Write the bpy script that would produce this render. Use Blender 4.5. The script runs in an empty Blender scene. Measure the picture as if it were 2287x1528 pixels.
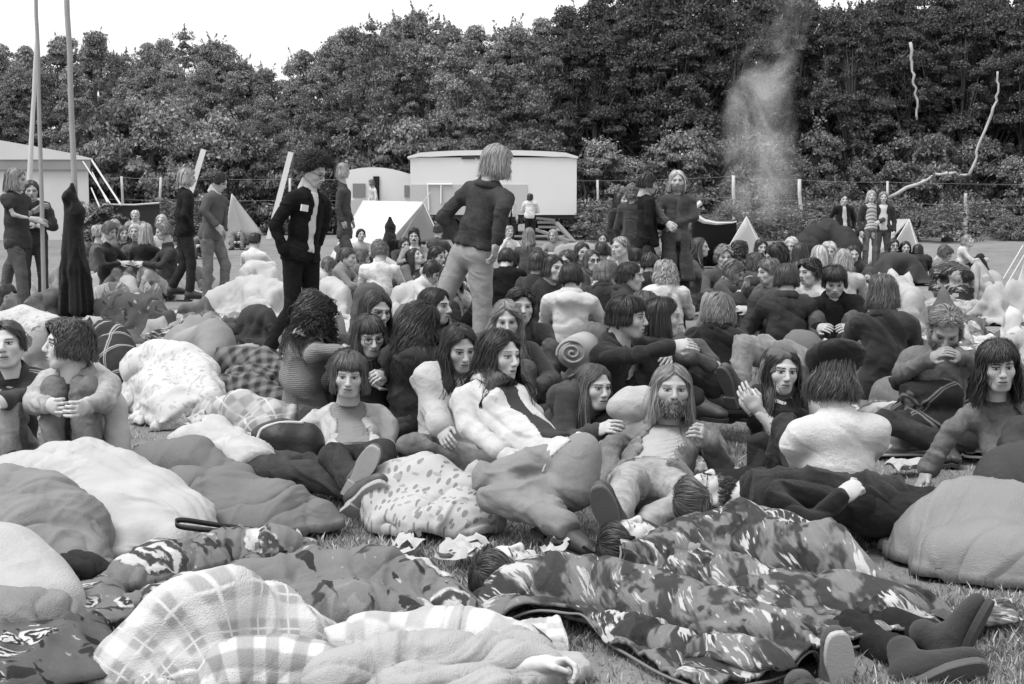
import bpy, math, random
import numpy as np
# ------------------------------------------------------------------ camera, sky, sun, exposure
SC = bpy.context.scene
PW, PH, FPX = 2287.0, 1528.0, 3176.0
CAM = np.array([0.0, 0.0, 1.2])
PITCH = math.atan((764 - 484) / FPX)
cam_d = bpy.data.cameras.new('camera'); cam_o = bpy.data.objects.new('camera', cam_d)
SC.collection.objects.link(cam_o)
cam_o.location = CAM; cam_o.rotation_euler = (math.pi / 2 - PITCH, 0, 0)
cam_d.sensor_width = 36.0; cam_d.lens = FPX / PW * 36.0; cam_d.clip_end = 2000; cam_d.clip_start = 0.05
SC.camera = cam_o
SUN_EL, SUN_AZ = math.radians(62), math.radians(-118)      # azimuth from +Y towards +X
w = bpy.data.worlds.new('World'); SC.world = w; w.use_nodes = True
nt = w.node_tree; nt.nodes.clear()
sky = nt.nodes.new('ShaderNodeTexSky'); sky.sky_type = 'NISHITA'; sky.sun_disc = False
sky.sun_elevation = SUN_EL; sky.sun_rotation = SUN_AZ; sky.air_density = 2.0; sky.dust_density = 6.0; sky.ozone_density = 1.0
bw = nt.nodes.new('ShaderNodeRGBToBW'); bg = nt.nodes.new('ShaderNodeBackground'); wo = nt.nodes.new('ShaderNodeOutputWorld')
ov = nt.nodes.new('ShaderNodeMath'); ov.operation = 'MULTIPLY_ADD'; ov.inputs[1].default_value = 0.35; ov.inputs[2].default_value = 7.0   # white overcast over the blue
nt.links.new(sky.outputs[0], bw.inputs[0]); nt.links.new(bw.outputs[0], ov.inputs[0]); nt.links.new(ov.outputs[0], bg.inputs[0]); nt.links.new(bg.outputs[0], wo.inputs[0])
bg.inputs[1].default_value = 0.12
sl = bpy.data.lights.new('sun', 'SUN'); so = bpy.data.objects.new('sun', sl); SC.collection.objects.link(so)
sl.energy = 2.4; sl.angle = math.radians(28); sl.color = (1, 1, 1)
so.rotation_euler = (math.pi / 2 - SUN_EL, 0, math.pi - SUN_AZ)
SC.view_settings.view_transform = 'Standard'; SC.view_settings.look = 'None'
SC.view_settings.exposure = 0.28; SC.view_settings.gamma = 1.0; SC.view_settings.use_curve_mapping = False
SC.cycles.max_bounces = 6; SC.cycles.diffuse_bounces = 3; SC.cycles.glossy_bounces = 2
SC.cycles.volume_bounces = 2; SC.cycles.volume_step_rate = 1.0; SC.cycles.volume_max_steps = 256

rng = np.random.default_rng(7)
# ------------------------------------------------------------------ pixels to places
def ss(a, b, x):
    t = np.clip((np.asarray(x, float) - a) / (b - a), 0, 1); return t * t * (3 - 2 * t)
def gz(y): return -0.2 * (1 - ss(6.5, 12.5, y)) + .55 * ss(28, 50, y)   # the field rises gently away from the camera
_cp, _sp = math.cos(PITCH), math.sin(PITCH)
def ray(u, v):
    x = (u - PW / 2) / FPX; d = (v - PH / 2) / FPX
    return np.array([x, _cp - d * _sp, -_sp - d * _cp])
def at(u, v, D): r = ray(u, v); return CAM + r * (D / r[1])
def G(u, v, h=0.0):
    r = ray(u, v); D = 8.0
    for _ in range(30):
        t = (h + float(gz(D)) - CAM[2]) / r[2]; D = 0.5 * D + 0.5 * t * r[1]
    return CAM + r * (D / r[1])
def px(u, D): return (u - PW / 2) / FPX * D
def ground(u, D, h=0.0): return np.array([px(u, D) * (1 - 0.0), D, float(gz(D)) + h])
def V3(*a): return np.array(a, float)
def nrm(v): v = np.asarray(v, float); return v / max(np.linalg.norm(v), 1e-9)
def Rz(a): c, s = math.cos(a), math.sin(a); return np.array([[c, -s, 0], [s, c, 0], [0, 0, 1.0]])
def Rx(a): c, s = math.cos(a), math.sin(a); return np.array([[1, 0, 0], [0, c, -s], [0, s, c.__float__()]])
def Ry(a): c, s = math.cos(a), math.sin(a); return np.array([[c, 0, s], [0, 1.0, 0], [-s, 0, c]])
rad = math.radians
# ------------------------------------------------------------------ numpy noise
_T = np.random.default_rng(3).random((32, 32, 32)).astype(np.float32)
def vn(P):
    P = np.asarray(P, np.float32); i = np.floor(P).astype(np.int32); f = P - i; f = f * f * (3 - 2 * f)
    x0, y0, z0 = (i[..., k] & 31 for k in range(3)); x1, y1, z1 = ((i[..., k] + 1) & 31 for k in range(3))
    fx, fy, fz = f[..., 0], f[..., 1], f[..., 2]
    a = _T[x0, y0, z0] * (1 - fx) + _T[x1, y0, z0] * fx; b = _T[x0, y1, z0] * (1 - fx) + _T[x1, y1, z0] * fx
    c = _T[x0, y0, z1] * (1 - fx) + _T[x1, y0, z1] * fx; d = _T[x0, y1, z1] * (1 - fx) + _T[x1, y1, z1] * fx
    return (a * (1 - fy) + b * fy) * (1 - fz) + (c * (1 - fy) + d * fy) * fz
def ridge(P): return 1 - np.abs(2 * vn(P) - 1)
# ------------------------------------------------------------------ meshes
def mesh(name, V, F, smooth=True, attrs=None, midx=None):
    me = bpy.data.meshes.new(name); V = np.ascontiguousarray(V, np.float32)
    F = F if isinstance(F, list) else [F]; F = [np.asarray(f, np.int32) for f in F if len(f)]
    me.vertices.add(len(V)); me.vertices.foreach_set('co', V.ravel())
    lo = np.concatenate([f.ravel() for f in F]) if F else np.zeros(0, np.int32)
    cnt = np.concatenate([np.full(len(f), f.shape[1], np.int32) for f in F]) if F else np.zeros(0, np.int32)
    me.loops.add(len(lo)); me.loops.foreach_set('vertex_index', lo)
    me.polygons.add(len(cnt)); st = np.zeros(len(cnt), np.int32)
    if len(cnt): st[1:] = np.cumsum(cnt)[:-1]
    me.polygons.foreach_set('loop_start', st); me.polygons.foreach_set('loop_total', cnt)
    me.polygons.foreach_set('use_smooth', np.full(len(cnt), smooth, bool))
    if midx is not None: me.polygons.foreach_set('material_index', np.asarray(midx, np.int32))
    for k, a in (attrs or {}).items():
        a = np.asarray(a, np.float32)
        if a.ndim == 1: me.attributes.new(k, 'FLOAT', 'POINT').data.foreach_set('value', a)
        else: me.attributes.new(k, 'FLOAT_VECTOR', 'POINT').data.foreach_set('vector', np.ascontiguousarray(a).ravel())
    me.update(calc_edges=True); return me
def link(name, me, mats, parent=None, loc=None):
    for m in (mats if isinstance(mats, (list, tuple)) else [mats]):
        me.materials.append(m)
    o = bpy.data.objects.new(name, me); SC.collection.objects.link(o)
    if parent is not None: o.parent = parent
    if loc is not None: o.location = loc
    return o
def tag(o, label, cat, group=None, kind=None):
    o['label'] = label; o['category'] = cat
    if group: o['group'] = group
    if kind: o['kind'] = kind
    return o
def thing(name, label, cat, loc, group=None):
    o = bpy.data.objects.new(name, None); SC.collection.objects.link(o); o.empty_display_size = 0.1
    o.location = loc; return tag(o, label, cat, group)
def dup(root, loc, rz=0.0, sc=1.0, label=None):
    r = root.copy(); SC.collection.objects.link(r); r.location = loc; r.rotation_euler = (0, 0, rz)
    r.scale = sc if hasattr(sc, '__len__') else (sc,) * 3
    if label: r['label'] = label
    for ch in list(root.children):
        c = ch.copy(); SC.collection.objects.link(c); c.parent = r
        for g in ch.children:
            d = g.copy(); SC.collection.objects.link(d); d.parent = c
    return r
class MB:
    """collects boxes, tubes and sheets and makes one mesh"""
    def __init__(s): s.V = []; s.F3 = []; s.F4 = []; s.n = 0
    def add(s, V, q=None, t=None):
        V = np.asarray(V, float).reshape(-1, 3)
        if q is not None and len(q): s.F4.append(np.asarray(q) + s.n)
        if t is not None and len(t): s.F3.append(np.asarray(t) + s.n)
        s.V.append(V); s.n += len(V); return s
    def box(s, c, size, R=None):
        h = np.asarray(size, float) / 2
        P = np.array([[x, y, z] for x in (-1, 1) for y in (-1, 1) for z in (-1, 1)], float) * h
        if R is not None: P = P @ np.asarray(R).T
        return s.add(P + np.asarray(c), [[0, 1, 3, 2], [4, 6, 7, 5], [0, 4, 5, 1], [2, 3, 7, 6], [0, 2, 6, 4], [1, 5, 7, 3]])
    def tube(s, pts, rr, n=8, cap=True):
        pts = np.asarray(pts, float); m = len(pts); rr = np.broadcast_to(np.asarray(rr, float), (m,))
        t = np.gradient(pts, axis=0); t /= np.maximum(np.linalg.norm(t, axis=1), 1e-9)[:, None]
        ref = np.where(np.abs(t[:, 2:3]) > 0.9, [[1.0, 0, 0]], [[0, 0, 1.0]])
        if abs(t[:, 2]).max() > 0.9: ref = np.tile([[1.0, 0.13, 0]], (m, 1))
        a = np.cross(t, ref); a /= np.maximum(np.linalg.norm(a, axis=1), 1e-9)[:, None]; b = np.cross(t, a)
        an = np.arange(n) / n * 2 * math.pi
        P = pts[:, None] + rr[:, None, None] * (np.cos(an)[None, :, None] * a[:, None] + np.sin(an)[None, :, None] * b[:, None])
        i = np.arange(m - 1)[:, None] * n; j = np.arange(n)[None]; k = (j + 1) % n
        q = np.stack([i + j, i + k, i + n + k, i + n + j], -1).reshape(-1, 4)[:, ::-1]
        V = P.reshape(-1, 3); tr = []
        if cap:
            V = np.vstack([V, pts[0], pts[-1]]); jj = np.arange(n); kk = (jj + 1) % n
            tr = np.vstack([np.stack([jj, np.full(n, m * n), kk], -1)[:, ::-1], np.stack([(m - 1) * n + jj, np.full(n, m * n + 1), (m - 1) * n + kk], -1)])
        return s.add(V, q, tr)
    def get(s):
        F = []
        if s.F4: F.append(np.vstack(s.F4))
        if s.F3: F.append(np.vstack(s.F3))
        return np.vstack(s.V), F
    def build(s, name, m, parent=None, base=None, smooth=False):
        V, F = s.get()
        if base is not None: V = V - np.asarray(base)
        return link(name, mesh(name, V, F, smooth), m, parent)
# ------------------------------------------------------------------ signed-distance modelling
class Vol:
    def __init__(s, lo, hi, h):
        s.lo = np.asarray(lo, float); s.h = h; s.n = np.maximum(np.ceil((np.asarray(hi) - s.lo) / h).astype(int) + 1, 4)
        s.d = np.full(tuple(s.n), 0.2, np.float32)
    def reg(s, lo, hi):
        i0 = np.clip(np.floor((np.asarray(lo) - s.lo) / s.h).astype(int), 0, s.n); i1 = np.clip(np.ceil((np.asarray(hi) - s.lo) / s.h).astype(int) + 1, 0, s.n)
        if (i1 <= i0).any(): return None, None
        sl = tuple(slice(a, b) for a, b in zip(i0, i1))
        ax = [(s.lo[k] + np.arange(i0[k], i1[k]) * s.h).astype(np.float32) for k in range(3)]
        return sl, ax
    def blend(s, sl, d, k):
        a = s.d[sl]
        if k <= 0: s.d[sl] = np.minimum(a, d); return
        h = np.maximum(k - np.abs(a - d), 0) / k; s.d[sl] = np.minimum(a, d) - h * h * (k * 0.25)
    def carve(s, sl, d, k):                        # smooth subtraction of d
        a = s.d[sl]; d = -d
        h = np.maximum(k - np.abs(a - d), 0) / max(k, 1e-6); s.d[sl] = np.maximum(a, d) + h * h * (k * 0.25)
    def cone(s, a, b, ra, rb, k=0.03, wide=None, sub=False):
        a = np.asarray(a, float); b = np.asarray(b, float); R = max(ra, rb) * (1 if wide is None else 1 / wide[1]) + k + 2 * s.h
        sl, ax = s.reg(np.minimum(a, b) - R, np.maximum(a, b) + R)
        if sl is None: return s
        X, Y, Z = ax[0][:, None, None] - a[0], ax[1][None, :, None] - a[1], ax[2][None, None, :] - a[2]
        ab = b - a; L2 = max(ab @ ab, 1e-9)
        t = np.clip((X * ab[0] + Y * ab[1] + Z * ab[2]) / L2, 0, 1)
        X = X - t * ab[0]; Y = Y - t * ab[1]; Z = Z - t * ab[2]
        q = X * X + Y * Y + Z * Z
        if wide is not None:
            l = wide[0]; g = X * l[0] + Y * l[1] + Z * l[2]; q = q - g * g * (1 - wide[1] ** 2)
        d = np.sqrt(np.maximum(q, 0)) - (ra + (rb - ra) * t)
        (s.carve if sub else s.blend)(sl, d, k); return s
    def ell(s, c, r, k=0.02, R=None, sub=False):
        c = np.asarray(c, float); r = np.asarray(r, float); m = r.max() + k + 2 * s.h
        sl, ax = s.reg(c - m, c + m)
        if sl is None: return s
        X, Y, Z = ax[0][:, None, None] - c[0], ax[1][None, :, None] - c[1], ax[2][None, None, :] - c[2]
        if R is not None:
            R = np.asarray(R); X, Y, Z = (X * R[0, i] + Y * R[1, i] + Z * R[2, i] for i in range(3))
        k0 = np.sqrt((X / r[0]) ** 2 + (Y / r[1]) ** 2 + (Z / r[2]) ** 2)
        k1 = np.sqrt((X / r[0] ** 2) ** 2 + (Y / r[1] ** 2) ** 2 + (Z / r[2] ** 2) ** 2)
        d = k0 * (k0 - 1) / np.maximum(k1, 1e-6)
        (s.carve if sub else s.blend)(sl, d, k); return s
    def half(s, p, n, k=0.0):                      # keep the side n points away from
        n = nrm(n); sl, ax = s.reg(s.lo, s.lo + s.n * s.h)
        d = (ax[0][:, None, None] - p[0]) * n[0] + (ax[1][None, :, None] - p[1]) * n[1] + (ax[2][None, None, :] - p[2]) * n[2]
        s.d[sl] = np.maximum(s.d[sl], d); return s
    def nets(s):
        d = s.d; d[0] = d[-1] = 0.2; d[:, 0] = d[:, -1] = 0.2; d[:, :, 0] = d[:, :, -1] = 0.2
        S = d < 0; c = np.zeros(tuple(s.n - 1), np.int8)
        off = [(i, j, k) for i in (0, 1) for j in (0, 1) for k in (0, 1)]
        sh = lambda A, o: A[o[0]:A.shape[0] - 1 + o[0], o[1]:A.shape[1] - 1 + o[1], o[2]:A.shape[2] - 1 + o[2]]
        for o in off: c += sh(S, o)
        act = np.argwhere((c > 0) & (c < 8))
        if len(act) == 0: return np.zeros((0, 3)), np.zeros((0, 4), int)
        idx = np.full(tuple(s.n), -1, np.int32); idx[act[:, 0], act[:, 1], act[:, 2]] = np.arange(len(act))
        cv = [d[act[:, 0] + o[0], act[:, 1] + o[1], act[:, 2] + o[2]] for o in off]
        acc = np.zeros((len(act), 3)); cnt = np.zeros(len(act))
        for a in range(8):
            for b in range(a + 1, 8):
                df = np.array(off[b]) - np.array(off[a])
                if np.abs(df).sum() != 1: continue
                m = (cv[a] < 0) != (cv[b] < 0); t = cv[a] / np.where(m, cv[a] - cv[b], 1)
                acc += np.where(m[:, None], np.array(off[a])[None] + t[:, None] * df[None], 0); cnt += m
        V = s.lo + (act + acc / np.maximum(cnt, 1)[:, None]) * s.h
        Q = []
        for axi in range(3):
            o1, o2 = [(1, 2), (2, 0), (0, 1)][axi]
            n = list(S.shape); A = S; B = np.roll(S, -1, axi)
            m = A != B; sl = [slice(1, -1)] * 3; 
            e = np.argwhere(m[tuple(sl)]) + 1
            if not len(e): continue
            def cell(da, db):
                f = e.copy(); f[:, o1] -= da; f[:, o2] -= db; return idx[f[:, 0], f[:, 1], f[:, 2]]
            q = np.stack([cell(1, 1), cell(0, 1), cell(0, 0), cell(1, 0)], -1)
            ins = A[e[:, 0], e[:, 1], e[:, 2]]
            q[~ins] = q[~ins][:, ::-1]; Q.append(q[(q >= 0).all(1)])
        return V, np.vstack(Q)
def vnormals(V, Q):
    N = np.zeros_like(V); n = np.cross(V[Q[:, 2]] - V[Q[:, 0]], V[Q[:, 3 if Q.shape[1] > 3 else 1]] - V[Q[:, 1]])
    if Q.shape[1] == 3: n = np.cross(V[Q[:, 1]] - V[Q[:, 0]], V[Q[:, 2]] - V[Q[:, 0]])
    for i in range(Q.shape[1]): np.add.at(N, Q[:, i], n)
    return N / np.maximum(np.linalg.norm(N, axis=1), 1e-12)[:, None]
def relax(V, Q, n=1, f=0.5):
    for _ in range(n):
        A = np.zeros_like(V); c = np.zeros(len(V))
        for i in range(4):
            j = (i + 1) % 4
            np.add.at(A, Q[:, i], V[Q[:, j]]); np.add.at(A, Q[:, j], V[Q[:, i]]); np.add.at(c, Q[:, i], 1); np.add.at(c, Q[:, j], 1)
        V = V * (1 - f) + f * A / np.maximum(c, 1)[:, None]
    return V
def wrinkle(V, Q, amp, seed=0, f=9.0, aniso=None):
    """narrow creases and a few soft folds, drawn out along one direction, pushed into the surface along its normals"""
    N = vnormals(V, Q); a = seed * 1.9 + .4; c, s_ = math.cos(a), math.sin(a)
    P = np.stack([V[:, 0] * c + V[:, 1] * s_, (-V[:, 0] * s_ + V[:, 1] * c) * .6, V[:, 2] * .95 + V[:, 0] * .5], -1) + seed * 7.31
    if aniso is not None: P = V * np.asarray(aniso) + seed * 7.31
    W = P + np.stack([vn(P * 4 + k * 11.7) for k in range(3)], -1) * 0.28
    g = np.clip(vn(P * f * .33 + 3) * 2.2 - .5, .15, 1)
    d = ridge(W * f) ** 5 * .55 - ridge(W * f * .8 + 9) ** 7 * .6 + ridge(W * f * 1.9 + 5) ** 4 * .3 * g - ridge(W * f * 2.7 + 2) ** 5 * .2 * g
    return V + N * ((d - .05) * np.asarray(amp))[:, None] if np.ndim(amp) else V + N * ((d - .05) * amp)[:, None]
# ------------------------------------------------------------------ materials (all procedural, all grey: the place is seen in black and white)
class X:
    """a little algebra over shader sockets"""
    nt = None
    def __init__(s, o): s.o = o
    @staticmethod
    def m(op, *a, clamp=False):
        n = X.nt.nodes.new('ShaderNodeMath'); n.operation = op; n.use_clamp = clamp
        for i, q in enumerate(a):
            if isinstance(q, X): X.nt.links.new(q.o, n.inputs[i])
            else: n.inputs[i].default_value = q
        return X(n.outputs[0])
    def __add__(s, o): return X.m('ADD', s, o)
    __radd__ = __add__
    def __sub__(s, o): return X.m('SUBTRACT', s, o)
    def __rsub__(s, o): return X.m('SUBTRACT', o, s)
    def __mul__(s, o): return X.m('MULTIPLY', s, o)
    __rmul__ = __mul__
    def __truediv__(s, o): return X.m('DIVIDE', s, o)
def fr(x): return X.m('FRACT', x)
def sn(x): return X.m('SINE', x)
def ab(x): return X.m('ABSOLUTE', x)
def mx(a, b): return X.m('MAXIMUM', a, b)
def mn(a, b): return X.m('MINIMUM', a, b)
def sst(lo, hi, x):
    n = X.nt.nodes.new('ShaderNodeMapRange'); n.interpolation_type = 'SMOOTHSTEP'
    X.nt.links.new(x.o, n.inputs[0]); n.inputs[1].default_value = lo; n.inputs[2].default_value = hi
    return X(n.outputs[0])
def mixv(a, b, t): return a + (b - a) * t if isinstance(t, X) else a
def comb(x, y, z=0.0):
    n = X.nt.nodes.new('ShaderNodeCombineXYZ')
    for i, q in enumerate((x, y, z)):
        if isinstance(q, X): X.nt.links.new(q.o, n.inputs[i])
        else: n.inputs[i].default_value = q
    return X(n.outputs[0])
def noise(vec, scale, detail=3.0, rough=0.55, dist=0.0):
    n = X.nt.nodes.new('ShaderNodeTexNoise'); X.nt.links.new(vec.o, n.inputs['Vector'])
    n.inputs['Scale'].default_value = scale; n.inputs['Detail'].default_value = detail
    n.inputs['Roughness'].default_value = rough; n.inputs['Distortion'].default_value = dist
    return X(n.outputs[0])
def rnoise(vec, scale, detail=4.0, dist=0.6):
    n = X.nt.nodes.new('ShaderNodeTexNoise'); n.noise_type = 'RIDGED_MULTIFRACTAL'; n.normalize = True; X.nt.links.new(vec.o, n.inputs['Vector'])
    n.inputs['Scale'].default_value = scale; n.inputs['Detail'].default_value = detail; n.inputs['Roughness'].default_value = .5; n.inputs['Distortion'].default_value = dist
    return X(n.outputs[0])
def vor(vec, scale, rnd=1.0, feat='F1'):
    n = X.nt.nodes.new('ShaderNodeTexVoronoi'); n.feature = feat; X.nt.links.new(vec.o, n.inputs['Vector'])
    n.inputs['Scale'].default_value = scale; n.inputs['Randomness'].default_value = rnd
    return n
def sep(v):
    n = X.nt.nodes.new('ShaderNodeSeparateXYZ'); X.nt.links.new(v.o, n.inputs[0]); return [X(n.outputs[i]) for i in range(3)]
def attr(nm, out=1):
    n = X.nt.nodes.new('ShaderNodeAttribute'); n.attribute_name = nm; return X(n.outputs[out])
def objco(): n = X.nt.nodes.new('ShaderNodeTexCoord'); return X(n.outputs['Object'])
def vsub(a, b, op='SUBTRACT'):
    n = X.nt.nodes.new('ShaderNodeVectorMath'); n.operation = op; X.nt.links.new(a.o, n.inputs[0]); X.nt.links.new(b.o, n.inputs[1]); return X(n.outputs[0])
_bp = lambda: rnoise(attr('pat'), 4.5, 4, .9) * 1.6 + rnoise(attr('pat'), 13, 3, .7) * .6 + noise(attr('pat'), 40, 4, .6) * .5 + noise(attr('pat'), 280, 2) * .4
_MC = {}
ALB = .8                     # one darkroom-free albedo scale for all painted and woven surfaces
def mat(name, fn, rough=0.85, bump=None, bs=0.3, spec=0.25, sheen=0.0, trans=0.0, key=None, bd=.014):
    k = key or name
    if k in _MC: return _MC[k]
    m = bpy.data.materials.new(name); m.use_nodes = True; X.nt = m.node_tree
    b = X.nt.nodes['Principled BSDF']; b.inputs['Roughness'].default_value = rough; b.inputs['Specular IOR Level'].default_value = spec
    if sheen: b.inputs['Sheen Weight'].default_value = sheen
    c = fn() if callable(fn) else fn
    if isinstance(c, X):
        cc = X.m('MULTIPLY', c, ALB, clamp=True); X.nt.links.new(cc.o, b.inputs['Base Color'])
    else: c *= ALB; b.inputs['Base Color'].default_value = (c, c, c, 1)
    if bump:
        h = bump(); n = X.nt.nodes.new('ShaderNodeBump'); n.inputs['Strength'].default_value = bs; n.inputs['Distance'].default_value = .026 if bump is _bp else bd
        X.nt.links.new(h.o, n.inputs['Height']); X.nt.links.new(n.outputs[0], b.inputs['Normal'])
    if trans:
        t = X.nt.nodes.new('ShaderNodeBsdfTranslucent'); ms = X.nt.nodes.new('ShaderNodeMixShader'); ms.inputs[0].default_value = trans
        if isinstance(c, X): X.nt.links.new(cc.o, t.inputs[0])
        else: t.inputs[0].default_value = (c, c, c, 1)
        out = [n for n in X.nt.nodes if n.type == 'OUTPUT_MATERIAL'][0]
        X.nt.links.new(b.outputs[0], ms.inputs[1]); X.nt.links.new(t.outputs[0], ms.inputs[2]); X.nt.links.new(ms.outputs[0], out.inputs[0])
    _MC[k] = m; return m
def cloth(g, kind='wool', rough=0.9):
    """plain cloth of grey g; wool is fuzzy, denim is faded and twilled, knit is ribbed, smooth is tight"""
    g = round(g, 3)
    def col():
        o = objco(); n = noise(o, 7, 4); f = noise(o, 260 if kind != 'knit' else 150, 2)
        amt = {'denim': 0.9, 'wool': 0.45, 'knit': 0.4, 'smooth': 0.25, 'leather': 0.3}[kind]
        x = g * (1 - amt * .5) + n * (g * amt)
        cr = rnoise(comb(sep(o)[0] * 9.0, sep(o)[1] * 9.0, sep(o)[2] * 16.0), 1.0, 4, .9)
        if kind == 'denim': x = x + (noise(o, 11, 8, .72) - 0.5) * (g * 2.2) + sst(.62, .85, cr) * (g * .7)
        elif kind in ('wool', 'smooth'): x = x * (.8 + noise(o, 13, 6, .7) * .4) - sst(.6, .9, cr) * (g * (.3 if kind == 'wool' else .16))  # creases painted darker, fold shade put into the wool and smooth colour
        return x * (1 - .25 * 1.0 + 0.0) + f * (g * .5) if kind != 'smooth' else x + (f - .5) * (g * .2)
    def bp():
        o = objco(); n = noise(o, 45, 4, .6)
        if kind == 'knit':
            a = sep(o); return sn(a[2] * 520.0 + n * 9.0) * 0.2 + n
        return rnoise(comb(sep(o)[0] * 6.0, sep(o)[1] * 6.0, sep(o)[2] * 13.0 + sep(o)[0] * 3.0), 1.0, 4, .8) * 1.4 + n * .5 + noise(o, 300, 2) * 0.35
    return mat('%s_cloth' % kind, col, rough=0.45 if kind == 'leather' else rough, bump=bp, bs={'smooth': .45, 'leather': .25, 'knit': .35}.get(kind, 0.6), bd=.03, sheen=0.12 if kind == 'wool' else 0, spec=.5 if kind == 'leather' else .2, key='cl%s%s' % (kind, g))
def plain(name, g, rough=0.8, var=0.3, sc=6, spec=0.3):
    def col():
        o = objco(); return g * (1 - var / 2) + noise(o, sc, 5, .6) * (g * var)
    return mat(name, col, rough=rough, spec=spec, bump=lambda: noise(objco(), sc * 8, 3), bs=.2, key='%s%s%s' % (name, g, rough))
SKIN = mat('skin', lambda: attr('tone', 2) * (0.9 + noise(objco(), 35, 3) * 0.2), rough=0.55, spec=0.35, bump=lambda: noise(objco(), 220, 3), bs=.12)
HAIR = mat('hair', lambda: attr('tone', 2), rough=0.42, spec=0.45)
FUZZ = mat('hair_matt', lambda: attr('tone', 2), rough=0.8, spec=0.2, key='fuzz')
# ---- patterned cloths; 'pat' is a cloth coordinate in metres
def _uv(rot=0.0, warp=0.0):
    p = attr('pat'); a = sep(p); u, v = a[0], a[1]
    if rot: c, s = math.cos(rot), math.sin(rot); u, v = u * c - v * s, u * s + v * c
    if warp:
        n = noise(p, 4, 2); m2 = noise(comb(v + 7.3, u, 0.0), 4, 2); u = u + (n - .5) * warp; v = v + (m2 - .5) * warp
    return u, v
def _weave(x, g=.12):
    o = attr('pat'); return x * (1 - g * .5) + noise(o, 330, 2) * (x * g)
def band(x, per, w0, w1, soft=0.06):
    f = fr(x / per); return sst(w0 - soft, w0 + soft, f) * (1 - sst(w1 - soft, w1 + soft, f))
def plaid(g0, g1, g2, per=.14, rot=0.0, line=None):
    def col():
        u, v = _uv(rot, .05)
        a = band(u, per, .15, .62); b = band(v, per, .15, .62)
        x = g0 + (g1 - g0) * a; x = x + (g1 - g0) * b + (g2 - g1) * (a * b)
        x = x + (noise(attr('pat'), 9, 4) - .5) * (.5 * max(g0, g1))
        if line is not None:
            l = mx(band(u, per, .84, .9, .02), band(v, per, .84, .9, .02)); x = x + (line - x) * l
        return _weave(x)
    return mat('plaid_cloth', col, bump=_bp, bs=.5, key='pl%s' % ((g0, g1, g2, per, rot, line),))
def windowpane(g, gl, per=.16, rot=0.0):
    def col():
        u, v = _uv(rot, .03); l = mx(band(u, per, .44, .49, .02), band(v, per, .44, .49, .02)); l = mx(l, mx(band(u, per, .54, .57, .02), band(v, per, .54, .57, .02)))
        t = sst(.3, .7, noise(attr('pat'), 8, 3)); x = g * .7 + t * g * .6
        return _weave(x + (gl - x) * l)
    return mat('windowpane_cloth', col, bump=_bp, key='wp%s' % ((g, gl, per, rot),))
def gingham(g0, g1, per=.055, rot=.3):
    def col():
        u, v = _uv(rot, .06); a = band(u, per, .25, .75, .15); b = band(v, per, .25, .75, .15)
        x = g0 + (g1 - g0) * ((a + b) * .5); return _weave(x * (.7 + noise(attr('pat'), 6, 3) * .6))
    return mat('checked_cloth', col, bump=_bp, bs=.4, key='gi%s' % ((g0, g1, per, rot),))
def stripes(g0, g1, per=.1, rot=0.0, w=.5):
    def col():
        u, v = _uv(rot, .04); return _weave(g0 + (g1 - g0) * band(u, per, .1, .1 + w, .05) + (noise(attr('pat'), 8, 3) - .5) * .15 * g0)
    return mat('striped_cloth', col, bump=_bp, key='st%s' % ((g0, g1, per, rot, w),))
def brush(dark, mid, lite, rot=.2, sc=1.0):
    """quilt cover printed with brush strokes: dark ground, mid patches, ragged pale patches, fine pale flicks"""
    def col():
        u, v = _uv(rot, .10); p = comb(u * (3.2 * sc), v * (6.5 * sc), 0.0)
        a = noise(p, 1.6, 3, .6); x = dark + (mid - dark) * sst(.46, .55, a)
        st = noise(comb(u * 10.0 * sc, v * 85.0 * sc, 3.0), 1.0, 3)
        x = x * (.72 + st * .6)
        b = noise(comb(u * 3.0 * sc + 31.0, v * 6.0 * sc, 4.0), 1.25, 4, .62) + (st - .5) * .45
        x = x + (lite - x) * sst(.56, .60, b)
        c = noise(comb(u * 4.0 * sc + 9.0, v * 5.0 * sc, 8.0), 1.5, 3) + (st - .5) * .1
        x = x + (dark * .3 - x) * (sst(.58, .62, c) * .85)
        f = vor(comb(u * 5.0 * sc, v * 14.0 * sc, 0.0), 1.4); x = x + (lite * .9 - x) * (1 - sst(.05, .085, X(f.outputs['Distance'])))
        g = vor(comb(u + 5.0, v, 0.0), 24.0 * sc); x = x + (lite * .8 - x) * ((1 - sst(.05, .1, X(g.outputs['Distance']))) * sst(.55, .6, a))
        return _weave(x, .3)
    return mat('brushstroke_cloth', col, bump=_bp, bs=.5, rough=.75, key='br%s' % ((dark, mid, lite, rot, sc),))
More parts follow.
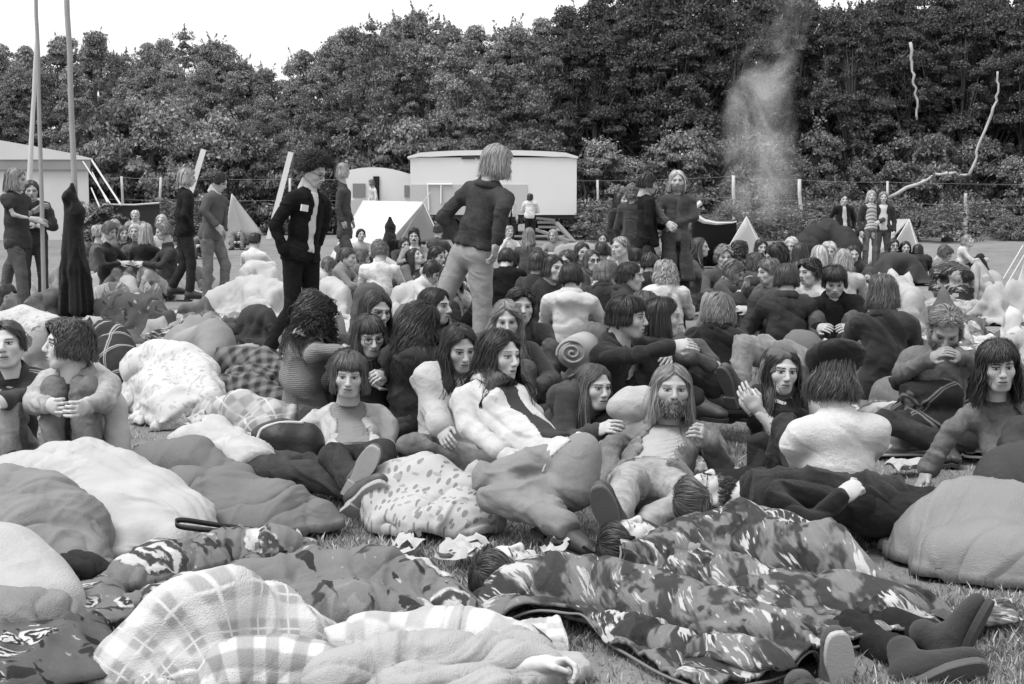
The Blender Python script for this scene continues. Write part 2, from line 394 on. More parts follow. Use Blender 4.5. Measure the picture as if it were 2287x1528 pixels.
def floral(bg, pet, ctr, per=4.0, leaf=.05, rot=0.0, rings=True):
    """full-blown roses and sprigs of leaves on a mottled ground"""
    def col():
        u, v = _uv(rot, .05); w1 = noise(comb(u, v, 0.0), 13, 3); w2 = noise(comb(v + 3.0, u, 0.0), 13, 3); uw = u + (w1 - .5) * .06; vw = v + (w2 - .5) * .06; p = comb(uw, vw, 0.0)
        n = vor(p, per, .8); a = sep(vsub(p, X(n.outputs['Position']))); r = X(n.outputs['Distance']); an = X.m('ARCTAN2', a[1], a[0]); rnd = sep(X(n.outputs['Color']))[0]
        x = bg * (.6 + noise(comb(u, v, 2.0), 7, 5, .65) * .8)
        lf = noise(comb(uw * 8.0, vw * 21.0, 2.0), 1.0, 1); x = x + (leaf - x) * sst(.62, .66, lf)
        lf2 = noise(comb(uw * 19.0, vw * 8.0, 7.0), 1.0, 1); x = x + (leaf * 1.6 - x) * sst(.63, .68, lf2)
        sp = noise(comb(uw * 14.0, vw * 26.0, 12.0), 1.0, 2); x = x + (pet * .8 - x) * (sst(.66, .72, sp) * .9)
        R = r + (w1 - .5) * .25 + sn(an * 5.0) * .015; on = sst(.3, .34, rnd); ins = (1 - sst(.44, .49, R)) * on
        pt = noise(comb(uw * 26.0, vw * 26.0, r * 8.0), 1.0, 4, .65); arc = sn(R * 30.0 + an * 1.0 + pt * 7.0) * .5 + .5
        pc = ctr + (pet - ctr) * (sst(.2, .75, arc) * (.55 + pt * .8)) if rings else pet
        x = x + (pc - x) * ins; x = x + (ctr - x) * ((1 - sst(.04, .09, R)) * on)
        return _weave(x, .3)
    return mat('floral_cloth', col, bump=_bp, bs=.5, key='fl%s' % ((bg, pet, ctr, per, leaf, rot, rings),))
def medallion(bg, pet, ctr, per=2.6, rot=0.0):
    """big sunburst medallions with dark centres and scalloped pale edges"""
    def col():
        u, v = _uv(rot, .02); p = comb(u, v, 0.0); n = vor(p, per, .45); P = X(n.outputs['Position'])
        a = sep(vsub(p, P)); an = X.m('ARCTAN2', a[1], a[0]); r = X(n.outputs['Distance'])
        x = bg * .6 + noise(p, 60, 4, .7) * bg * .9
        n2 = vor(p, per * 4.2, .9); x = x + (pet * .8 - x) * ((1 - sst(.2, .3, X(n2.outputs['Distance']))) * .8)
        R = r + sn(an * 16.0) * .012
        x = x + (pet - x) * (1 - sst(.40, .425, R))
        x = x + (bg * .8 - x) * (1 - sst(.345, .36, r))
        ray_ = sn(an * 36.0) * .5 + .5; x = x + (pet * .85 - x) * ((1 - sst(.30, .33, r)) * sst(.4, .7, ray_))
        x = x + (ctr - x) * (1 - sst(.16, .2, R)); x = x + (bg - x) * ((1 - sst(.08, .1, r)) * .7)
        return _weave(x, .35)
    return mat('medallion_cloth', col, bump=_bp, key='md%s' % ((bg, pet, ctr, per, rot),))
def dabs(bg, a, b, rot=0.3, sc=1.0):
    """pale quilt cover printed with short slanted dabs"""
    def col():
        u, v = _uv(rot, .06); n = vor(comb(u * 12.0 * sc, v * 22.0 * sc, 0.0), 1.0, .9); m2 = vor(comb(u * 20.0 * sc + 4.0, v * 9.0 * sc, 0.0), 1.0, .9)
        x = bg + (a - bg) * (1 - sst(.3, .36, X(n.outputs['Distance']))) * sst(.28, .4, noise(comb(u, v, 0.0), 7, 2))
        x = x + (b - x) * ((1 - sst(.24, .3, X(m2.outputs['Distance']))) * sst(.4, .5, noise(comb(u, v, 5.0), 6, 2))); return _weave(x, .2)
    return mat('dabbed_cloth', col, bump=_bp, key='db%s' % ((bg, a, b, rot, sc),))
def quiltcloth(g, var=.3, rough=.8):
    def col(): p = attr('pat'); return _weave((g * (1 - var * .6) + noise(p, 4, 5, .65) * (g * var)) * (.86 + rnoise(p, 5, 4, .9) * .2))  # ridged noise tones creases darker, fold shade put into the colour
    return mat('plain_cloth', col, bump=_bp, bs=.5, rough=rough, key='qc%s' % ((g, var, rough),))
# ------------------------------------------------------------------ ground
def gcol():
    o = objco(); n = noise(o, .35, 5, .6); m = noise(o, 2.2, 6, .65); f = noise(o, 45, 4, .7)
    x = .17 + n * .12; x = x + (m - .5) * .22
    return x * (.55 + f * .9)
GROUND_M = mat('trampled_grass_ground', gcol, rough=.95, spec=.1, bump=lambda: noise(objco(), 14, 6, .7), bs=.8)
def build_ground():
    ys = np.concatenate([np.linspace(-4, 14, 60), np.linspace(15, 60, 20), [80, 120, 200, 400, 900]]); xs = np.concatenate([[-600, -200, -60], np.linspace(-30, 30, 50), [60, 200, 600]])
    Xg, Yg = np.meshgrid(xs, ys); Z = gz(Yg) + (vn(np.stack([Xg * .7, Yg * .7, Yg * 0], -1)) - .5) * .05 * (np.abs(Xg) < 31)
    V = np.stack([Xg, Yg, Z - .02], -1).reshape(-1, 3); n = len(xs)
    i, j = np.meshgrid(np.arange(len(ys) - 1), np.arange(n - 1), indexing='ij'); q = (i * n + j).ravel()
    o = link('ground', mesh('ground', V, np.stack([q, q + 1, q + n + 1, q + n], -1)), GROUND_M); o['kind'] = 'structure'
    tag(o, 'trampled grass field sloping gently up to the wood', 'ground')
build_ground()
def build_grass():
    R = np.random.default_rng(11); n = 260000
    D = 3.9 + 10.5 * R.random(n) ** 1.5; x = (R.random(n) - .5) * .80 * D
    d = vn(np.stack([x * 1.6, D * 1.6, D * 0 + 3], -1)); keep = R.random(n) < np.clip((d - .18) * 2.0, .15, 1); D = D[keep]; x = x[keep]; n = len(D)
    h = (.016 + .034 * R.random(n) ** 2) * (.7 + .6 * d[keep]); wd = .0016 + .0016 * R.random(n); a = R.random(n) * 6.283
    le = h * (R.random(n) * 1.5); ld = R.random(n) * 6.283
    z = gz(D) - .02 + (vn(np.stack([x * .7, D * .7, D * 0], -1)) - .5) * .05 - .004
    B = np.stack([x, D, z], -1); s = np.stack([np.cos(a) * wd, np.sin(a) * wd, 0 * a], -1); L = np.stack([np.cos(ld) * le, np.sin(ld) * le, h], -1)
    M_ = B + L * .55 + np.stack([0 * h, 0 * h, h * .1], -1)
    V = np.stack([B - s, B + s, M_ + s * .8, M_ - s * .8, B + L], 1).reshape(-1, 3); i = np.arange(n)[:, None] * 5
    tone = np.repeat(.12 + .65 * R.random(n) ** 1.7, 5)
    m = mat('grass_blade', lambda: attr('tone', 2), rough=.7, spec=.2, trans=.3)
    o = link('grass', mesh('grass', V, [i + np.array([[0, 1, 2, 3]]), i + np.array([[3, 2, 4]])], False, {'tone': tone}), m)
    tag(o, 'short worn grass between the blankets in the foreground', 'grass', kind='stuff')
build_grass()
# ------------------------------------------------------------------ the wood
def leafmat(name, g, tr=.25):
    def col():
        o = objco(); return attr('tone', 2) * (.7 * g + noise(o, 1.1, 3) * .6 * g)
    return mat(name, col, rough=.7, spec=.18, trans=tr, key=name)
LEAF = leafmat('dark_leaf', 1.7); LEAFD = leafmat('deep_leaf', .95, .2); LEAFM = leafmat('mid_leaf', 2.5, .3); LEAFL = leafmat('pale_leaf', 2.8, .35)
BARK = plain('bark', .12, .95, .6, 9)
BARKL = plain('pale_bark', .5, .9, .5, 12)
def crown(R, H, w, base, lobes, per, ls, tmin=.045, tmax=.22, spread=.75):
    """leaves in many small ragged clumps spread through an irregular crown"""
    C = []; tries = 0
    while len(C) < lobes and tries < 5000:
        tries += 1; t = R.random(); z = base + (H - base) * t
        wr = w * (math.sin(math.pi * min(1, .18 + t * .85)) ** .7) * (.75 + .5 * R.random())
        a = R.random() * 6.283; r = wr * R.random() ** .45; C.append((r * math.cos(a), r * math.sin(a), z, (.22 + .5 * R.random() ** 1.6) * (.6 + .25 * w / 2)))
    P = []; T = []; Nn = []
    for cx, cy, cz, cr in C:
        n = int(per * (.5 + R.random())); d = R.normal(size=(n, 3)); d /= np.linalg.norm(d, axis=1)[:, None]; d[:, 2] = np.abs(d[:, 2]) * .9 - .25 * R.random(n)
        rr = cr * (.45 + spread * R.random(n) ** .6)
        P.append(np.array([cx, cy, cz]) + d * rr[:, None] * [1, 1, .75]); Nn.append(d)
        T.append((tmin + (tmax - tmin) * R.random(n) ** 1.3) * (.75 + .5 * R.random()))
    for _ in range(int(lobes * .5)):      # sprigs that break the outline
        cx, cy, cz, cr = C[int(R.integers(0, len(C)))]; d = R.normal(size=3); d[2] = abs(d[2]) * 1.3 + .4; d /= np.linalg.norm(d); n = int(per * .16); t = R.random(n); L = cr * (1.5 + 1.3 * R.random())
        P.append(np.array([cx, cy, cz]) + d * (t * L)[:, None] + R.normal(size=(n, 3)) * (.10 * (1.1 - t))[:, None]); Nn.append(R.normal(size=(n, 3))); T.append(tmin + (tmax - tmin) * R.random(n))
    P = np.vstack(P); T = np.concatenate(T); Nn = np.vstack(Nn); n = len(P)
    N = Nn + R.normal(size=(n, 3)) * .7; N /= np.linalg.norm(N, axis=1)[:, None]
    a = np.cross(N, R.normal(size=(n, 3))); a /= np.linalg.norm(a, axis=1)[:, None]; b = np.cross(N, a)
    s = (ls * (.5 + R.random(n)))[:, None]; V = np.stack([P - a * s, P + b * s * .5, P + a * s, P - b * s * .5], 1).reshape(-1, 3)
    q = np.arange(n)[:, None] * 4 + np.array([[0, 1, 2, 3]])
    return V, q, np.repeat(T, 4), C
def make_tree(R, name, label, H, w, base, lobes, per, ls, leaf, bark, group, cat='tree'):
    r = thing(name, label, cat, (0, 0, 0), group); V, q, T, C = crown(R, H, w, base, lobes, per, ls)
    link('crown', mesh('crown', V, q, False, {'tone': T}), leaf, r)
    m = MB(); tr = np.array([[0, 0, -.1], [.1 * w * (R.random() - .5), 0, H * .3], [.25 * w * (R.random() - .5), .1, H * .6], [0, 0, H * .88]]); m.tube(tr, [.13 + H * .006, .1 + H * .004, .07, .02], 7)
    for c in C[::3]:
        z0 = max(.25 * H, c[2] * .62); p0 = np.array([np.interp(z0, tr[:, 2], tr[:, 0]), np.interp(z0, tr[:, 2], tr[:, 1]), z0]); p1 = np.array(c[:3])
        m.tube([p0, (p0 + p1) / 2 + [0, 0, .15], p1], [.045, .03, .01], 5)
    m.build('trunk', bark, r, smooth=True); return r
def build_wood():
    R = np.random.default_rng(5); vs = []
    for k in range(7):
        H = 9.0; vs.append(make_tree(R, 'broadleaf_tree', 'x', H, 1.5 + 1.0 * R.random(), .8 + R.random() * 1.4, 105, 330, .056, LEAF, BARK, 'trees of the wood behind the field'))
    prof_x = [-200, 0, 60, 180, 300, 430, 520, 575, 640, 720, 800, 900, 960, 1050, 1150, 1250, 1290, 1400, 1800, 1845, 1900, 1960, 2050, 2500]
    prof_y = [85, 85, 95, 68, 105, 68, 90, 150, 118, 78, 62, 32, 20, 52, 48, 25, 0, -40, -30, 12, 10, -20, -50, -60]
    used = set(); n = 0
    rows = [(55.5, 0, 62), (59.5, 31, 66), (64.0, 10, 74)]
    for ri, (D0, ofs, step) in enumerate(rows):
        for u in range(-150 + ofs, 2470, step):
            uu = u + R.uniform(-14, 14); D = D0 + R.uniform(-1.4, 1.4) + (4 if uu < 560 else 0)
            top = np.interp(uu, prof_x, prof_y) + R.uniform(-6, 16) + (ri * 6) + (60 if ri == 0 and R.random() < .55 else 0)
            h = 1.2 + (484 - top) / FPX * D; k = int(R.integers(0, len(vs))); sc = h / 9.3
            lab = ('dark leafy tree in the front row of the wood', 'dark leafy tree in the middle of the wood', 'tree at the back of the wood showing its crown top')[ri]
            if k not in used: o = vs[k]; used.add(k)
            else: o = dup(vs[k], (0, 0, 0))
            o.location = (px(uu, D), D, 0); o.rotation_euler = (0, 0, R.random() * 6.28); o.scale = (sc * R.uniform(.8, 1.0), sc * R.uniform(.8, 1.0), sc)
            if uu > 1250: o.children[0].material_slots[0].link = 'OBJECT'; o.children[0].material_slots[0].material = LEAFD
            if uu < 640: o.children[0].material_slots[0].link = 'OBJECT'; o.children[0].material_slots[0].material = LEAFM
            o['label'] = lab; o['group'] = lab.replace('tree', 'trees', 1)
    # undergrowth along the fence: paler shrubs
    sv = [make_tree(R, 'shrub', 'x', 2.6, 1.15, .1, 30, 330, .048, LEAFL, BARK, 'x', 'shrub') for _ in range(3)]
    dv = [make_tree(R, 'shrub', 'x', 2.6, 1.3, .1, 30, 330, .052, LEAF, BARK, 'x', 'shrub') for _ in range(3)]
    used = set()
    for i, u in enumerate(range(180, 2420, 40)):
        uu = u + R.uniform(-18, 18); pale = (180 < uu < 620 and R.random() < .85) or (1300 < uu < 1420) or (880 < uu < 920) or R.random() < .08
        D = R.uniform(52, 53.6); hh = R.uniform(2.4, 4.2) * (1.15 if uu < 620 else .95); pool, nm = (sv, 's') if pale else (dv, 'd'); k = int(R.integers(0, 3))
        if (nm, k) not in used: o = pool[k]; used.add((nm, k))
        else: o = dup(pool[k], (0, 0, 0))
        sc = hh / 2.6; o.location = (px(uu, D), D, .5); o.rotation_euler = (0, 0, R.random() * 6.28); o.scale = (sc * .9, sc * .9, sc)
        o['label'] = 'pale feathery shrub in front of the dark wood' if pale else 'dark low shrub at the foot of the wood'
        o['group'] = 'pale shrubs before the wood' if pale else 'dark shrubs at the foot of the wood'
    for nm, pool in (('s', sv), ('d', dv)):
        for k in range(3):
            if (nm, k) not in used: pool[k].location = (px(2300 + 90 * k, 52.5), 52.5, 0); pool[k]['label'] = 'shrub beyond the right edge of the fence'
build_wood()
def build_weeds():
    R = np.random.default_rng(21); a = make_tree(R, 'weed_clump', 'dark tangle of weeds at the foot of the fence', .9, .75, .02, 16, 190, .035, LEAF, BARK, 'dark weeds along the fence', 'weeds'); k = 0
    for u in list(range(1300, 2330, 34)) + list(range(230, 420, 60)):
        D = R.uniform(44, 49); o = a if k == 0 else dup(a, (0, 0, 0)); k += 1; s = R.uniform(.7, 1.25); o.location = (px(u + R.uniform(-15, 15), D), D, float(gz(D)) - .03); o.rotation_euler = (0, 0, R.random() * 6); o.scale = (s * 1.3, s * 1.3, s)
build_weeds()
# ------------------------------------------------------------------ pale stems seen against the wood
def stem(name, label, pts, D, r0, r1, jit=.03):
    P = np.array([at(u, v, D) for u, v in pts]); R = np.random.default_rng(len(pts)); Q = []
    for a, b in zip(P[:-1], P[1:]):
        for t in np.linspace(0, 1, 6)[:-1]: Q.append(a + (b - a) * t + R.normal(size=3) * jit)
    Q.append(P[-1]); Q = np.array(Q); m = MB(); m.tube(Q, np.linspace(r0, r1, len(Q)) * (1 + .35 * R.random(len(Q))), 6)
    tag(m.build(name, BARKL, smooth=True), label, 'branch')
stem('bare_branch', 'long crooked pale bare branch bent at an elbow over the fence', [(1984, 441), (2090, 392), (2120, 388), (2166, 392), (2180, 340), (2215, 255), (2229, 205), (2228, 160)], 50.2, .055, .03)
stem('birch_stem', 'thin white birch stem standing out of the dark wood', [(2034, 98), (2037, 170), (2047, 215), (2048, 268)], 53.4, .045, .03)
stem('broken_stump', 'thin broken pale stump near the right end of the fence', [(2162, 600), (2156, 500), (2157, 432)], 47, .1, .04)
# ------------------------------------------------------------------ fence: thin pale posts, each its own, and two wires
PALEWOOD = plain('weathered_wood', .6, .9, .5, 5); WIRE = plain('wire', .25, .5)
def post(u, vt, lean, D, lab, r=.042):
    P = at(u, vt, D); m = MB(); b = np.array([P[0] - lean * P[2], D, -.1]); R = np.random.default_rng(int(u))
    pts = [b + (P - b) * t + np.array([R.normal() * .012, 0, 0]) for t in np.linspace(0, 1, 6)]
    tag(m.tube(pts, np.linspace(r * 1.15, r, 6), 7).build('fence_post', PALEWOOD, smooth=True), lab, 'fence post', 'posts of the wire fence'); return P
tops = [post(*a) for a in ((272, 394, 0, 48, 'fence post just right of the marquee ropes'), (359, 396, .05, 48, 'fence post holding the end of the dark windbreak'), (648, 398, 0, 49, 'fence post beside the right leaning board'),
    (1335, 402, 0, 50, 'fence post right of the big white trailer'), (1638, 392, -.03, 50, 'fence post behind the smoke', .06), (1785, 400, -.06, 50, 'fence post leaning left of the dark tarp bundle', .065), (1982, 405, 0, 50, 'short fence post at the foot of the crooked pale branch'))]
m = MB()
for dz in (-.03, -.75):
    T = [np.array([px(150, 48), 48, tops[0][2]])] + tops + [np.array([px(2400, 49), 49, tops[-1][2] - .1])]
    for a, b in zip(T[:-1], T[1:]):
        m.tube([a + (b - a) * t + np.array([0, .06, dz - .12 * t * (1 - t)]) for t in np.linspace(0, 1, 9)], .006, 4, False)
tag(m.build('fence_wire', WIRE), 'thin slack wires strung along the fence posts', 'fence wire')
def board(u0, v0, u1, v1, D, lab):
    a, b = at(u0, v0, D), at(u1, v1, D); a2 = b + (a - b) * ((b[2] - float(gz(D)) + .1) / (b[2] - a[2])); m = MB(); d = nrm(b - a); R = np.stack([np.cross([0, 1.0, 0], d), [0, 1, 0], d], 1)
    tag(m.box((a2 + b) / 2, (.17, .05, np.linalg.norm(b - a2)), R).build('leaning_board', plain('pale_board', .78, .8, .2)), lab, 'board', 'pale boards leaning before the shrubs')
board(432, 410, 455, 334, 46, 'pale board leaning right behind the blond walker'); board(628, 425, 650, 340, 46, 'pale board leaning right behind the man in the black jacket')
# ------------------------------------------------------------------ marquee at the left
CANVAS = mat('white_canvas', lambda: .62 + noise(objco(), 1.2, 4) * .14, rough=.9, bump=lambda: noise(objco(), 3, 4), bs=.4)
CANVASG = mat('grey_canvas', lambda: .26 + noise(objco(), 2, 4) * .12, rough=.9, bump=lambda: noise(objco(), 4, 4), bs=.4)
def slab(name, quads, m, parent, base, th=.03):
    V = []; F = []
    for q in quads:
        q = np.asarray(q, float); n = nrm(np.cross(q[1] - q[0], q[2] - q[0])) * th; k = len(V); c = len(q)
        V += list(q) + list(q - n); F.append(list(range(k, k + c))); F.append(list(range(k + c, k + 2 * c))[::-1])
        for i in range(c): j = (i + 1) % c; F.append([k + i, k + c + i, k + c + j, k + j])
    me = bpy.data.meshes.new(name); me.from_pydata([tuple(np.asarray(v) - base) for v in V], [], F); me.update(); return link(name, me, m, parent)
def build_marquee():
    D = 45.0; b = np.array([px(205, D), D, 0.0]); r = thing('marquee', 'big white marquee at the left edge with a dark valance', 'marquee', b)
    xr = px(203, D); xl = xr - 14; sk = xr * 7 / D; ze = at(203, 378, D)[2]; zt = at(203, 357, D)[2]; zr = at(0, 318, D)[2] + .55
    # walls
    slab('wall', [[(xl, D, 0), (xr, D, 0), (xr, D, ze), (xl, D, ze)], [(xr, D + .03, 0), (xr + sk, D + 7, 0), (xr + sk, D + 7, ze), (xr, D + .03, ze)]], CANVAS, r, b)
    slab('valance', [[(xl, D - .12, ze - .02), (xr + .1, D - .12, ze - .02), (xr + .12, D - .12, zt), (xl, D - .12, zt)]], CANVASG, r, b)
    V = []; n = 14
    q = []
    for i in range(n):
        t0, t1 = i / n, (i + 1) / n; f = lambda t: np.array([xr + .2 - 12 * t, D - .15, zt + .02 + (zr - zt) * (t ** .85) * 1.75]); g = lambda t: f(t) + np.array([sk, 7, .0])
        q.append([f(t0), f(t1), g(t1), g(t0)])
    for i in range(n):
        t0, t1 = i / n, (i + 1) / n; q.append([f(t0), f(t1), np.array([f(t1)[0], D - .15, zt]), np.array([f(t0)[0], D - .15, zt])])
    slab('roof', q, CANVAS, r, b, .01)
    for (u0, v0, u1, v1, dd) in ((205, 358, 270, 458, .03), (185, 360, 246, 455, .022), (206, 385, 240, 452, .022), (204, 420, 222, 462, .022)):
        mm = MB(); mm.tube([at(u0, v0, D - .1), at(u1, v1, D - 4)], dd, 6); mm.build('guy_rope', plain('rope', .62, .9, .4, 30), r, b)
build_marquee()
# dark windbreak by the marquee
def build_windbreak():
    D = 44; P = [at(183, 505, D), at(232, 458, D), at(300, 459, D), at(356, 455, D)]; b = np.array([P[1][0], D, 0]); r = thing('windbreak', 'dark canvas windbreak strung beside the marquee', 'windbreak', b)
    q = [[(a[0], D, 0), (c[0], D, 0), tuple(c), tuple(a)] for a, c in zip(P[:-1], P[1:])]; slab('sheet', q, plain('dark_canvas', .035, .9, .5, 2), r, b, .03)
    mm = MB(); mm.tube([p + np.array([0, -.05, .02]) for p in P], .03, 6); mm.build('rope', plain('rope', .62, .9, .4, 30), r, b)
build_windbreak()
# ------------------------------------------------------------------ tall poles and the black coat at the left
def pole(u0, v0, u1, v1, D, r0, r1, m, lab):
    a, b = at(u0, v0, D), at(u1, v1, D); d = b - a; lo = b + d * ((b[2] - float(gz(D)) + .15) / -d[2]) if d[2] < 0 else b; hi = a - nrm(d) * .6
    mm = MB(); R = np.random.default_rng(3); pts = [hi + (lo - hi) * t + R.normal(size=3) * .002 for t in np.linspace(0, 1, 12)]
    return tag(mm.tube(pts, np.linspace(r0, r1, 12), 9).build('wooden_pole', m, smooth=True), lab, 'pole')
POLE = plain('bare_pole', .36, .85, .5, 5); POLEL = plain('pale_pole', .62, .85, .3, 5)
pole(81, 0, 98, 640, 15.5, .019, .026, POLE, 'thin tall pole at the left with a pale knot of string')
pole(150, 0, 166, 410, 14.2, .026, .031, POLE, 'tall pole on which the black coat hangs')
pole(80, 118, 66, 400, 30, .03, .075, POLEL, 'pale tapering pole behind the two tall poles')
# ------------------------------------------------------------------ white trailer, caravan
def prism(name, prof, x0, x1, m, parent, base, axis=0):
    """profile (y,z) swept along x"""
    n = len(prof); V = [(x0, y, z) for y, z in prof] + [(x1, y, z) for y, z in prof]
    F = [list(range(n)), list(range(n, 2 * n))[::-1]] + [[i, n + i, n + (i + 1) % n, (i + 1) % n] for i in range(n)]
    me = bpy.data.meshes.new(name); me.from_pydata([tuple(np.array(v) - base) for v in V], [], F); me.update(); o = link(name, me, m, parent)
    return o
def build_trailer():
    D = 45.0; b = np.array([px(1100, D), D, 0.0]); r = thing('site_trailer', 'large white box trailer with a curved roof and dark drawbar', 'trailer', b)
    wm = plain('white_panel', .82, .5, .12, 1.5); gm = plain('grey_panel', .56, .55, .15, 1.5); dk = plain('dark_steel', .05, .6)
    x0, x1 = px(918, D), px(1287, D); z0, zm, z1 = at(1100, 480, D)[2], at(1100, 412, D)[2], at(1100, 352, D)[2]
    mm = MB(); mm.box(((x0 + x1) / 2, D + 1.2, (z0 + z1) / 2), (x1 - x0, 2.4, z1 - z0)); mm.build('body', wm, r, b)
    mm = MB(); mm.box(((x0 + px(1178, D)) / 2, D - .012, (z0 + zm) / 2), (px(1178, D) - x0 - .02, .02, zm - z0 - .01)); mm.build('lower_panel', gm, r, b)
    # curved roof overhanging
    n = 14; V = []; F = []; xa, xb = px(912, D), px(1290, D)
    for i in range(n + 1):
        t = i / n; x = xa + (xb - xa) * t; z = z1 + .03 + (.2 * min(1, math.sin(math.pi * min(max(t, .0), 1)) ** .35)); V += [(x, D - .06, z), (x, D + 2.6, z), (x, D - .06, z - .06 - .1 * min(1, math.sin(math.pi * t) * 3)), (x, D + 2.6, z - .1)]
    for i in range(n): a = i * 4; F += [[a, a + 4, a + 5, a + 1], [a + 2, a + 3, a + 7, a + 6], [a, a + 2, a + 6, a + 4], [a + 1, a + 5, a + 7, a + 3]]
    F += [[0, 1, 3, 2], [n * 4, n * 4 + 2, n * 4 + 3, n * 4 + 1]]
    me = bpy.data.meshes.new('roof'); me.from_pydata([tuple(np.array(v) - b) for v in V], [], F); me.update(); link('roof', me, wm, r)
    for u0, u1 in ((1032, 1062), (1066, 1082)):
        mm = MB(); mm.box((px((u0 + u1) / 2, D), D - .02, at(0, 352, D)[2]), (px(u1, D) - px(u0, D), .06, .09)); mm.build('vent', dk, r, b)
    mm = MB(); mm.box((px(1150, D), D + 1.1, z0 - .07), (px(1275, D) - px(940, D), 2.0, .12)); mm.build('chassis', dk, r, b)
    for u in (1000, 1130):
        for y in (.2, 2.0):
            mm = MB(); c = np.array([px(u, D), D + y, .85]); mm.tube([c - [0, .11, 0], c + [0, .11, 0]], .35, 18); wl = mm.build('wheel', plain('tyre', .03, .9), r, b)
            h = MB(); h.tube([c - [0, .125, 0], c - [0, .11, 0]], .16, 12); h.build('rim', plain('rim', .4, .5), wl)
    # window frame leaning bits on the panel
    mm = MB()
    for (ua, va, ub, vb) in ((955, 412, 958, 470), (955, 412, 1010, 412), (985, 412, 985, 455)): mm.tube([at(ua, va, D - .06), at(ub, vb, D - .06)], .03, 5)
    mm.build('trim', wm, r, b)
    # wooden steps / drawbar
    mm = MB(); zt = at(1200, 487, D)[2]
    for (ua, va, da, ub, vb, db) in ((1196, 512, .0, 1275, 540, -2.2), (1242, 497, -.1, 1283, 542, -2.0), (1200, 497, -.15, 1245, 497, -.15), (1203, 507, -.3, 1252, 508, -.5), (1198, 487, .1, 1240, 492, 0)):
        A, B = at(ua, va, D + da), at(ub, vb, D + db); d = nrm(B - A); R = np.stack([d, nrm(np.cross([0, 0, 1.0], d)), np.cross(d, nrm(np.cross([0, 0, 1.0], d)))], 1); mm.box((A + B) / 2, (np.linalg.norm(B - A), .14, .07), R)
    mm.build('drawbar', plain('old_wood', .22, .9, .5, 4), r, b)
build_trailer()
def build_caravan():
    D = 48.0; b = np.array([px(850, D), D, .5]); r = thing('caravan', 'small white caravan with rounded roof and an open door', 'caravan', b)
    wm = plain('white_panel', .82, .5, .12, 1.5); dk = plain('room_shade', .02, .9)
    x0, x1 = px(762, D), px(925, D); z0 = .85; n = 12; pts = []
    for i in range(n + 1):
        t = i / n; pts.append((x0 + (x1 - x0) * t, at(0, 386 - 14 * math.sin(math.pi * min(1, max(0, (t * 1.05)))) ** .8 + 4 * t, D)[2]))
    V = []; F = []
    dx0, dx1 = px(833, D), px(849, D)
    for (x, z) in pts: V += [(x, D, z0), (x, D, z), (x, D + 2.1, z), (x, D + 2.1, z0)]
    for i in range(n):
        a = i * 4; F += [[a, a + 4, a + 5, a + 1], [a + 1, a + 5, a + 6, a + 2], [a + 2, a + 6, a + 7, a + 3], [a + 3, a + 7, a + 4, a]]
    F += [[0, 1, 2, 3], [n * 4 + 3, n * 4 + 2, n * 4 + 1, n * 4]]
    me = bpy.data.meshes.new('body'); me.from_pydata([tuple(np.array(v) - b) for v in V], [], F); me.update(); link('body', me, wm, r)
    def panel(nm, u0, v0, u1, v1, mt, fr=True, dy=0.0):
        A, B = at(u0, v0, D), at(u1, v1, D); mm = MB(); mm.box(((A[0] + B[0]) / 2, D - .02 + dy, (A[2] + B[2]) / 2), (B[0] - A[0], .05, A[2] - B[2])); o = mm.build(nm, mt, r, b)
        if fr:
            f = MB(); 
            for (x, z, sx, sz) in (((A[0] + B[0]) / 2, A[2], B[0] - A[0] + .1, .06), ((A[0] + B[0]) / 2, B[2], B[0] - A[0] + .1, .06), (A[0], (A[2] + B[2]) / 2, .06, A[2] - B[2] - .062), (B[0], (A[2] + B[2]) / 2, .06, A[2] - B[2] - .062)): f.box((x, D - .05, z), (sx, .03, sz))
            f.build('frame', plain('frame', .6, .6), o)
    panel('window', 788, 410, 816, 441, mat('window_glass', .22, rough=.1, spec=.6)); panel('doorway_shade', 834, 394, 848, 478, dk, False)  # the door is a near-black panel painted as the unlit inside
    panel('window', 903, 414, 914, 440, mat('window_glass', .22, rough=.1, spec=.6)); panel('lower_panel', 768, 447, 832, 486, plain('grey_panel', .56, .55, .15, 1.5), False)
    for u in (800, 880):
        mm = MB(); c = np.array([px(u, D), D + .2, .8]); mm.tube([c - [0, .09, 0], c + [0, .09, 0]], .3, 16); mm.build('wheel', plain('tyre', .03, .9), r, b)
build_caravan()
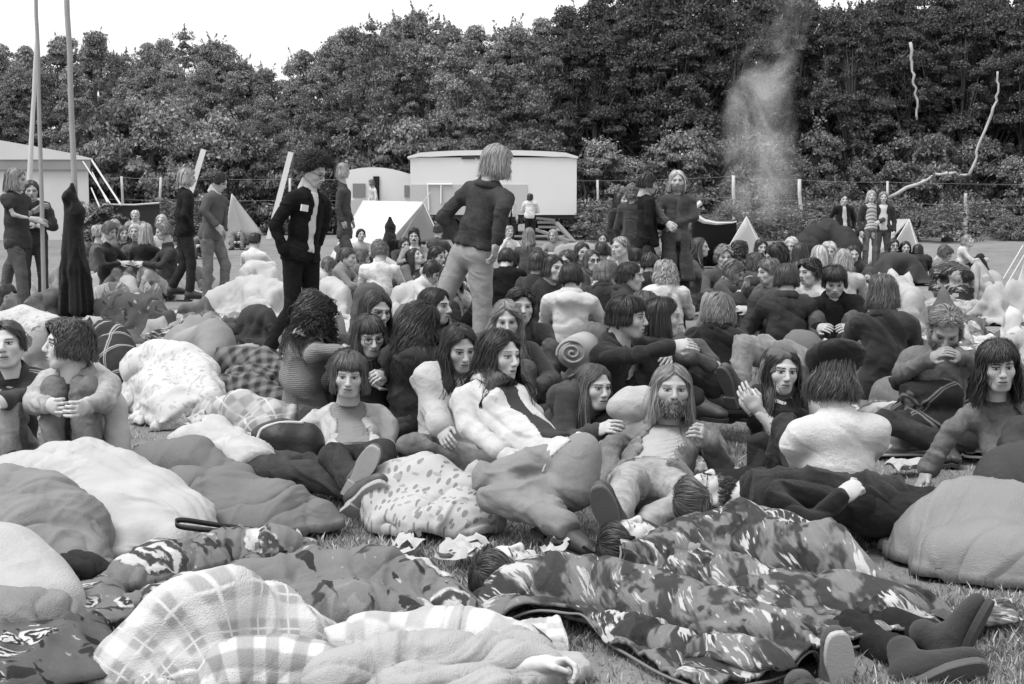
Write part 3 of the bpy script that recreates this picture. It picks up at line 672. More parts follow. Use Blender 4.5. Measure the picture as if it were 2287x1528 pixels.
# ------------------------------------------------------------------ small tents
def tent(lab, poly_faces, D, mats, extra_ropes=()):
    """faces given as lists of (u, v or None for the ground, depth offset)"""
    def P(q): u, v, dd = q; return ground(u, D + dd, 0.0) if v is None else at(u, v, D + dd)
    ps = [[P(q) for q in f] for f in poly_faces]; b = np.array([np.mean([p[0] for f in ps for p in f]), D, 0.0]); r = thing('ridge_tent', lab, 'tent', b)
    for f, (nm, mt) in zip(ps, mats):
        # subdivide for sag
        a = [np.asarray(p) for p in f]
        if len(a) == 3: a.append(a[2])
        n = 9; V = []; 
        for i in range(n):
            for j in range(n):
                s, t = i / (n - 1), j / (n - 1); p = (a[0] * (1 - s) + a[1] * s) * (1 - t) + (a[3] * (1 - s) + a[2] * s) * t
                sag = math.sin(math.pi * s) * math.sin(math.pi * t); p = p + np.array([0, .12 * sag, -.10 * sag]) + np.array([0, 1, 0]) * (vn(p * 1.5) - .5) * .14 * sag; V.append(p - b)
        i, j = np.meshgrid(np.arange(n - 1), np.arange(n - 1), indexing='ij'); q = (i * n + j).ravel(); q = np.stack([q, q + n, q + n + 1, q + 1], -1)
        o = link(nm, mesh(nm, V, q), mt, r); md = o.modifiers.new('thickness', 'SOLIDIFY'); md.thickness = .02
    for (u0, v0, d0, u1, v1, d1) in extra_ropes:
        mm = MB(); p1 = ground(u1, D + d1) if v1 is None else at(u1, v1, D + d1); mm.tube([at(u0, v0, D + d0), p1], .012, 5); mm.build('guy_rope', plain('rope', .62, .9, .4, 30), r, b)
    return r
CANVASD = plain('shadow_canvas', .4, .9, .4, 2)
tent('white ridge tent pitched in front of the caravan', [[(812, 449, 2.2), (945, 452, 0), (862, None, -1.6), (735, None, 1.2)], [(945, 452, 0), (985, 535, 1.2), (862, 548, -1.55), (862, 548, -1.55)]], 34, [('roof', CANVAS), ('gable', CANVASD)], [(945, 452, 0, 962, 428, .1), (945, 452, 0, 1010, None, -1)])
tent('narrow white tent between the walkers by the shrubs', [[(517, 433, 0), (548, None, .6), (503, None, -.4), (503, None, -.4)], [(517, 433, 0), (517, 433, 2.5), (590, None, 3), (548, None, .6)]], 48, [('front', CANVAS), ('side', CANVAS)])
tent('small white tent right of the smoke with its front to us', [[(1666, 484, 0), (1738, None, .3), (1588, None, -.3), (1588, None, -.3)], [(1666, 484, 0), (1666, 500, 2.6), (1750, None, 3), (1738, None, .3)]], 29, [('front', CANVAS), ('side', CANVAS)], [(1666, 484, 0, 1730, None, -.6)])
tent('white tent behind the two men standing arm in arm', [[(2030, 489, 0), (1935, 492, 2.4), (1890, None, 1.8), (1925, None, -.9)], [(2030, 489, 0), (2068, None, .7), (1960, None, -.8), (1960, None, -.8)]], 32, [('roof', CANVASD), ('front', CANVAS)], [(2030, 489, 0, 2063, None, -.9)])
tent('edge of a white tent cut by the right border', [[(2300, 545, 0), (2400, 500, 1), (2400, None, 0), (2268, None, -.3)]], 24, [('front', CANVAS)], [(2285, 548, 0, 2225, None, -1), (2290, 565, 0, 2240, None, -1.2)])
DARKCAN = plain('dark_canvas', .03, .85, .5, 2)
def build_awning():
    D = 31; b = ground(1600, D); r = thing('tarpaulin', 'sagging dark tarpaulin shelter with a pale hem left of the small tent', 'tarpaulin', b); V = []; n = 12
    top = [(1545, 478), (1572, 494), (1600, 499), (1640, 497), (1668, 486)]
    us = np.linspace(1545, 1645, n); vs = np.interp(us, [t[0] for t in top], [t[1] for t in top])
    for u, v in zip(us, vs):
        for t in (0, .5, 1): p = at(u, v, D) * (1 - t) + (ground(u, D + 1.6)) * t; V.append(p - b)
    i, j = np.meshgrid(np.arange(n - 1), np.arange(2), indexing='ij'); q = (i * 3 + j).ravel(); o = link('sheet', mesh('sheet', V, np.stack([q, q + 1, q + 4, q + 3], -1)), DARKCAN, r); o.modifiers.new('thickness', 'SOLIDIFY').thickness = .03
    mm = MB(); mm.tube([at(u, v, D - .05) for u, v in zip(us, vs)], np.linspace(.075, .015, n), 6); mm.build('hem', CANVAS, r, b)
    mm = MB(); mm.tube([at(1553, 462, D), at(1566, 452, D)], .06, 6); mm.build('pole_end', CANVAS, r, b)
build_awning()
# ------------------------------------------------------------------ smoke
def build_smoke():
    D = 42; m = bpy.data.materials.new('smoke'); m.use_nodes = True; X.nt = m.node_tree
    for n in list(m.node_tree.nodes):
        if n.type == 'BSDF_PRINCIPLED': m.node_tree.nodes.remove(n)
    o = objco(); a = sep(o); zz = a[2]
    ax = a[0] - (zz * zz * .026) - sn(zz * .9) * .25
    wd = 1.55 - zz * .1; q = X.m('POWER', (ax / wd), 2.0) + X.m('POWER', (a[1] / (wd * 1.2)), 2.0)
    n1 = noise(comb(ax, a[1], zz * .6), .75, 6, .65, 1.0); dens = (1 - sst(.1, 1.0, q)) * sst(.43, .80, n1) * sst(.3, 2.2, zz) * (1 - sst(3.6, 8.2, zz))
    v = m.node_tree.nodes.new('ShaderNodeVolumePrincipled'); v.inputs['Color'].default_value = (.9, .9, .9, 1); v.inputs['Anisotropy'].default_value = 0.0
    X.nt.links.new((dens * 1.7).o, v.inputs['Density']); X.nt.links.new(v.outputs[0], m.node_tree.nodes['Material Output'].inputs['Volume'])
    b = np.array([px(1668, D), D, .3]); mb = MB(); n = 10
    R = [(.1, 2.3), (3, 2.2), (6, 2.1), (9.8, 2.1)]; mb.tube([(z * .06, 0, z) for z, _ in R], [x for _, x in R], 16); ob = mb.build('smoke', m); ob.location = b
    import bmesh
    bm = bmesh.new(); bm.from_mesh(ob.data); bmesh.ops.recalc_face_normals(bm, faces=bm.faces); bm.to_mesh(ob.data); bm.free()
    tag(ob, 'thin column of pale campfire smoke drifting up before the wood', 'smoke', kind='stuff')
build_smoke()
# ------------------------------------------------------------------ people: templates
def _head(h):
    v = Vol((-.1, -.135, -.19), (.1, .13, .135), h)
    v.ell((0, .012, .025), (.0765, .098, .092), 0); v.ell((0, -.03, -.045), (.060, .064, .074), .04)
    v.ell((0, -.066, -.1), (.024, .02, .018), .035)
    for s in (-1, 1):
        v.ell((s * .044, -.058, -.028), (.024, .024, .022), .03); v.cone((s * .012, -.088, .02), (s * .045, -.074, .024), .009, .008, .022)
        v.cone((s * .066, .012, -.05), (s * .03, -.06, -.098), .018, .016, .03)
        v.ell((s * .033, -.102, .002), (.02, .017, .012), .014, sub=True); v.ell((s * .032, -.0775, .0), (.0155, .0125, .0115), .004)
        v.ell((s * .079, .014, -.012), (.008, .018, .031), .008, R=Rz(-s * .35)); v.ell((s * .012, -.104, -.037), (.0085, .010, .0075), .006)
        v.cone((s * .018, -.0835, .0105), (s * .044, -.076, .0085), .0045, .004, .006)
    v.cone((0, -.089, .012), (0, -.113, -.03), .0085, .0125, .012); v.ell((0, -.113, -.034), (.012, .010, .009), .008)
    v.ell((0, -.083, -.066), (.03, .018, .02), .02)
    v.cone((-.019, -.092, -.062), (.019, -.092, -.062), .0055, .0055, .006); v.cone((0, -.097, -.0625), (0, -.097, -.0625), .005, .005, .006); v.cone((-.015, -.091, -.0755), (.015, -.091, -.0755), .0065, .0065, .007)
    v.cone((-.024, -.097, -.0688), (.024, -.097, -.0688), .0028, .0028, .003, sub=True)
    v.cone((0, .022, -.05), (0, .035, -.175), .056, .058, .03)
    return v.nets()
def _hand(h, curl, sp=1.0):
    v = Vol((-.07, -.11, -.21), (.08, .05, .05), h)
    v.ell((0, 0, -.05), (.041, .0155, .052), 0); v.cone((0, 0, .03), (0, 0, -.02), .027, .027, .02, wide=(V3(1, 0, 0), .85)); v.ell((.024, -.012, -.035), (.018, .014, .032), .015)
    for k, (x, L) in enumerate(((.031, .072), (.0105, .081), (-.0105, .076), (-.030, .06))):
        p = np.array([x, 0, -.088]); a = 0; c = [q * (1 + .12 * (k - 1)) for q in curl]; spr = x * 1.6 * sp
        for j, f in enumerate((.46, .3, .24)):
            a += rad(c[j]); d = np.array([spr * math.cos(a), -math.sin(a), -math.cos(a)]); q = p + nrm(d) * L * f
            v.cone(p, q, .0088 - .0008 * j, .0082 - .0008 * j, .004); p = q
    t = curl[0] / 75.0; p0 = np.array([.03, -.006, -.022]); p1 = np.array([.056 - .012 * t, -.012 - .02 * t, -.055]); p2 = np.array([.06 - .04 * t, -.018 - .03 * t, -.088])
    v.cone(p0, p1, .0125, .0105, .008).cone(p1, p2, .0102, .0082, .004)
    return v.nets()
def _foot(h):
    v = Vol((-.07, -.21, -.11), (.07, .08, .05), h)
    v.cone((0, .01, .04), (0, .012, -.05), .036, .04, 0); v.cone((0, .03, -.05), (0, -.11, -.065), .037, .03, .03, wide=(V3(1, 0, 0), .8)); v.cone((0, -.02, -.03), (0, -.09, -.055), .034, .026, .03)
    for k in range(5): x = -.034 + k * .0165; v.ell((x, -.165 + .011 * k, -.074), (.0075 + (.003 if k == 0 else 0), .022, .009), .006)
    v.cone((-.026, -.12, -.068), (.03, -.1, -.07), .024, .02, .02); v.half((0, 0, -.09), (0, 0, -1)); return v.nets()
def _shoe(h, boot=False):
    v = Vol((-.08, -.23, -.12), (.08, .09, .14), h)
    v.cone((0, .008, .045 if boot else .012), (0, .012, -.05), .045, .047, 0); v.cone((0, .025, -.05), (0, -.13, -.055), .045, .036, .03, wide=(V3(1, 0, 0), .9)); v.cone((0, -.02, -.025), (0, -.1, -.05), .042, .034, .03)
    v.ell((0, -.155, -.058), (.042, .045, .03), .02); v.half((0, 0, -.085), (0, 0, -1))
    if not boot: v.ell((0, .005, .05), (.04, .045, .04), .004, sub=True)
    return v.nets()
def _sole():
    n = 28; V = []; out = []
    for i in range(n):
        a = i / n * 6.2832; y = -.0625 + .1375 * math.cos(a); t = (y + .2) / .275; wdt = .049 * (1 - .28 * math.exp(-((t - .62) / .16) ** 2)) * (.92 if t > .7 else 1.0)
        out.append((wdt * np.sign(math.sin(a)) * abs(math.sin(a)) ** .6, y))
    Z = [(-.082, .97), (-.086, 1.0), (-.104, 1.0), (-.107, .96)]
    for z, f in Z: V += [(x * f, -.0625 + (y + .0625) * f, z) for x, y in out]
    m = MB(); i = np.arange(n); j = (i + 1) % n; q = np.vstack([np.stack([k * n + i, k * n + n + i, k * n + n + j, k * n + j], -1) for k in range(3)]); c0, c1 = 4 * n, 4 * n + 1
    V += [(0, -.06, -.082), (0, -.06, -.107)]; t = np.vstack([np.stack([i, j, np.full(n, c0)], -1), np.stack([3 * n + j, 3 * n + i, np.full(n, c1)], -1)]); m.add(V, q, t)
    m.box((0, .038, -.115), (.078, .075, .018)); return m.get()
CURL = {'relax': (18, 26, 16), 'flat': (4, 8, 5), 'hold': (48, 52, 30), 'fist': (72, 86, 50), 'drape': (35, 15, 8)}
_TC = {}
def tmpl(nm, *a):
    k = (nm,) + a
    if k not in _TC: _TC[k] = {'head': _head, 'hand': lambda h, c: _hand(h, CURL[c]), 'foot': _foot, 'shoe': _shoe}[nm](*a)
    return _TC[k]
SOLE = _sole()
def headframe(face):
    if len(face) == 2:
        f = nrm(face[0]); u = np.asarray(face[1], float); u = nrm(u - f * (u @ f)); return np.stack([np.cross(-f, u), -f, u], 1)
    y, p, r = (rad(q) for q in face); return Rz(y) @ Rx(p) @ Ry(r)
def eyetone(V, skin, hair, brow, scalp=True, fem=False, closed=False, stub=0.0, gaze=0.0, fv=None):
    fv = np.zeros(8) if fv is None else fv
    x, y, z = V[:, 0], V[:, 1], V[:, 2]; ax = np.abs(x); t = np.full(len(V), skin); fr_ = y < -.045
    t = t * (1 - .10 * np.exp(-((ax - .04) / .02) ** 2 - ((z + .0) / .03) ** 2) * fr_)  # skin painted slightly darker round the eyes as socket shade
    if stub: t = np.where((z < -.045) & (y < .02) & ~((ax < .026) & (z > -.085) & (z < -.052)), t * (1 - stub), t)
    lipm = (z > -.081) & (z < -.0585 - 8 * ax * ax) & (z > -.083 + 10 * ax * ax) & (ax < .024) & (y < -.082); t = np.where(lipm, skin * (.6 if fem else .7), t)
    t = np.where((np.abs(z + .0688) < .0022) & (ax < .023) & (y < -.08), skin * .16, t)
    t = np.where(((ax - .0095) ** 2 + (z + .0435) ** 2 < .0045 ** 2) & (y < -.095), skin * .2, t)
    bz = .0205 + .0016 * fv[0] + .006 * np.cos((ax - .034) / .03) - .003; bm = (np.abs(z - bz) < (.0024 if fem else .0036 + .0007 * fv[3])) & (ax > .011) & (ax < .055) & fr_; t = np.where(bm, np.minimum(brow, skin) * .8 + .02, t)
    ex = (ax - .032) / .0165; ez = z / (.0062 + .0007 * fv[5]); em = (ex ** 2 + ez ** 2 < 1) & (y < -.06)
    if not closed:
        t = np.where(em, skin * 1.05, t); t = np.where(((x - np.sign(x) * .032 - gaze * .005) ** 2 + (z - .0006) ** 2 < .0072 ** 2) & em, .012, t)
        t = np.where((np.abs(z - .0066 + 7 * (ax - .032) ** 2) < .0034) & (np.abs(ex) < 1.15) & (y < -.055), .015 if fem else .04, t)
        t = np.where((np.abs(z + .0066 - 7 * (ax - .032) ** 2) < .0014) & (np.abs(ex) < 1) & (y < -.055), skin * .3, t)
    else: t = np.where((np.abs(z + .003 - 9 * (ax - .032) ** 2) < .0026) & (np.abs(ex) < 1.1) & (y < -.05), skin * .22, t)
    if scalp: t = np.where(((y < -.04) & (z > .072)) | ((y >= -.04) & (z > .03 - (y + .04) * .9)) | ((y > .03) & (z > -.075)), hair, t)
    return t
def ribbons(P, outw, wd, tone):
    """P (n,m,3) strand points -> flat tapered ribbons"""
    n, m, _ = P.shape; T = np.gradient(P, axis=1); T /= np.maximum(np.linalg.norm(T, axis=2), 1e-9)[..., None]
    S = np.cross(T, outw); S /= np.maximum(np.linalg.norm(S, axis=2), 1e-9)[..., None]
    tp = np.interp(np.linspace(0, 1, m), [0, .15, .7, 1], [.6, 1, .9, .12])[None, :, None] * wd
    mid = P + outw * 0.0
    V = np.stack([mid - S * tp * .5, mid + outw * .0015, mid + S * tp * .5], 2).reshape(-1, 3)
    i = (np.arange(n)[:, None] * m + np.arange(m - 1)[None]).ravel() * 3
    q = np.vstack([np.stack([i + a, i + a + 1, i + a + 4, i + a + 3], -1) for a in (0, 1)])
    return V, q, np.repeat(tone.reshape(n, -1) if tone.ndim > 1 else np.repeat(tone[:, None], m, 1), 3, axis=1).ravel()
def make_hair(c, R, hp, near, caps, seed):
    """hp: L strand length, tone, vol, fringe, wave, part, flare, hl hairline"""
    rg = np.random.default_rng(seed); n = hp.get('n', 3000 if near > 1 else 1900 if near else 500); L = hp.get('L', .4); vol = hp.get('vol', 1.0); tone = hp['tone']; wave = hp.get('wave', .006)
    fringe = hp.get('fringe', False); rx, ry, rz = .0785, .1, .0945
    ph = []; th = []
    while len(ph) < n:
        p = rg.uniform(-math.pi, math.pi, 4000); t = np.arcsin(rg.uniform(-.45, 1, 4000)); a = np.degrees(np.abs(p))
        tmin = np.interp(a, [0, 42, 60, 85, 110, 180], [hp.get('hl', 40), hp.get('hl', 40) - 4, 22, 5, -12, -26]); k = np.degrees(t) > tmin; ph += list(p[k]); th += list(t[k])
    ph = np.array(ph[:n]); th = np.array(th[:n]); part = hp.get('part', 0.0)
    aph = np.abs(ph); sg = np.where(np.sin(ph) * .08 * np.cos(th) > part, 1.0, -1.0)
    fa = rad(hp.get('fa', 60)); tgt = np.where(aph < fa, sg * (fa + (aph / fa) * rad(22)), ph); the = np.full(n, rad(-8.0))
    if fringe:
        f = aph < rad(52); tgt = np.where(f, ph * 1.05, tgt); the = np.where(f, rad(4), the)
    m1, m2 = 9, 11; lay = rg.random(n) ** .7; rs = 1.03 + (.06 + .17 * (vol - .6)) * lay
    t = np.linspace(0, 1, m1)[None]; sm = t * t * (3 - 2 * t)
    # great-arc over the skull
    TH = th[:, None] * (1 - t) + the[:, None] * t; dphi = tgt - ph; dphi = np.where(dphi > math.pi, dphi - 2 * math.pi, np.where(dphi < -math.pi, dphi + 2 * math.pi, dphi)); PH = ph[:, None] + dphi[:, None] * sm
    rr = 1.0 + (rs[:, None] - 1.0) * np.minimum(1, .35 + t * 2.2) + (vol - 1) * .16 * np.sin(np.clip(TH, 0, 1.5))
    A = np.stack([np.sin(PH) * np.cos(TH) * rx * rr, -np.cos(PH) * np.cos(TH) * ry * rr, np.sin(TH) * rz * rr], -1) + [0, .012, .022]
    A = A @ R.T + c
    out_e = (A[:, -1] - c) - R @ np.array([0, .012, 0]); oh = out_e.copy(); oh[:, 2] = 0; oh /= np.maximum(np.linalg.norm(oh, axis=1), 1e-6)[:, None]
    ll = np.linspace(0, 1, m2 + 1)[None, 1:, None] * .62; dn = np.array([0, 0, -1.0])
    fl = hp.get('flare', .02); tn = ll / .62
    B = A[:, -1:, :] + dn * ll + oh[:, None] * (fl * np.sin(tn * 3.0 + .2) * (.4 + lay[:, None, None]) * .9 - .03 * tn * (1 if L > .3 else .2))
    P = np.concatenate([A, B], 1)
    # truncate to the strand length
    sl = np.linalg.norm(np.diff(P, axis=1), axis=2); s = np.concatenate([np.zeros((n, 1)), np.cumsum(sl, 1)], 1)
    ln = L * rg.uniform(.72, 1.08, n) if L <= .12 or hp.get('afro') else np.minimum(s[:, m1 - 1], .16) * .75 + (L - .11) * rg.uniform(.78, 1.04, n) + .03
    if fringe: ln = np.where(aph < rad(52), np.minimum(ln, s[:, m1 - 1] * rg.uniform(.86, 1.02, n)), ln)
    m = 14 if near else 9; q = np.linspace(0, 1, m)[None] * np.minimum(ln, s[:, -1] * .999)[:, None]; Pn = np.empty((n, m, 3))
    for i in range(n):
        for k in range(3): Pn[i, :, k] = np.interp(q[i], s[i], P[i, :, k])
    P = Pn; ctr = c + R @ np.array([0, .012, .02])
    cl = vn(P[:, 0] * (22 if wave < .012 else 48) + seed); g = (q / .4)[..., None]
    wv = np.stack([np.sin(q * hp.get('wf', 26) + cl[:, None] * 40 + k * 2.1) for k in range(3)], -1) * wave * (.3 + g * 1.2)
    P = P + wv + (np.stack([vn(P * 9 + k * 17.0 + seed) for k in range(3)], -1) - .5) * (wave * 3.2 * np.minimum(1, .25 + g)) + rg.normal(size=(n, 1, 3)) * .003 + rg.normal(size=(n, 1, 3)) * (np.minimum(g, 1.2) * (.008 + .03 * (rg.random((n, 1, 1)) > .93)))
    if hp.get('afro'):
        o = P[:, :1] - ctr; o /= np.linalg.norm(o, axis=2)[..., None]; o = o + [0, 0, .15] + rg.normal(size=(n, 1, 3)) * .14
        P = P[:, :1] + o * q[..., None] + np.stack([np.sin(q * 120 + cl[:, None] * 50 + k * 2.1) for k in range(3)], -1) * .011 + (np.stack([vn(P * 30 + k * 17.0) for k in range(3)], -1) - .5) * (q / .1)[..., None] * .05 + np.array([0, 0, -1.0]) * (q ** 2)[..., None] * hp.get('droop', 2.5)
    for a, b, r0, r1 in caps:
        ab_ = b - a; tt = np.clip(((P - a) @ ab_) / (ab_ @ ab_), 0, 1); d = P - a - tt[..., None] * ab_; D = np.linalg.norm(d, axis=2); r = r0 + (r1 - r0) * tt + .006 + .02 * lay[:, None]
        P = np.where((D < r)[..., None], a + tt[..., None] * ab_ + d / np.maximum(D, 1e-6)[..., None] * r[..., None], P)
    o = P - ctr; o[..., 2] *= .3; o /= np.maximum(np.linalg.norm(o, axis=2), 1e-6)[..., None]
    tn_ = tone * (.55 + .9 * rg.random(n))[:, None] * (1 + hp.get('tip', .35) * q / max(L, .05)) * (.8 + .4 * cl[:, None])
    return ribbons(P, o, (.0045 if near > 1 else .0055 if near else .012) * hp.get('wd', 1.0), tn_)
def make_beard(c, R, bp, V, N, near, seed):
    rg = np.random.default_rng(seed); x, y, z = V[:, 0], V[:, 1], V[:, 2]; ax = np.abs(x)
    mk = (z < -.045 - .6 * np.maximum(0, .02 - ax)) & (z > -.125) & (y < .012) & ~((ax < .021) & (z > -.083) & (z < -.058))
    if bp.get('tash'): mk |= (ax < .03) & (np.abs(z + .053) < .005) & (y < -.08)
    if bp.get('only_tash'): mk = (ax < .032) & (np.abs(z + .0535 + ax * .15) < .0055) & (y < -.078)
    I = np.where(mk)[0]; I = rg.choice(I, min(len(I) * 3, bp.get('n', 700 if near else 160))); L = bp.get('L', .03) * rg.uniform(.5, 1.2, len(I)); m = 5
    d = N[I] * .45 + np.array([0, -.12, -.8]); d /= np.linalg.norm(d, axis=1)[:, None]
    P = V[I][:, None] + d[:, None] * (np.linspace(-.1, 1, m)[None, :, None] * L[:, None, None]); P = P + rg.normal(size=P.shape) * .0016
    P = P @ R.T + c; o = np.repeat((N[I] @ R.T)[:, None], m, 1); return ribbons(P, o, .005 if near else .012, bp['tone'] * (.5 + rg.random(len(I))))
# ------------------------------------------------------------------ posing
def reach(p, L, u, v, s):
    if abs(s) > 1.5: q = at(u, v, s); return p + nrm(q - p) * L
    d = nrm(ray(u, v)); oc = CAM - p; b = d @ oc; disc = b * b - (oc @ oc - L * L)
    if disc < 0: q = CAM - d * b; return p + nrm(q - p) * L
    return CAM + d * (-b + s * math.sqrt(disc))
ARM = {'hang': ((.06, -.02, -.28), (-.01, .09, -.23)), 'knees': ((.07, .19, -.20), (-.13, .2, .03)), 'lap': ((.08, .08, -.26), (-.17, .17, -.05)), 'back': ((.10, -.18, -.22), (.05, -.05, -.24)),
       'pocket': ((.11, -.07, -.26), (-.06, .11, -.2)), 'fold': ((.06, .08, -.26), (-.24, .1, .03)), 'raise': ((.06, .16, -.2), (-.1, .06, .22)), 'hug': ((.05, .2, -.16), (-.2, .15, .02))}
LEG = {'stand': ((.02, .02, -.43), (.0, -.03, -.41)), 'up': ((.05, .3, .3), (.0, .14, -.385)), 'cross': ((.27, .31, .08), (-.36, -.02, -.12)), 'fwd': ((.05, .42, .04), (.03, .38, -.08)), 'strf': ((.0, .16, -.4), (.0, -.04, -.41)), 'strb': ((.0, -.1, -.42), (.0, -.26, -.31)), 'kneel': ((.1, .4, -.02), (-.0, -.4, -.04))}
PEOPLE = []
def person(lab, D, hd, yaw, face=(0, 0, 0), pel=None, pose='sit', a='knees', b='knees', la='up', lb='up', s=1.0, skin=.5, hair=None, beard=None, top=None, shirt=None, bot=.1, shoes=.05, hl=None, cfr=.62, cpx=None, hands=('relax', 'relax'), feet=(None, None), hunch=None,
           fr=None, lean=0.0, fem=False, glasses=False, closed=False, group=None, hs=1.0, syaw=0.0, gaze=0.0, stub=0.0, palm=(None, None), seed=None, parts=True, botk='denim', fs=1.0, hide=(), inf=1.0):
    seed = seed if seed is not None else len(PEOPLE) + 1; rg = np.random.default_rng(seed); near = 2 if D < 8.6 else 1 if D < 13 else 0
    if fr is not None: lat, fwd = nrm(fr[0]), nrm(fr[1])
    else: lat, fwd = Rz(rad(yaw)) @ V3(1, 0, 0), Rz(rad(yaw)) @ V3(0, -1, 0)
    H = at(hd[0], hd[1], D + (hd[2] if len(hd) > 2 else 0))
    if pel is None:
        hz = {'sit': .12, 'stand': .93 * s}[pose]; P = np.array([H[0], H[1], 0.0]) - fwd * lean; P[2] = float(gz(P[1])) + hz
    elif len(pel) == 3 and pel[2] < 1.5: P = ground(pel[0], pel[1], pel[2])
    else: P = at(*pel)
    if hunch is None: hunch = .055 if pose == 'sit' else .01
    T = H - P; bk = -fwd + T * ((fwd @ T) / (T @ T)); bk = nrm(bk) if np.linalg.norm(bk) > .05 else -fwd; C = P + T * cfr + bk * hunch if cpx is None else at(*cpx); R = headframe(face); HN = H + R @ V3(0, .03, -.055) * s; N = C + (HN - C) * .55; tu = nrm(C - P)
    cl = lat if not syaw else nrm(Rz(rad(syaw)) @ lat); cl = nrm(cl - tu * (cl @ tu)); cf = nrm(np.cross(tu, cl)); cf = -cf if cf @ fwd < 0 else cf
    cu = tu
    J = {}
    hlv = nrm(hl) if hl is not None else lat
    sw, hw = .18 * s * (.9 if fem else 1.0), .085 * s
    for sd, sg, ar, lg in (('a', -1, a, la), ('b', 1, b, lb)):
        sh = C + cl * sg * sw + cu * .035; J['s' + sd] = sh; p = sh
        for k, L in ((0, .285 * s), (1, .245 * s)):
            e = ar if isinstance(ar, str) else (ar[k] if k < len(ar) else None)
            if isinstance(e, str): o = ARM[e][k]; q = p + (lat * sg * o[0] + fwd * o[1] + V3(0, 0, o[2])) * s
            elif e is None: q = p + nrm(p - sh) * L
            elif len(e) == 4: q = p + nrm(lat * sg * e[0] + fwd * e[1] + V3(0, 0, e[2])) * L
            else: q = reach(p, L, *e)
            J[('e', 'w')[k] + sd] = q; p = q
        hp = P + hlv * sg * hw; J['h' + sd] = hp; p = hp
        for k, L in ((0, .425 * s), (1, .405 * s)):
            e = lg if isinstance(lg, str) else lg[k]
            if isinstance(e, str): o = LEG[e][k]; q = p + (lat * sg * o[0] + fwd * o[1] + V3(0, 0, o[2])) * s
            elif len(e) == 4: q = p + nrm(lat * sg * e[0] + fwd * e[1] + V3(0, 0, e[2])) * L
            else: q = reach(p, L, *e)
            if k == 1: q[2] = max(q[2], float(gz(q[1])) + .07)
            else: q[2] = max(q[2], float(gz(q[1])) + .06)
            J[('k', 'n')[k] + sd] = q; p = q
    base = np.array([P[0], P[1], float(gz(P[1]))]); root = thing('person', lab, 'person', base, group)
    PEOPLE.append((lab, np.linalg.norm(T) / s, D, H[2] - base[2]))
    hstep = float(np.clip(D * .0015, .008, .03)); allp = np.array([P, C, H] + list(J.values())); lo, hi = allp.min(0) - .22, allp.max(0) + .22
    mid = (P + C) / 2 + bk * hunch * .5; hu = nrm(mid - P)
    def torso(v, i, hem=0.0, sl=1.0, arms=True, neck=True, flare=.0, low=True):
        v.cone(P - hlv * .07 * s, P + hlv * .07 * s, .1 * s + i, .1 * s + i, .03)
        v.cone(P + hu * .04, mid, .096 * s + i, .09 * s + i * (1.4 if i > .01 else 1), .05, wide=(lat, .78)); v.cone(mid, C, .09 * s + i * (1.4 if i > .01 else 1), .097 * s + i, .05, wide=(cl, .74))
        if fem:
            for sg in (-1, 1): v.ell(C - cu * .08 + cl * sg * .065 + cf * .07, (.045, .045, .045), .07)
        v.cone(C - cl * sw * .66 + cu * .03, C + cl * sw * .66 + cu * .03, .056 * s + i, .056 * s + i, .055)
        if neck: v.cone(C + cu * .06, N if i < 0 else C + (N - C) * .72, .072 * s + i * .6, .058 * s + i * .5, .04)
        if hem: v.cone(P + hu * .05, P - hu * hem, .11 * s + i, .114 * s + i + flare, .04, wide=(lat, .8))
        for sd in 'ab':
            if arms and sl > 0:
                sh, el, wr = J['s' + sd], J['e' + sd], J['w' + sd]
                if sl > .5:
                    en = el + (wr - el) * min(1, (sl - .5) * 2); v.cone(sh - cu * .008, el, .047 * s + i, .036 * s + i, .035); v.cone(el, en, .037 * s + i * .9, .028 * s + i * .8, .02)
                else: v.cone(sh, sh + (el - sh) * sl * 2, .05 * s + i, .046 * s + i * 1.2, .035)
        return v
    def legs(v, i, cut=1.0, flare=0.0):
        v.cone(P - hlv * .07 * s, P + hlv * .07 * s, .1 * s + i * .5, .1 * s + i * .5, .03); v.cone(P + hu * .02, P + hu * .12, .099 * s + i * .4, .093 * s + i * .3, .04, wide=(lat, .8))
        for sd in 'ab':
            h_, k_, n_ = J['h' + sd], J['k' + sd], J['n' + sd]; e = k_ + (n_ - k_) * cut
            v.cone(h_, k_, .083 * s + i, .054 * s + i, .014); v.cone(k_, e, .052 * s + i, .038 * s + i + flare, .025)
        return v
    # body: one continuous surface, with head and hands
    hb = max(hstep, .0105); v = Vol(lo, hi, hb); torso(v, -.012 if top else -.004, neck=True); legs(v, -.012); v.cone(C + cu * .06, HN, .062, .056, .03)
    BV, BQ = v.nets(); bt = np.full(len(BV), skin); Vs, Qs, Ts = [BV], [BQ], [bt]; nv = len(BV)
    th, tq = tmpl('head', .0032 if near == 2 else .0048 if near else .009); hh = hair['tone'] if hair else .1
    fv = rg.normal(size=8); tone = eyetone(th, skin, hh if hair else skin, min(hh * (1.2 + .5 * fv[0] ** 2), skin * .8), hair is not None and not hair.get('bald'), fem, closed, stub, gaze, fv); var = 1 + fv[1:4] * [.035, .02, .03]
    hx = th * var * hs * s; ax_, ay_, az_ = np.abs(th[:, 0]), th[:, 1], th[:, 2]
    nose = np.exp(-(ax_ / .02) ** 2 - ((az_ + .02) / .03) ** 2) * (ay_ < -.08); hx[:, 1] -= nose * .004 * fv[4]; hx[:, 2] -= nose * .004 * fv[5]
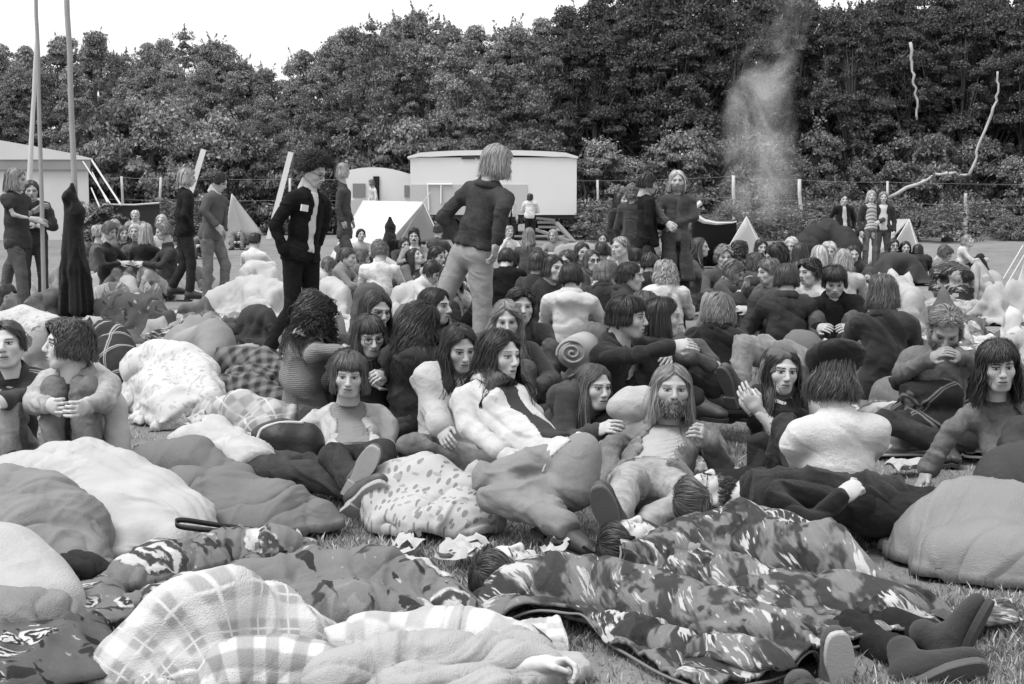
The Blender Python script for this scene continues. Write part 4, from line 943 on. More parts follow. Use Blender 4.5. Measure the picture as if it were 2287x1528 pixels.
    lo_f = np.clip(-az_ / .1, 0, 1); hx[:, 0] *= 1 + lo_f * (.06 * fv[6] - (.07 if fem else 0)); hx[:, 2] -= np.exp(-((az_ + .1) / .03) ** 2) * .004 * fv[7] * (ay_ < .02); hx[:, 1] -= np.exp(-((az_ + .1) / .02) ** 2 - (ax_ / .03) ** 2) * .004 * fv[2]
    hv = hx
    Vs.append(hv @ R.T + H); Qs.append(tq + nv); Ts.append(tone); nv += len(hv)
    for sd, sg, hp, pm in (('a', -1, hands[0], palm[0]), ('b', 1, hands[1], palm[1])):
        if hp is None: continue
        t_, q_ = tmpl('hand', .0034 if near == 2 else .005 if near else .009, hp); t_ = t_.copy(); el, wr = J['e' + sd], J['w' + sd]; z = -nrm(wr - el)
        pn = np.asarray(pm, float) if pm is not None else (-fwd * .2 - lat * sg * .7 + V3(0, 0, -.6)); yv = -(pn - z * (pn @ z)); yv = nrm(yv); xv = np.cross(yv, z)
        if xv @ (np.cross(-yv, -z) if 0 else (fwd - lat * sg * .5)) < 0: t_ = t_ * [-1, 1, 1]; q_ = q_[:, ::-1]
        Vs.append((t_ * s) @ np.stack([xv, yv, z], 0) + wr + z * .0); Qs.append(q_ + nv); Ts.append(np.full(len(t_), skin * .95)); nv += len(t_)
    ft = []
    for sd, sg, f in (('a', -1, feet[0]), ('b', 1, feet[1])):
        k_, n_ = J['k' + sd], J['n' + sd]; t = np.asarray(f, float) if f is not None else fwd * .95 + lat * sg * .25 + V3(0, 0, -.02); t = nrm(t); up = nrm(k_ - n_)
        if f is None: up = nrm(V3(0, 0, 1) + up * .3)
        up = nrm(up - t * (up @ t)) if abs(up @ t) < .97 else nrm(V3(0, 0, 1) - t * t[2]); ft.append((n_, np.stack([np.cross(-t, up) , -t, up], 0)))
        if shoes is None:
            t_, q_ = tmpl('foot', .0045 if near else .009); Vs.append((t_ * s * fs) @ ft[-1][1] + n_); Qs.append(q_ + nv); Ts.append(np.full(len(t_), skin * .9)); nv += len(t_)
    link('body', mesh('body', np.vstack(Vs) - base, np.vstack(Qs), True, {'tone': np.concatenate(Ts)}), SKIN, root)
    if shoes is not None:
        g = shoes if isinstance(shoes, (tuple, list)) else (shoes, shoes * .8)
        for p_, M_ in ft:
            t_, q_ = tmpl('shoe', .006 if near else .012, len(g) > 2); o = link('shoe', mesh('shoe', (t_ * s * fs) @ M_ + p_ - base, q_), cloth(g[0], 'leather'), root)
            link('sole', mesh('sole', (SOLE[0] * s * fs) @ M_ + p_ - base, SOLE[1], False), plain('shoe_sole', g[1], .85, .35, 14), o)
    def garment(nm, build, mt, amp, k, calm=None, lo_=lo, hi_=hi, uv=False, fq=6.5):
        v = Vol(lo_, hi_, hstep); build(v); v.ell(H + R @ V3(0, -.035, -.035), (.078, .1, .125), .01, R=R, sub=True); gv, gq = v.nets()
        if not len(gv): return
        gv = wrinkle(gv, gq, amp if calm is None else amp * ss(.06, .24, np.linalg.norm(gv - P, axis=1)), seed + k, fq); A = {'pat': np.stack([gv[:, 0], gv[:, 1] + gv[:, 2], gv[:, 2]], -1)}
        return link(nm, mesh(nm, gv - base, gq, True, A), mt, root)
    if bot is not None:
        bm = bot if not isinstance(bot, (float, int)) else cloth(bot, botk); garment('trousers', lambda v: legs(v, .012, .97, .012), bm, .014 if pose == 'stand' else .026, 3, True)
    if shirt is not None:
        sm_ = shirt['m'] if 'm' in shirt else cloth(shirt['g'], shirt.get('k', 'knit'))
        def bs_(v):
            torso(v, .006, hem=shirt.get('hem', .04), sl=shirt.get('sl', .3), arms=not (top and top.get('open'))).cone(C + cu * .075, C + (N - C) * .62, .06, .055, .02)
            v.half(P - hu * shirt.get('hem', .04), -hu)
            if top and top.get('open'):
                sl_, ax = v.reg(v.lo, v.lo + v.n * v.h); g = [ax[0][:, None, None] - C[0], ax[1][None, :, None] - C[1], ax[2][None, None, :] - C[2]]; lz = nrm(np.cross(cl, hu)); lz = -lz if lz @ cf < 0 else lz
                v.d[sl_] = np.maximum(v.d[sl_], np.maximum(np.abs(g[0] * cl[0] + g[1] * cl[1] + g[2] * cl[2]) - max(.06, top['open'] * 1.7 + .015), -(g[0] * lz[0] + g[1] * lz[1] + g[2] * lz[2])))
        garment('jumper', bs_, sm_, .008, 5)
    if top is not None:
        tm = top['m'] if 'm' in top else cloth(top['g'], top.get('k', 'wool'))
        def bt_(v):
            i_ = top.get('i', .013) * inf
            hm_ = top.get('hem', .09); torso(v, i_, hem=max(hm_, 0) + .05, arms=False, flare=top.get('fl', .012)); v.half(P - hu * hm_, -hu)
            v.cone(C + cu * .05 - cf * .02, C + (N - C) * .85 - cf * .012, .082, .07, .03)
            if top.get('hood'): v.ell(C + cu * .06 - cf * .1, (.1, .05, .05), .06)
            if top.get('open'):
                w_ = top['open']; sl_, ax = v.reg(v.lo, v.lo + v.n * v.h); g = [ax[0][:, None, None] - C[0], ax[1][None, :, None] - C[1], ax[2][None, None, :] - C[2]]
                dt = lambda n_: g[0] * n_[0] + g[1] * n_[1] + g[2] * n_[2]
                lz = nrm(np.cross(cl, hu)); lz = -lz if lz @ cf < 0 else lz; along = dt(hu); wv_ = w_ * (1.0 + .25 * np.sin(along * 21 + seed) - np.clip(along, -.3, .2) * .9) if not top.get('taper') else w_ * np.clip(.75 + along * 2.6, -.2, 1.5); d = np.maximum(np.abs(dt(cl)) - wv_, -(dt(lz) - .03)); v.d[sl_] = np.maximum(v.d[sl_], -d)
            sl_ = top.get('sl', .97)
            for sd in 'ab':
                if sl_ > 0:
                    sh, el, wr = J['s' + sd], J['e' + sd], J['w' + sd]
                    if sl_ > .5: en = el + (wr - el) * min(1, (sl_ - .5) * 2); v.cone(sh - cu * .008, el, .049 * s + i_, .039 * s + i_, .04); v.cone(el, en, .04 * s + i_ * .9, .031 * s + i_ * .9, .02); v.cone(en - nrm(wr - el) * .03, en, .037 * s + i_ * .8, .037 * s + i_ * .8, .004)
                    else: v.cone(sh, sh + (el - sh) * sl_ * 2, .05 * s + i_, .046 * s + i_ * 1.2, .035)
            if top.get('vneck'): v.cone(N + cf * .09 + cu * .02, C + cf * .15 + cu * .0, .055, .02, .015, sub=True)
            v.ell(H, (.07, .08, .1), .01, sub=True)
        garment(top.get('nm', 'jacket'), bt_, tm, top.get('amp', .018 if pose == 'stand' else .026), 9)
        if near and top.get('nm', 'jacket') in ('jacket', 'shirt', 'coat') and top.get('col', True):
            ax_ = nrm(N - C); n_ = 26; an = np.linspace(-2.55, 2.55, n_); l2 = nrm(cl - ax_ * (cl @ ax_)); b2 = np.cross(ax_, l2); b2 = b2 if b2 @ cf < 0 else -b2; CV = []
            for r_, hgt, op in ((.066, .035, 0), (.078, .052, 0), (.098, .03, .015), (.112, -.004, .03)):
                for a_ in an: e_ = (abs(a_) / 2.55) ** 6; CV.append(C + ax_ * (.085 + hgt - e_ * (.035 + op)) + (l2 * math.sin(a_) * 1.05 + b2 * math.cos(a_)) * (r_ + e_ * op) * s * .97)
            i2, j2 = np.meshgrid(np.arange(3), np.arange(n_ - 1), indexing='ij'); q2 = (i2 * n_ + j2).ravel(); CV = np.array(CV); o = link('collar', mesh('collar', CV - base, np.stack([q2, q2 + 1, q2 + n_ + 1, q2 + n_], -1)), tm, root); md = o.modifiers.new('thickness', 'SOLIDIFY'); md.thickness = .008
        if top.get('patch'):
            mm = MB(); pp = C + cl * top['patch'] + cf * (.135) - cu * .04; mm.box(pp, (.075, .012, .055), np.stack([cl, cf, cu], 1)); mm.build('patch', plain('white_patch', .8), root, base)
    caps = [(J['sa'], C + cl * -.05 + cu * .03, .08, .09), (J['sb'], C + cl * .05 + cu * .03, .08, .09), (C, mid, .135, .125), (J['sa'], J['ea'], .075, .06), (J['sb'], J['eb'], .075, .06), (N, C, .075, .09)]
    if hair:
        hvv, hq, ht = make_hair(H, R * s * hs, hair, near, caps, seed); link('hair', mesh('hair', hvv - base, hq, True, {'tone': ht}), HAIR, root)
    if beard:
        bv, bq, bt2 = make_beard(H, R * s * hs, beard, th, vnormals(th, tq), near, seed); link('beard', mesh('beard', bv - base, bq, True, {'tone': bt2}), FUZZ, root)
    if glasses:
        mm = MB()
        for sg in (-1, 1):
            an = np.linspace(0, 2 * math.pi, 17); mm.tube(np.stack([sg * .034 + .0245 * np.cos(an), np.full(17, -.102) + .1 * np.abs(np.cos(an)) * 0, -.002 + .019 * np.sin(an)], -1) @ R.T * s + H, .0022 if near else .004, 5, False)
            mm.tube(np.array([[sg * .058, -.1, .003], [sg * .079, -.04, .006], [sg * .08, .02, .0]]) @ R.T * s + H, .002 if near else .004, 5)
        mm.tube(np.array([[-.011, -.104, .004], [0, -.106, .007], [.011, -.104, .004]]) @ R.T * s + H, .002, 5); mm.build('glasses', plain('spectacle_frame', .02, .3, .1), root, base)
    return dict(root=root, base=base, H=H, R=R * s, P=P, C=C, N=N, J=J, lat=lat, fwd=fwd, cf=cf, cl=cl, cu=cu, mid=mid, caps=caps, s=s, hstep=hstep)
def hat_beret(p, g=.012):
    v = Vol(p['H'] - .25, p['H'] + .3, .008); R = p['R']; c = p['H'] + R @ V3(0, .03, .085)
    v.ell(c, (.135, .14, .062), 0, R=R @ Rx(.35)); v.cone(p['H'] + R @ V3(-.08, .02, .06), p['H'] + R @ V3(.08, .02, .06), .045, .045, .03); q = v.nets(); q = (wrinkle(q[0], q[1], .012, 4, 16), q[1])
    link('beret', mesh('beret', q[0] - p['base'], q[1]), cloth(g, 'wool'), p['root'])
def hat_scarf(p, g=.12, m=None, cone=0.0, nm='headscarf'):
    """cloth drawn over the crown and down both sides of the face"""
    v = Vol(p['H'] - .4, p['H'] + .35, .009 if p['hstep'] < .012 else .016); R = p['R']; H = p['H']
    v.ell(H + R @ V3(0, .02, .03), (.095, .118, .108), 0, R=R); v.cone(H + R @ V3(0, .04, -.02), p['C'] + p['cu'] * .06 - p['cf'] * .03, .09, .15, .05)
    if cone: v.cone(H + R @ V3(0, .03, .06), H + R @ V3(0, .04, .1 + cone), .09, .03, .05)
    v.cone(H + R @ V3(0, -.16, .015), H + R @ V3(0, -.15, -.2), .1, .1, .02, sub=True); q = v.nets(); q = (wrinkle(q[0], q[1], .014, 6, 11), q[1])
    link(nm, mesh(nm, q[0] - p['base'], q[1]), m or cloth(g, 'wool'), p['root'])
# ------------------------------------------------------------------ blankets, quilts and sleeping bags
def settle(v, c, ex, ey, Lx, Ly, sp, slack, steps, seed, stiff=.02, slope=1.1, quad=None):
    """a sheet of cloth let fall over the bodies in v and on to the ground: positions, cloth coordinates, grid size"""
    nx, ny = max(int(Lx / sp), 8), max(int(Ly / sp), 8); R = np.random.default_rng(seed)
    gx, gy = np.meshgrid(np.linspace(-Lx / 2, Lx / 2, nx), np.linspace(-Ly / 2, Ly / 2, ny), indexing='ij'); uvw = np.stack([gx, gy], -1)
    e = np.clip(1 - np.minimum(Lx / 2 - np.abs(gx), Ly / 2 - np.abs(gy)) / .25, 0, 1); rg_ = np.stack([gx * 2.1, gy * 2.1, gx * 0 + seed * 3.3], -1)
    gx = gx + (vn(rg_) - .5) * .16 * e; gy = gy + (vn(rg_ + 50) - .5) * .16 * e
    P = (c[None, None] + gx[..., None] * ex + gy[..., None] * ey).astype(np.float32)
    if quad is not None:
        a, b = (gx / Lx + .5)[..., None], (gy / Ly + .5)[..., None]; P = ((quad[0] * (1 - a) + quad[1] * a) * (1 - b) + (quad[3] * (1 - a) + quad[2] * a) * b).astype(np.float32)
    flat = P.copy(); flat[..., 2] = 0
    d = v.d; G_ = np.stack(np.gradient(d, v.h), -1).astype(np.float32); G_ /= np.maximum(np.linalg.norm(G_, axis=-1), 1e-5)[..., None]; n = v.n; lo = v.lo.astype(np.float32)
    gr = gz(P[..., 1]).astype(np.float32) + .012
    zs = lo[2] + np.arange(n[2]) * v.h; top = np.where((d < 0).any(2), zs[n[2] - 1 - np.argmax((d < 0)[:, :, ::-1], 2)], -9)      # start from the top surface
    ix = np.clip(np.rint((P[..., 0] - lo[0]) / v.h).astype(int), 0, n[0] - 1); iy = np.clip(np.rint((P[..., 1] - lo[1]) / v.h).astype(int), 0, n[1] - 1)
    zz = np.maximum(top[ix, iy] + .02, gr + .01); sx, sy = Lx / (nx - 1) * slope, Ly / (ny - 1) * slope
    for _ in range(40):      # hang like a tent from the high places
        zz[1:] = np.maximum(zz[1:], zz[:-1] - sx); zz[:-1] = np.maximum(zz[:-1], zz[1:] - sx); zz[:, 1:] = np.maximum(zz[:, 1:], zz[:, :-1] - sy); zz[:, :-1] = np.maximum(zz[:, :-1], zz[:, 1:] - sy)
    P[..., 2] = zz + R.random(gx.shape) * .008 + .05 * ridge(np.stack([gx * 5 * math.cos(seed) + gy * 5 * math.sin(seed), (gy * math.cos(seed) - gx * math.sin(seed)) * 1.6, gx * 0 + seed], -1)) ** 2
    rx, ry = Lx / (nx - 1) * slack, Ly / (ny - 1) * slack; rd = math.hypot(rx, ry); V = np.zeros_like(P); dt = .03
    cons = [((slice(1, None), slice(None)), (slice(None, -1), slice(None)), rx, .42), ((slice(None), slice(1, None)), (slice(None), slice(None, -1)), ry, .42), ((slice(1, None), slice(1, None)), (slice(None, -1), slice(None, -1)), rd, .1), ((slice(1, None), slice(None, -1)), (slice(None, -1), slice(1, None)), rd, .1),
            ((slice(3, None), slice(None)), (slice(None, -3), slice(None)), 3 * rx, stiff * .5), ((slice(None), slice(3, None)), (slice(None), slice(None, -3)), 3 * ry, stiff * .5)]
    if quad is not None: cons = [(A, B, np.sqrt(((flat[A] - flat[B]) ** 2).sum(-1)) * slack, k) for A, B, r, k in cons]
    for st in range(steps):
        V *= .93; V[..., 2] -= 9.8 * dt * .5; sp_d = np.sqrt((V * V).sum(-1, keepdims=True)) * dt; V *= np.minimum(1, .018 / np.maximum(sp_d, 1e-6)); Q = P + V * dt
        for it in range(9):
            for A, B, r, k in cons:
                D = Q[A] - Q[B]; L = np.sqrt((D * D).sum(-1)) + 1e-6; D *= (k * (L - r) / L)[..., None]; Q[A] -= D; Q[B] += D
        mv = Q - P; ml = np.sqrt((mv * mv).sum(-1, keepdims=True)); Q = P + mv * np.minimum(1, .03 / np.maximum(ml, 1e-6)); f = (Q - lo) / v.h; i = np.clip(f.astype(np.int32), 0, n - 2); f = np.clip(f - i, 0, 1); i0, i1, i2 = i[..., 0], i[..., 1], i[..., 2]; f0, f1, f2 = f[..., 0], f[..., 1], f[..., 2]
        s0 = (d[i0, i1, i2] * (1 - f0) + d[i0 + 1, i1, i2] * f0) * (1 - f1) + (d[i0, i1 + 1, i2] * (1 - f0) + d[i0 + 1, i1 + 1, i2] * f0) * f1
        s1 = (d[i0, i1, i2 + 1] * (1 - f0) + d[i0 + 1, i1, i2 + 1] * f0) * (1 - f1) + (d[i0, i1 + 1, i2 + 1] * (1 - f0) + d[i0 + 1, i1 + 1, i2 + 1] * f0) * f1
        sd = s0 * (1 - f2) + s1 * f2 - .012; hit = sd < 0; j = np.minimum(i + (f > .5), n - 1)
        Q += np.where(hit, -sd, 0)[..., None] * G_[j[..., 0], j[..., 1], j[..., 2]]; low = Q[..., 2] < gr; Q[..., 2] = np.maximum(Q[..., 2], gr)
        fr_ = np.where(hit | low, .35, 1.0)[..., None]; Q[..., :2] = P[..., :2] + (Q[..., :2] - P[..., :2]) * fr_
        V = (Q - P) / dt; P = Q
    return P.astype(float), uvw, nx, ny
def drape(name, lab, cat, chains, m, k=.09, amp=.03, f=7.0, wide=.8, seed=1, quilt=None, group=None, h=None, hems=(), lowcut=True, soft=True, mar=(.05, .07), slack=None, stiff=None, thick=.012, trim=None, fold=1.7, quad=None, sp=None, rot=None, edge=None):
    """cloth over whatever makes the ridges: chains of (u, v of the top outline, distance, radius)"""
    Ds = [p[2] for c in chains for p in c]; D = min(Ds); h = h or float(np.clip(D * .0021, .011, .032)); segs = []
    seed = seed + len(bpy.data.meshes) % 23
    for c in chains:
        pts = [(at(u, v, d) - V3(0, 0, r), r) for u, v, d, r in c]
        if len(pts) == 1: pts = pts * 2
        for (a, ra), (b, rb) in zip(pts[:-1], pts[1:]): segs.append((a, b, ra, rb))
    vr_ = .9 if quad else .65
    if soft: wide = 1.0; segs = [(a + V3(0, 0, ra * .12), b + V3(0, 0, rb * .12), ra * .88, rb * .88) for a, b, ra, rb in segs]; segs = [(a + V3(0, 0, ra * (1 - f1)), b + V3(0, 0, rb * (1 - f2)), ra * f1, rb * f2) for (a, b, ra, rb), f1, f2 in zip(segs, vr_ + (1 - vr_) * np.random.default_rng(seed).random(len(segs)), vr_ + (1 - vr_) * np.random.default_rng(seed + 1).random(len(segs)))]; k *= .6
    A = np.array([s[0] for s in segs] + [s[1] for s in segs]); mr = max(max(s[2], s[3]) for s in segs) / wide + (.45 if soft else .08)
    lo, hi = A.min(0) - mr, A.max(0) + mr; hi[2] = A[:, 2].max() + .45; base = A.mean(0); base[2] = float(gz(base[1])); lo[2] = max(lo[2], base[2] - .12)
    hs_ = float(np.clip(D * .004, .022, .06)); v = Vol(lo, hi, hs_ if soft else h)
    for a, b, ra, rb in segs:
        d = b - a; d[2] = 0; l = nrm(np.cross(d, [0, 0, 1])) if np.linalg.norm(d) > .02 else V3(1, 0, 0); v.cone(a, b, ra, rb, k, wide=(l, wide))
        if lowcut and not soft:      # the body goes down to the ground
            ga, gb = a.copy(), b.copy(); za, zb = float(gz(a[1])) + .02, float(gz(b[1])) + .02
            if a[2] > za + .03 or b[2] > zb + .03:
                ga[2] = min(a[2], za); gb[2] = min(b[2], zb); v.cone(a * .5 + ga * .5, b * .5 + gb * .5, ra, rb, k, wide=(l, wide * .95)); v.cone(ga, gb, ra * 1.02, rb * 1.02, k, wide=(l, wide * .9))
    if soft:
        # fill in the full signed distance near the bodies so that cloth can find its way out
        XY = A[:, :2]; mu = XY.mean(0); w_, E = np.linalg.eigh(np.cov((XY - mu).T) + np.eye(2) * 1e-4); e1 = E[:, 1] if rot is None else np.array([math.cos(rot), math.sin(rot)])
        if e1[0] < 0: e1 = -e1
        ex = V3(e1[0], e1[1], 0); ey = V3(-e1[1], e1[0], 0); rr = np.array([s[2] for s in segs] + [s[3] for s in segs]); px_, py_ = (A - base) @ ex, (A - base) @ ey
        hmx = max(0.0, float((A[:, 2] + rr - base[2]).max()) - 2 * float(rr.max())) * .55; mar = (mar[0] + hmx, mar[1] + hmx)
        x0, x1, y0, y1 = (px_ - rr).min() - mar[0], (px_ + rr).max() + mar[0], (py_ - rr / wide).min() - mar[1], (py_ + rr / wide).max() + mar[1]
        c = base + ex * (x0 + x1) / 2 + ey * (y0 + y1) / 2; sp_ = sp or float(np.clip(D * .0030, .02, .06)); steps = 110 if D < 7.5 else 80 if D < 13 else 45
        qd = None
        if quad: qd = np.array([G(*q) for q in quad]); x0, x1, y0, y1 = 0, (np.linalg.norm(qd[1] - qd[0]) + np.linalg.norm(qd[2] - qd[3])) / 2, 0, (np.linalg.norm(qd[3] - qd[0]) + np.linalg.norm(qd[2] - qd[1])) / 2
        P, uvw, nx, ny = settle(v, c, ex, ey, x1 - x0, y1 - y0, sp_, slack or (1.10 if quilt else 1.15), steps, seed, .05 if quilt and stiff is None else .02 if stiff is None else stiff, quad=qd)
        i, j = np.meshgrid(np.arange(nx - 1), np.arange(ny - 1), indexing='ij'); q = (i * ny + j).ravel(); Q = np.stack([q, q + ny, q + ny + 1, q + 1], -1); Vv = P.reshape(-1, 3); U = uvw.reshape(-1, 2)
        # one smooth subdivision in numpy, then quilting and fine creases
        def up(T):
            T2 = np.empty((2 * T.shape[0] - 1,) + T.shape[1:]); T2[::2] = T; T2[1::2] = (T[:-1] + T[1:]) / 2; T2[2:-2:2] = T[1:-1] * .75 + (T[:-2] + T[2:]) * .125; return T2
        reps = 2 if D < 7.5 else 1; W = np.concatenate([P, uvw], -1)
        for _ in range(reps): W = up(W); W = up(W.swapaxes(0, 1)).swapaxes(0, 1)
        nx, ny = W.shape[:2]; i, j = np.meshgrid(np.arange(nx - 1), np.arange(ny - 1), indexing='ij'); q = (i * ny + j).ravel(); Q = np.stack([q, q + ny, q + ny + 1, q + 1], -1); Vv = W[..., :3].reshape(-1, 3); U = W[..., 3:].reshape(-1, 2)
        N = vnormals(Vv, Q); u_, v_ = U[:, 0], U[:, 1]; n3 = np.stack([u_, v_, u_ * 0 + seed], -1)
        ca = math.cos(seed * 1.3); sa = math.sin(seed * 1.3); t3 = np.stack([(u_ * ca + v_ * sa) * 1.0, (-u_ * sa + v_ * ca) * .35, u_ * 0 + seed], -1) + np.stack([vn(n3 * 4), vn(n3 * 4 + 9), u_ * 0], -1) * .25
        Vv = Vv + N * ((ridge(t3 * f * 1.3) ** 5 * .5 - ridge(t3 * f * 1.7 + 4) ** 7 * .45 + ridge(t3 * f * 3.1 + 8) ** 4 * .22) * amp * 1.1)[:, None]
        for wl, fa, tw in ((.26, .020, 0.0), (.13, .010, .5)):      # long hanging folds
            b_ = seed * 1.3 + tw; lf = np.stack([(u_ * math.cos(b_) + v_ * math.sin(b_)) / wl, (-u_ * math.sin(b_) + v_ * math.cos(b_)) / (wl * 5), u_ * 0 + seed * 2.7], -1); lf = lf + np.stack([vn(n3 * 3 + 7) - .5, u_ * 0, u_ * 0], -1) * 1.1
            Vv = Vv + N * (ridge(lf) ** 3 * fa * fold * np.clip(vn(n3 * 2.2 + 30) * 2 - .35, 0, 1))[:, None]
        if quilt:
            s_, dp, ang = quilt; dp *= 1.1; c_, q_ = math.cos(ang), math.sin(ang); wob = (vn(n3 * 3) - .5) * .05; a_, b_ = (u_ * c_ + v_ * q_ + wob) / s_, (-u_ * q_ + v_ * c_ + wob) / (s_ * 1.25)
            g = np.maximum(np.exp(-((a_ - np.round(a_)) * s_ / .016) ** 2), np.exp(-((b_ - np.round(b_)) * s_ * 1.25 / .016) ** 2)); pf = np.sqrt(np.abs(np.sin(a_ * math.pi) * np.sin(b_ * math.pi))); pk = np.maximum(np.exp(-((a_ - np.round(a_)) * s_ / .055) ** 2) * np.sin(b_ * s_ * 190 + vn(n3 * 13) * 9), np.exp(-((b_ - np.round(b_)) * s_ * 1.25 / .055) ** 2) * np.sin(a_ * s_ * 190 + vn(n3 * 13 + 5) * 9)); Vv = Vv + N * (pf * dp * 1.3 - g * dp + pk * .0035)[:, None]
        pat = np.stack([U[:, 0], U[:, 1], 0 * u_], -1)
        if trim if trim is not None else edge is None:      # tuck the hem under: no brim lying flat on the grass
            fl = (Vv[:, 2] < gz(Vv[:, 1]) + .045).reshape(nx, ny); kp = ~fl
            for _ in range(2 * reps): kp2 = kp.copy(); kp2[1:] |= kp[:-1]; kp2[:-1] |= kp[1:]; kp2[:, 1:] |= kp[:, :-1]; kp2[:, :-1] |= kp[:, 1:]; kp = kp2
            fl_ = kp & (Vv[:, 2] > gz(Vv[:, 1]) + .10).reshape(nx, ny)
            for _ in range(400):
                f2 = fl_.copy(); f2[1:] |= fl_[:-1]; f2[:-1] |= fl_[1:]; f2[:, 1:] |= fl_[:, :-1]; f2[:, :-1] |= fl_[:, 1:]; f2 &= kp
                if (f2 == fl_).all(): break
                fl_ = f2
            if fl_.any(): kp = fl_
            kq = kp.ravel()[Q].any(1)
            if kq.sum() > 30:
                Q = Q[kq]; us = np.unique(Q); rm = np.full(len(Vv), -1); rm[us] = np.arange(len(us)); Q = rm[Q]; Vv = Vv[us]; pat = pat[us]; cnt_ = np.bincount(Q.ravel(), minlength=len(Vv)); Vv[cnt_ < 4, 2] -= .03
        o = link(name, mesh(name, Vv - base, Q, True, {'pat': pat}), m, None, base); md = o.modifiers.new('thickness', 'SOLIDIFY'); md.thickness = thick; md.offset = 0
        if edge:
            Wp = W[..., :3]; ring = np.concatenate([Wp[:, 0], Wp[-1, 1:], Wp[-2::-1, -1], Wp[0, -2::-1]])[::2]; mm = MB(); mm.tube(ring, edge[0] * (1 + .3 * (vn(ring * 9) - .5)), 7); mm.build('hem', edge[1], o, base, True)
    else:
        v.half((0, 0, base[2] - .06), (0, 0, -1)); Vv, Q = v.nets(); Vv = wrinkle(Vv, Q, amp, seed, f)
        o = link(name, mesh(name, Vv - base, Q, True, {'pat': np.stack([Vv[:, 0], Vv[:, 1] + Vv[:, 2], Vv[:, 2]], -1)}), m, None, base)
    tag(o, lab, cat, group)
    for pts, r, hm in hems:
        P = np.array([snap(Vv, p[0], p[1]) for p in pts]); t = np.linspace(0, len(P) - 1, len(P) * 6); Pi = np.stack([np.interp(t, np.arange(len(P)), P[:, i]) for i in range(3)], -1)
        Pi = relax_line(Pi); mm = MB(); mm.tube(Pi, r, 6); mm.build('hem', hm, o, base, True)
    return o
def snap(V, u, v):
    """nearest point of a surface seen at a pixel"""
    d = V - CAM; y = d[:, 1] * _cp - d[:, 2] * _sp; U = PW / 2 + d[:, 0] / y * FPX; W = PH / 2 - (d[:, 1] * _sp + d[:, 2] * _cp) / y * FPX
    e = (U - u) ** 2 + (W - v) ** 2; c = np.where(e < e.min() + 60)[0]; return V[c[np.argmin(y[c])]] - V3(0, .004, 0)
def relax_line(P, n=6):
    for _ in range(n): P[1:-1] = P[1:-1] * .5 + (P[:-2] + P[2:]) * .25
    return P
def sheet(name, lab, cat, cor, m, lift=.02, bump=.05, n=(50, 34), seed=2, f=3.2, group=None, edge=.12):
    """a cloth lying loosely on the ground; corners are ground pixels, in order round the cloth"""
    c = [G(u, v) for u, v in cor]; s, t = np.meshgrid(np.linspace(0, 1, n[0]), np.linspace(0, 1, n[1]), indexing='ij')
    P = ((c[0][None, None] * (1 - s[..., None]) + c[1] * s[..., None]) * (1 - t[..., None]) + (c[3] * (1 - s[..., None]) + c[2] * s[..., None]) * t[..., None])
    w_ = (vn(P * 2.3 + seed) - .5) * edge; e = 1 - np.minimum(np.minimum(s, 1 - s), np.minimum(t, 1 - t)) * 4; e = np.clip(e, 0, 1)
    P = P + np.stack([w_ * e, (vn(P * 2.3 + seed + 40) - .5) * edge * e, 0 * w_], -1)
    z = gz(P[..., 1]) + lift + bump * (ridge(P * [f, f, 0] + seed) ** 2 * .8 + ridge(P * [f * 2.2, f * 2.2, 0] + seed + 3) ** 2 * .4) * (1 - .75 * e ** 3); P[..., 2] = z
    i, j = np.meshgrid(np.arange(n[0] - 1), np.arange(n[1] - 1), indexing='ij'); q = (i * n[1] + j).ravel(); Q = np.stack([q, q + n[1], q + n[1] + 1, q + 1], -1)
    V = P.reshape(-1, 3); base = V.mean(0); base[2] = float(gz(base[1])); nn = np.cross(V[Q[0, 1]] - V[Q[0, 0]], V[Q[0, 3]] - V[Q[0, 0]])
    if nn[2] < 0: Q = Q[:, ::-1]
    o = link(name, mesh(name, V - base, Q, True, {'pat': np.stack([V[:, 0], V[:, 1] + V[:, 2], V[:, 2]], -1)}), m, None, base); o.modifiers.new('thickness', 'SOLIDIFY').thickness = .012
    return tag(o, lab, cat, group)
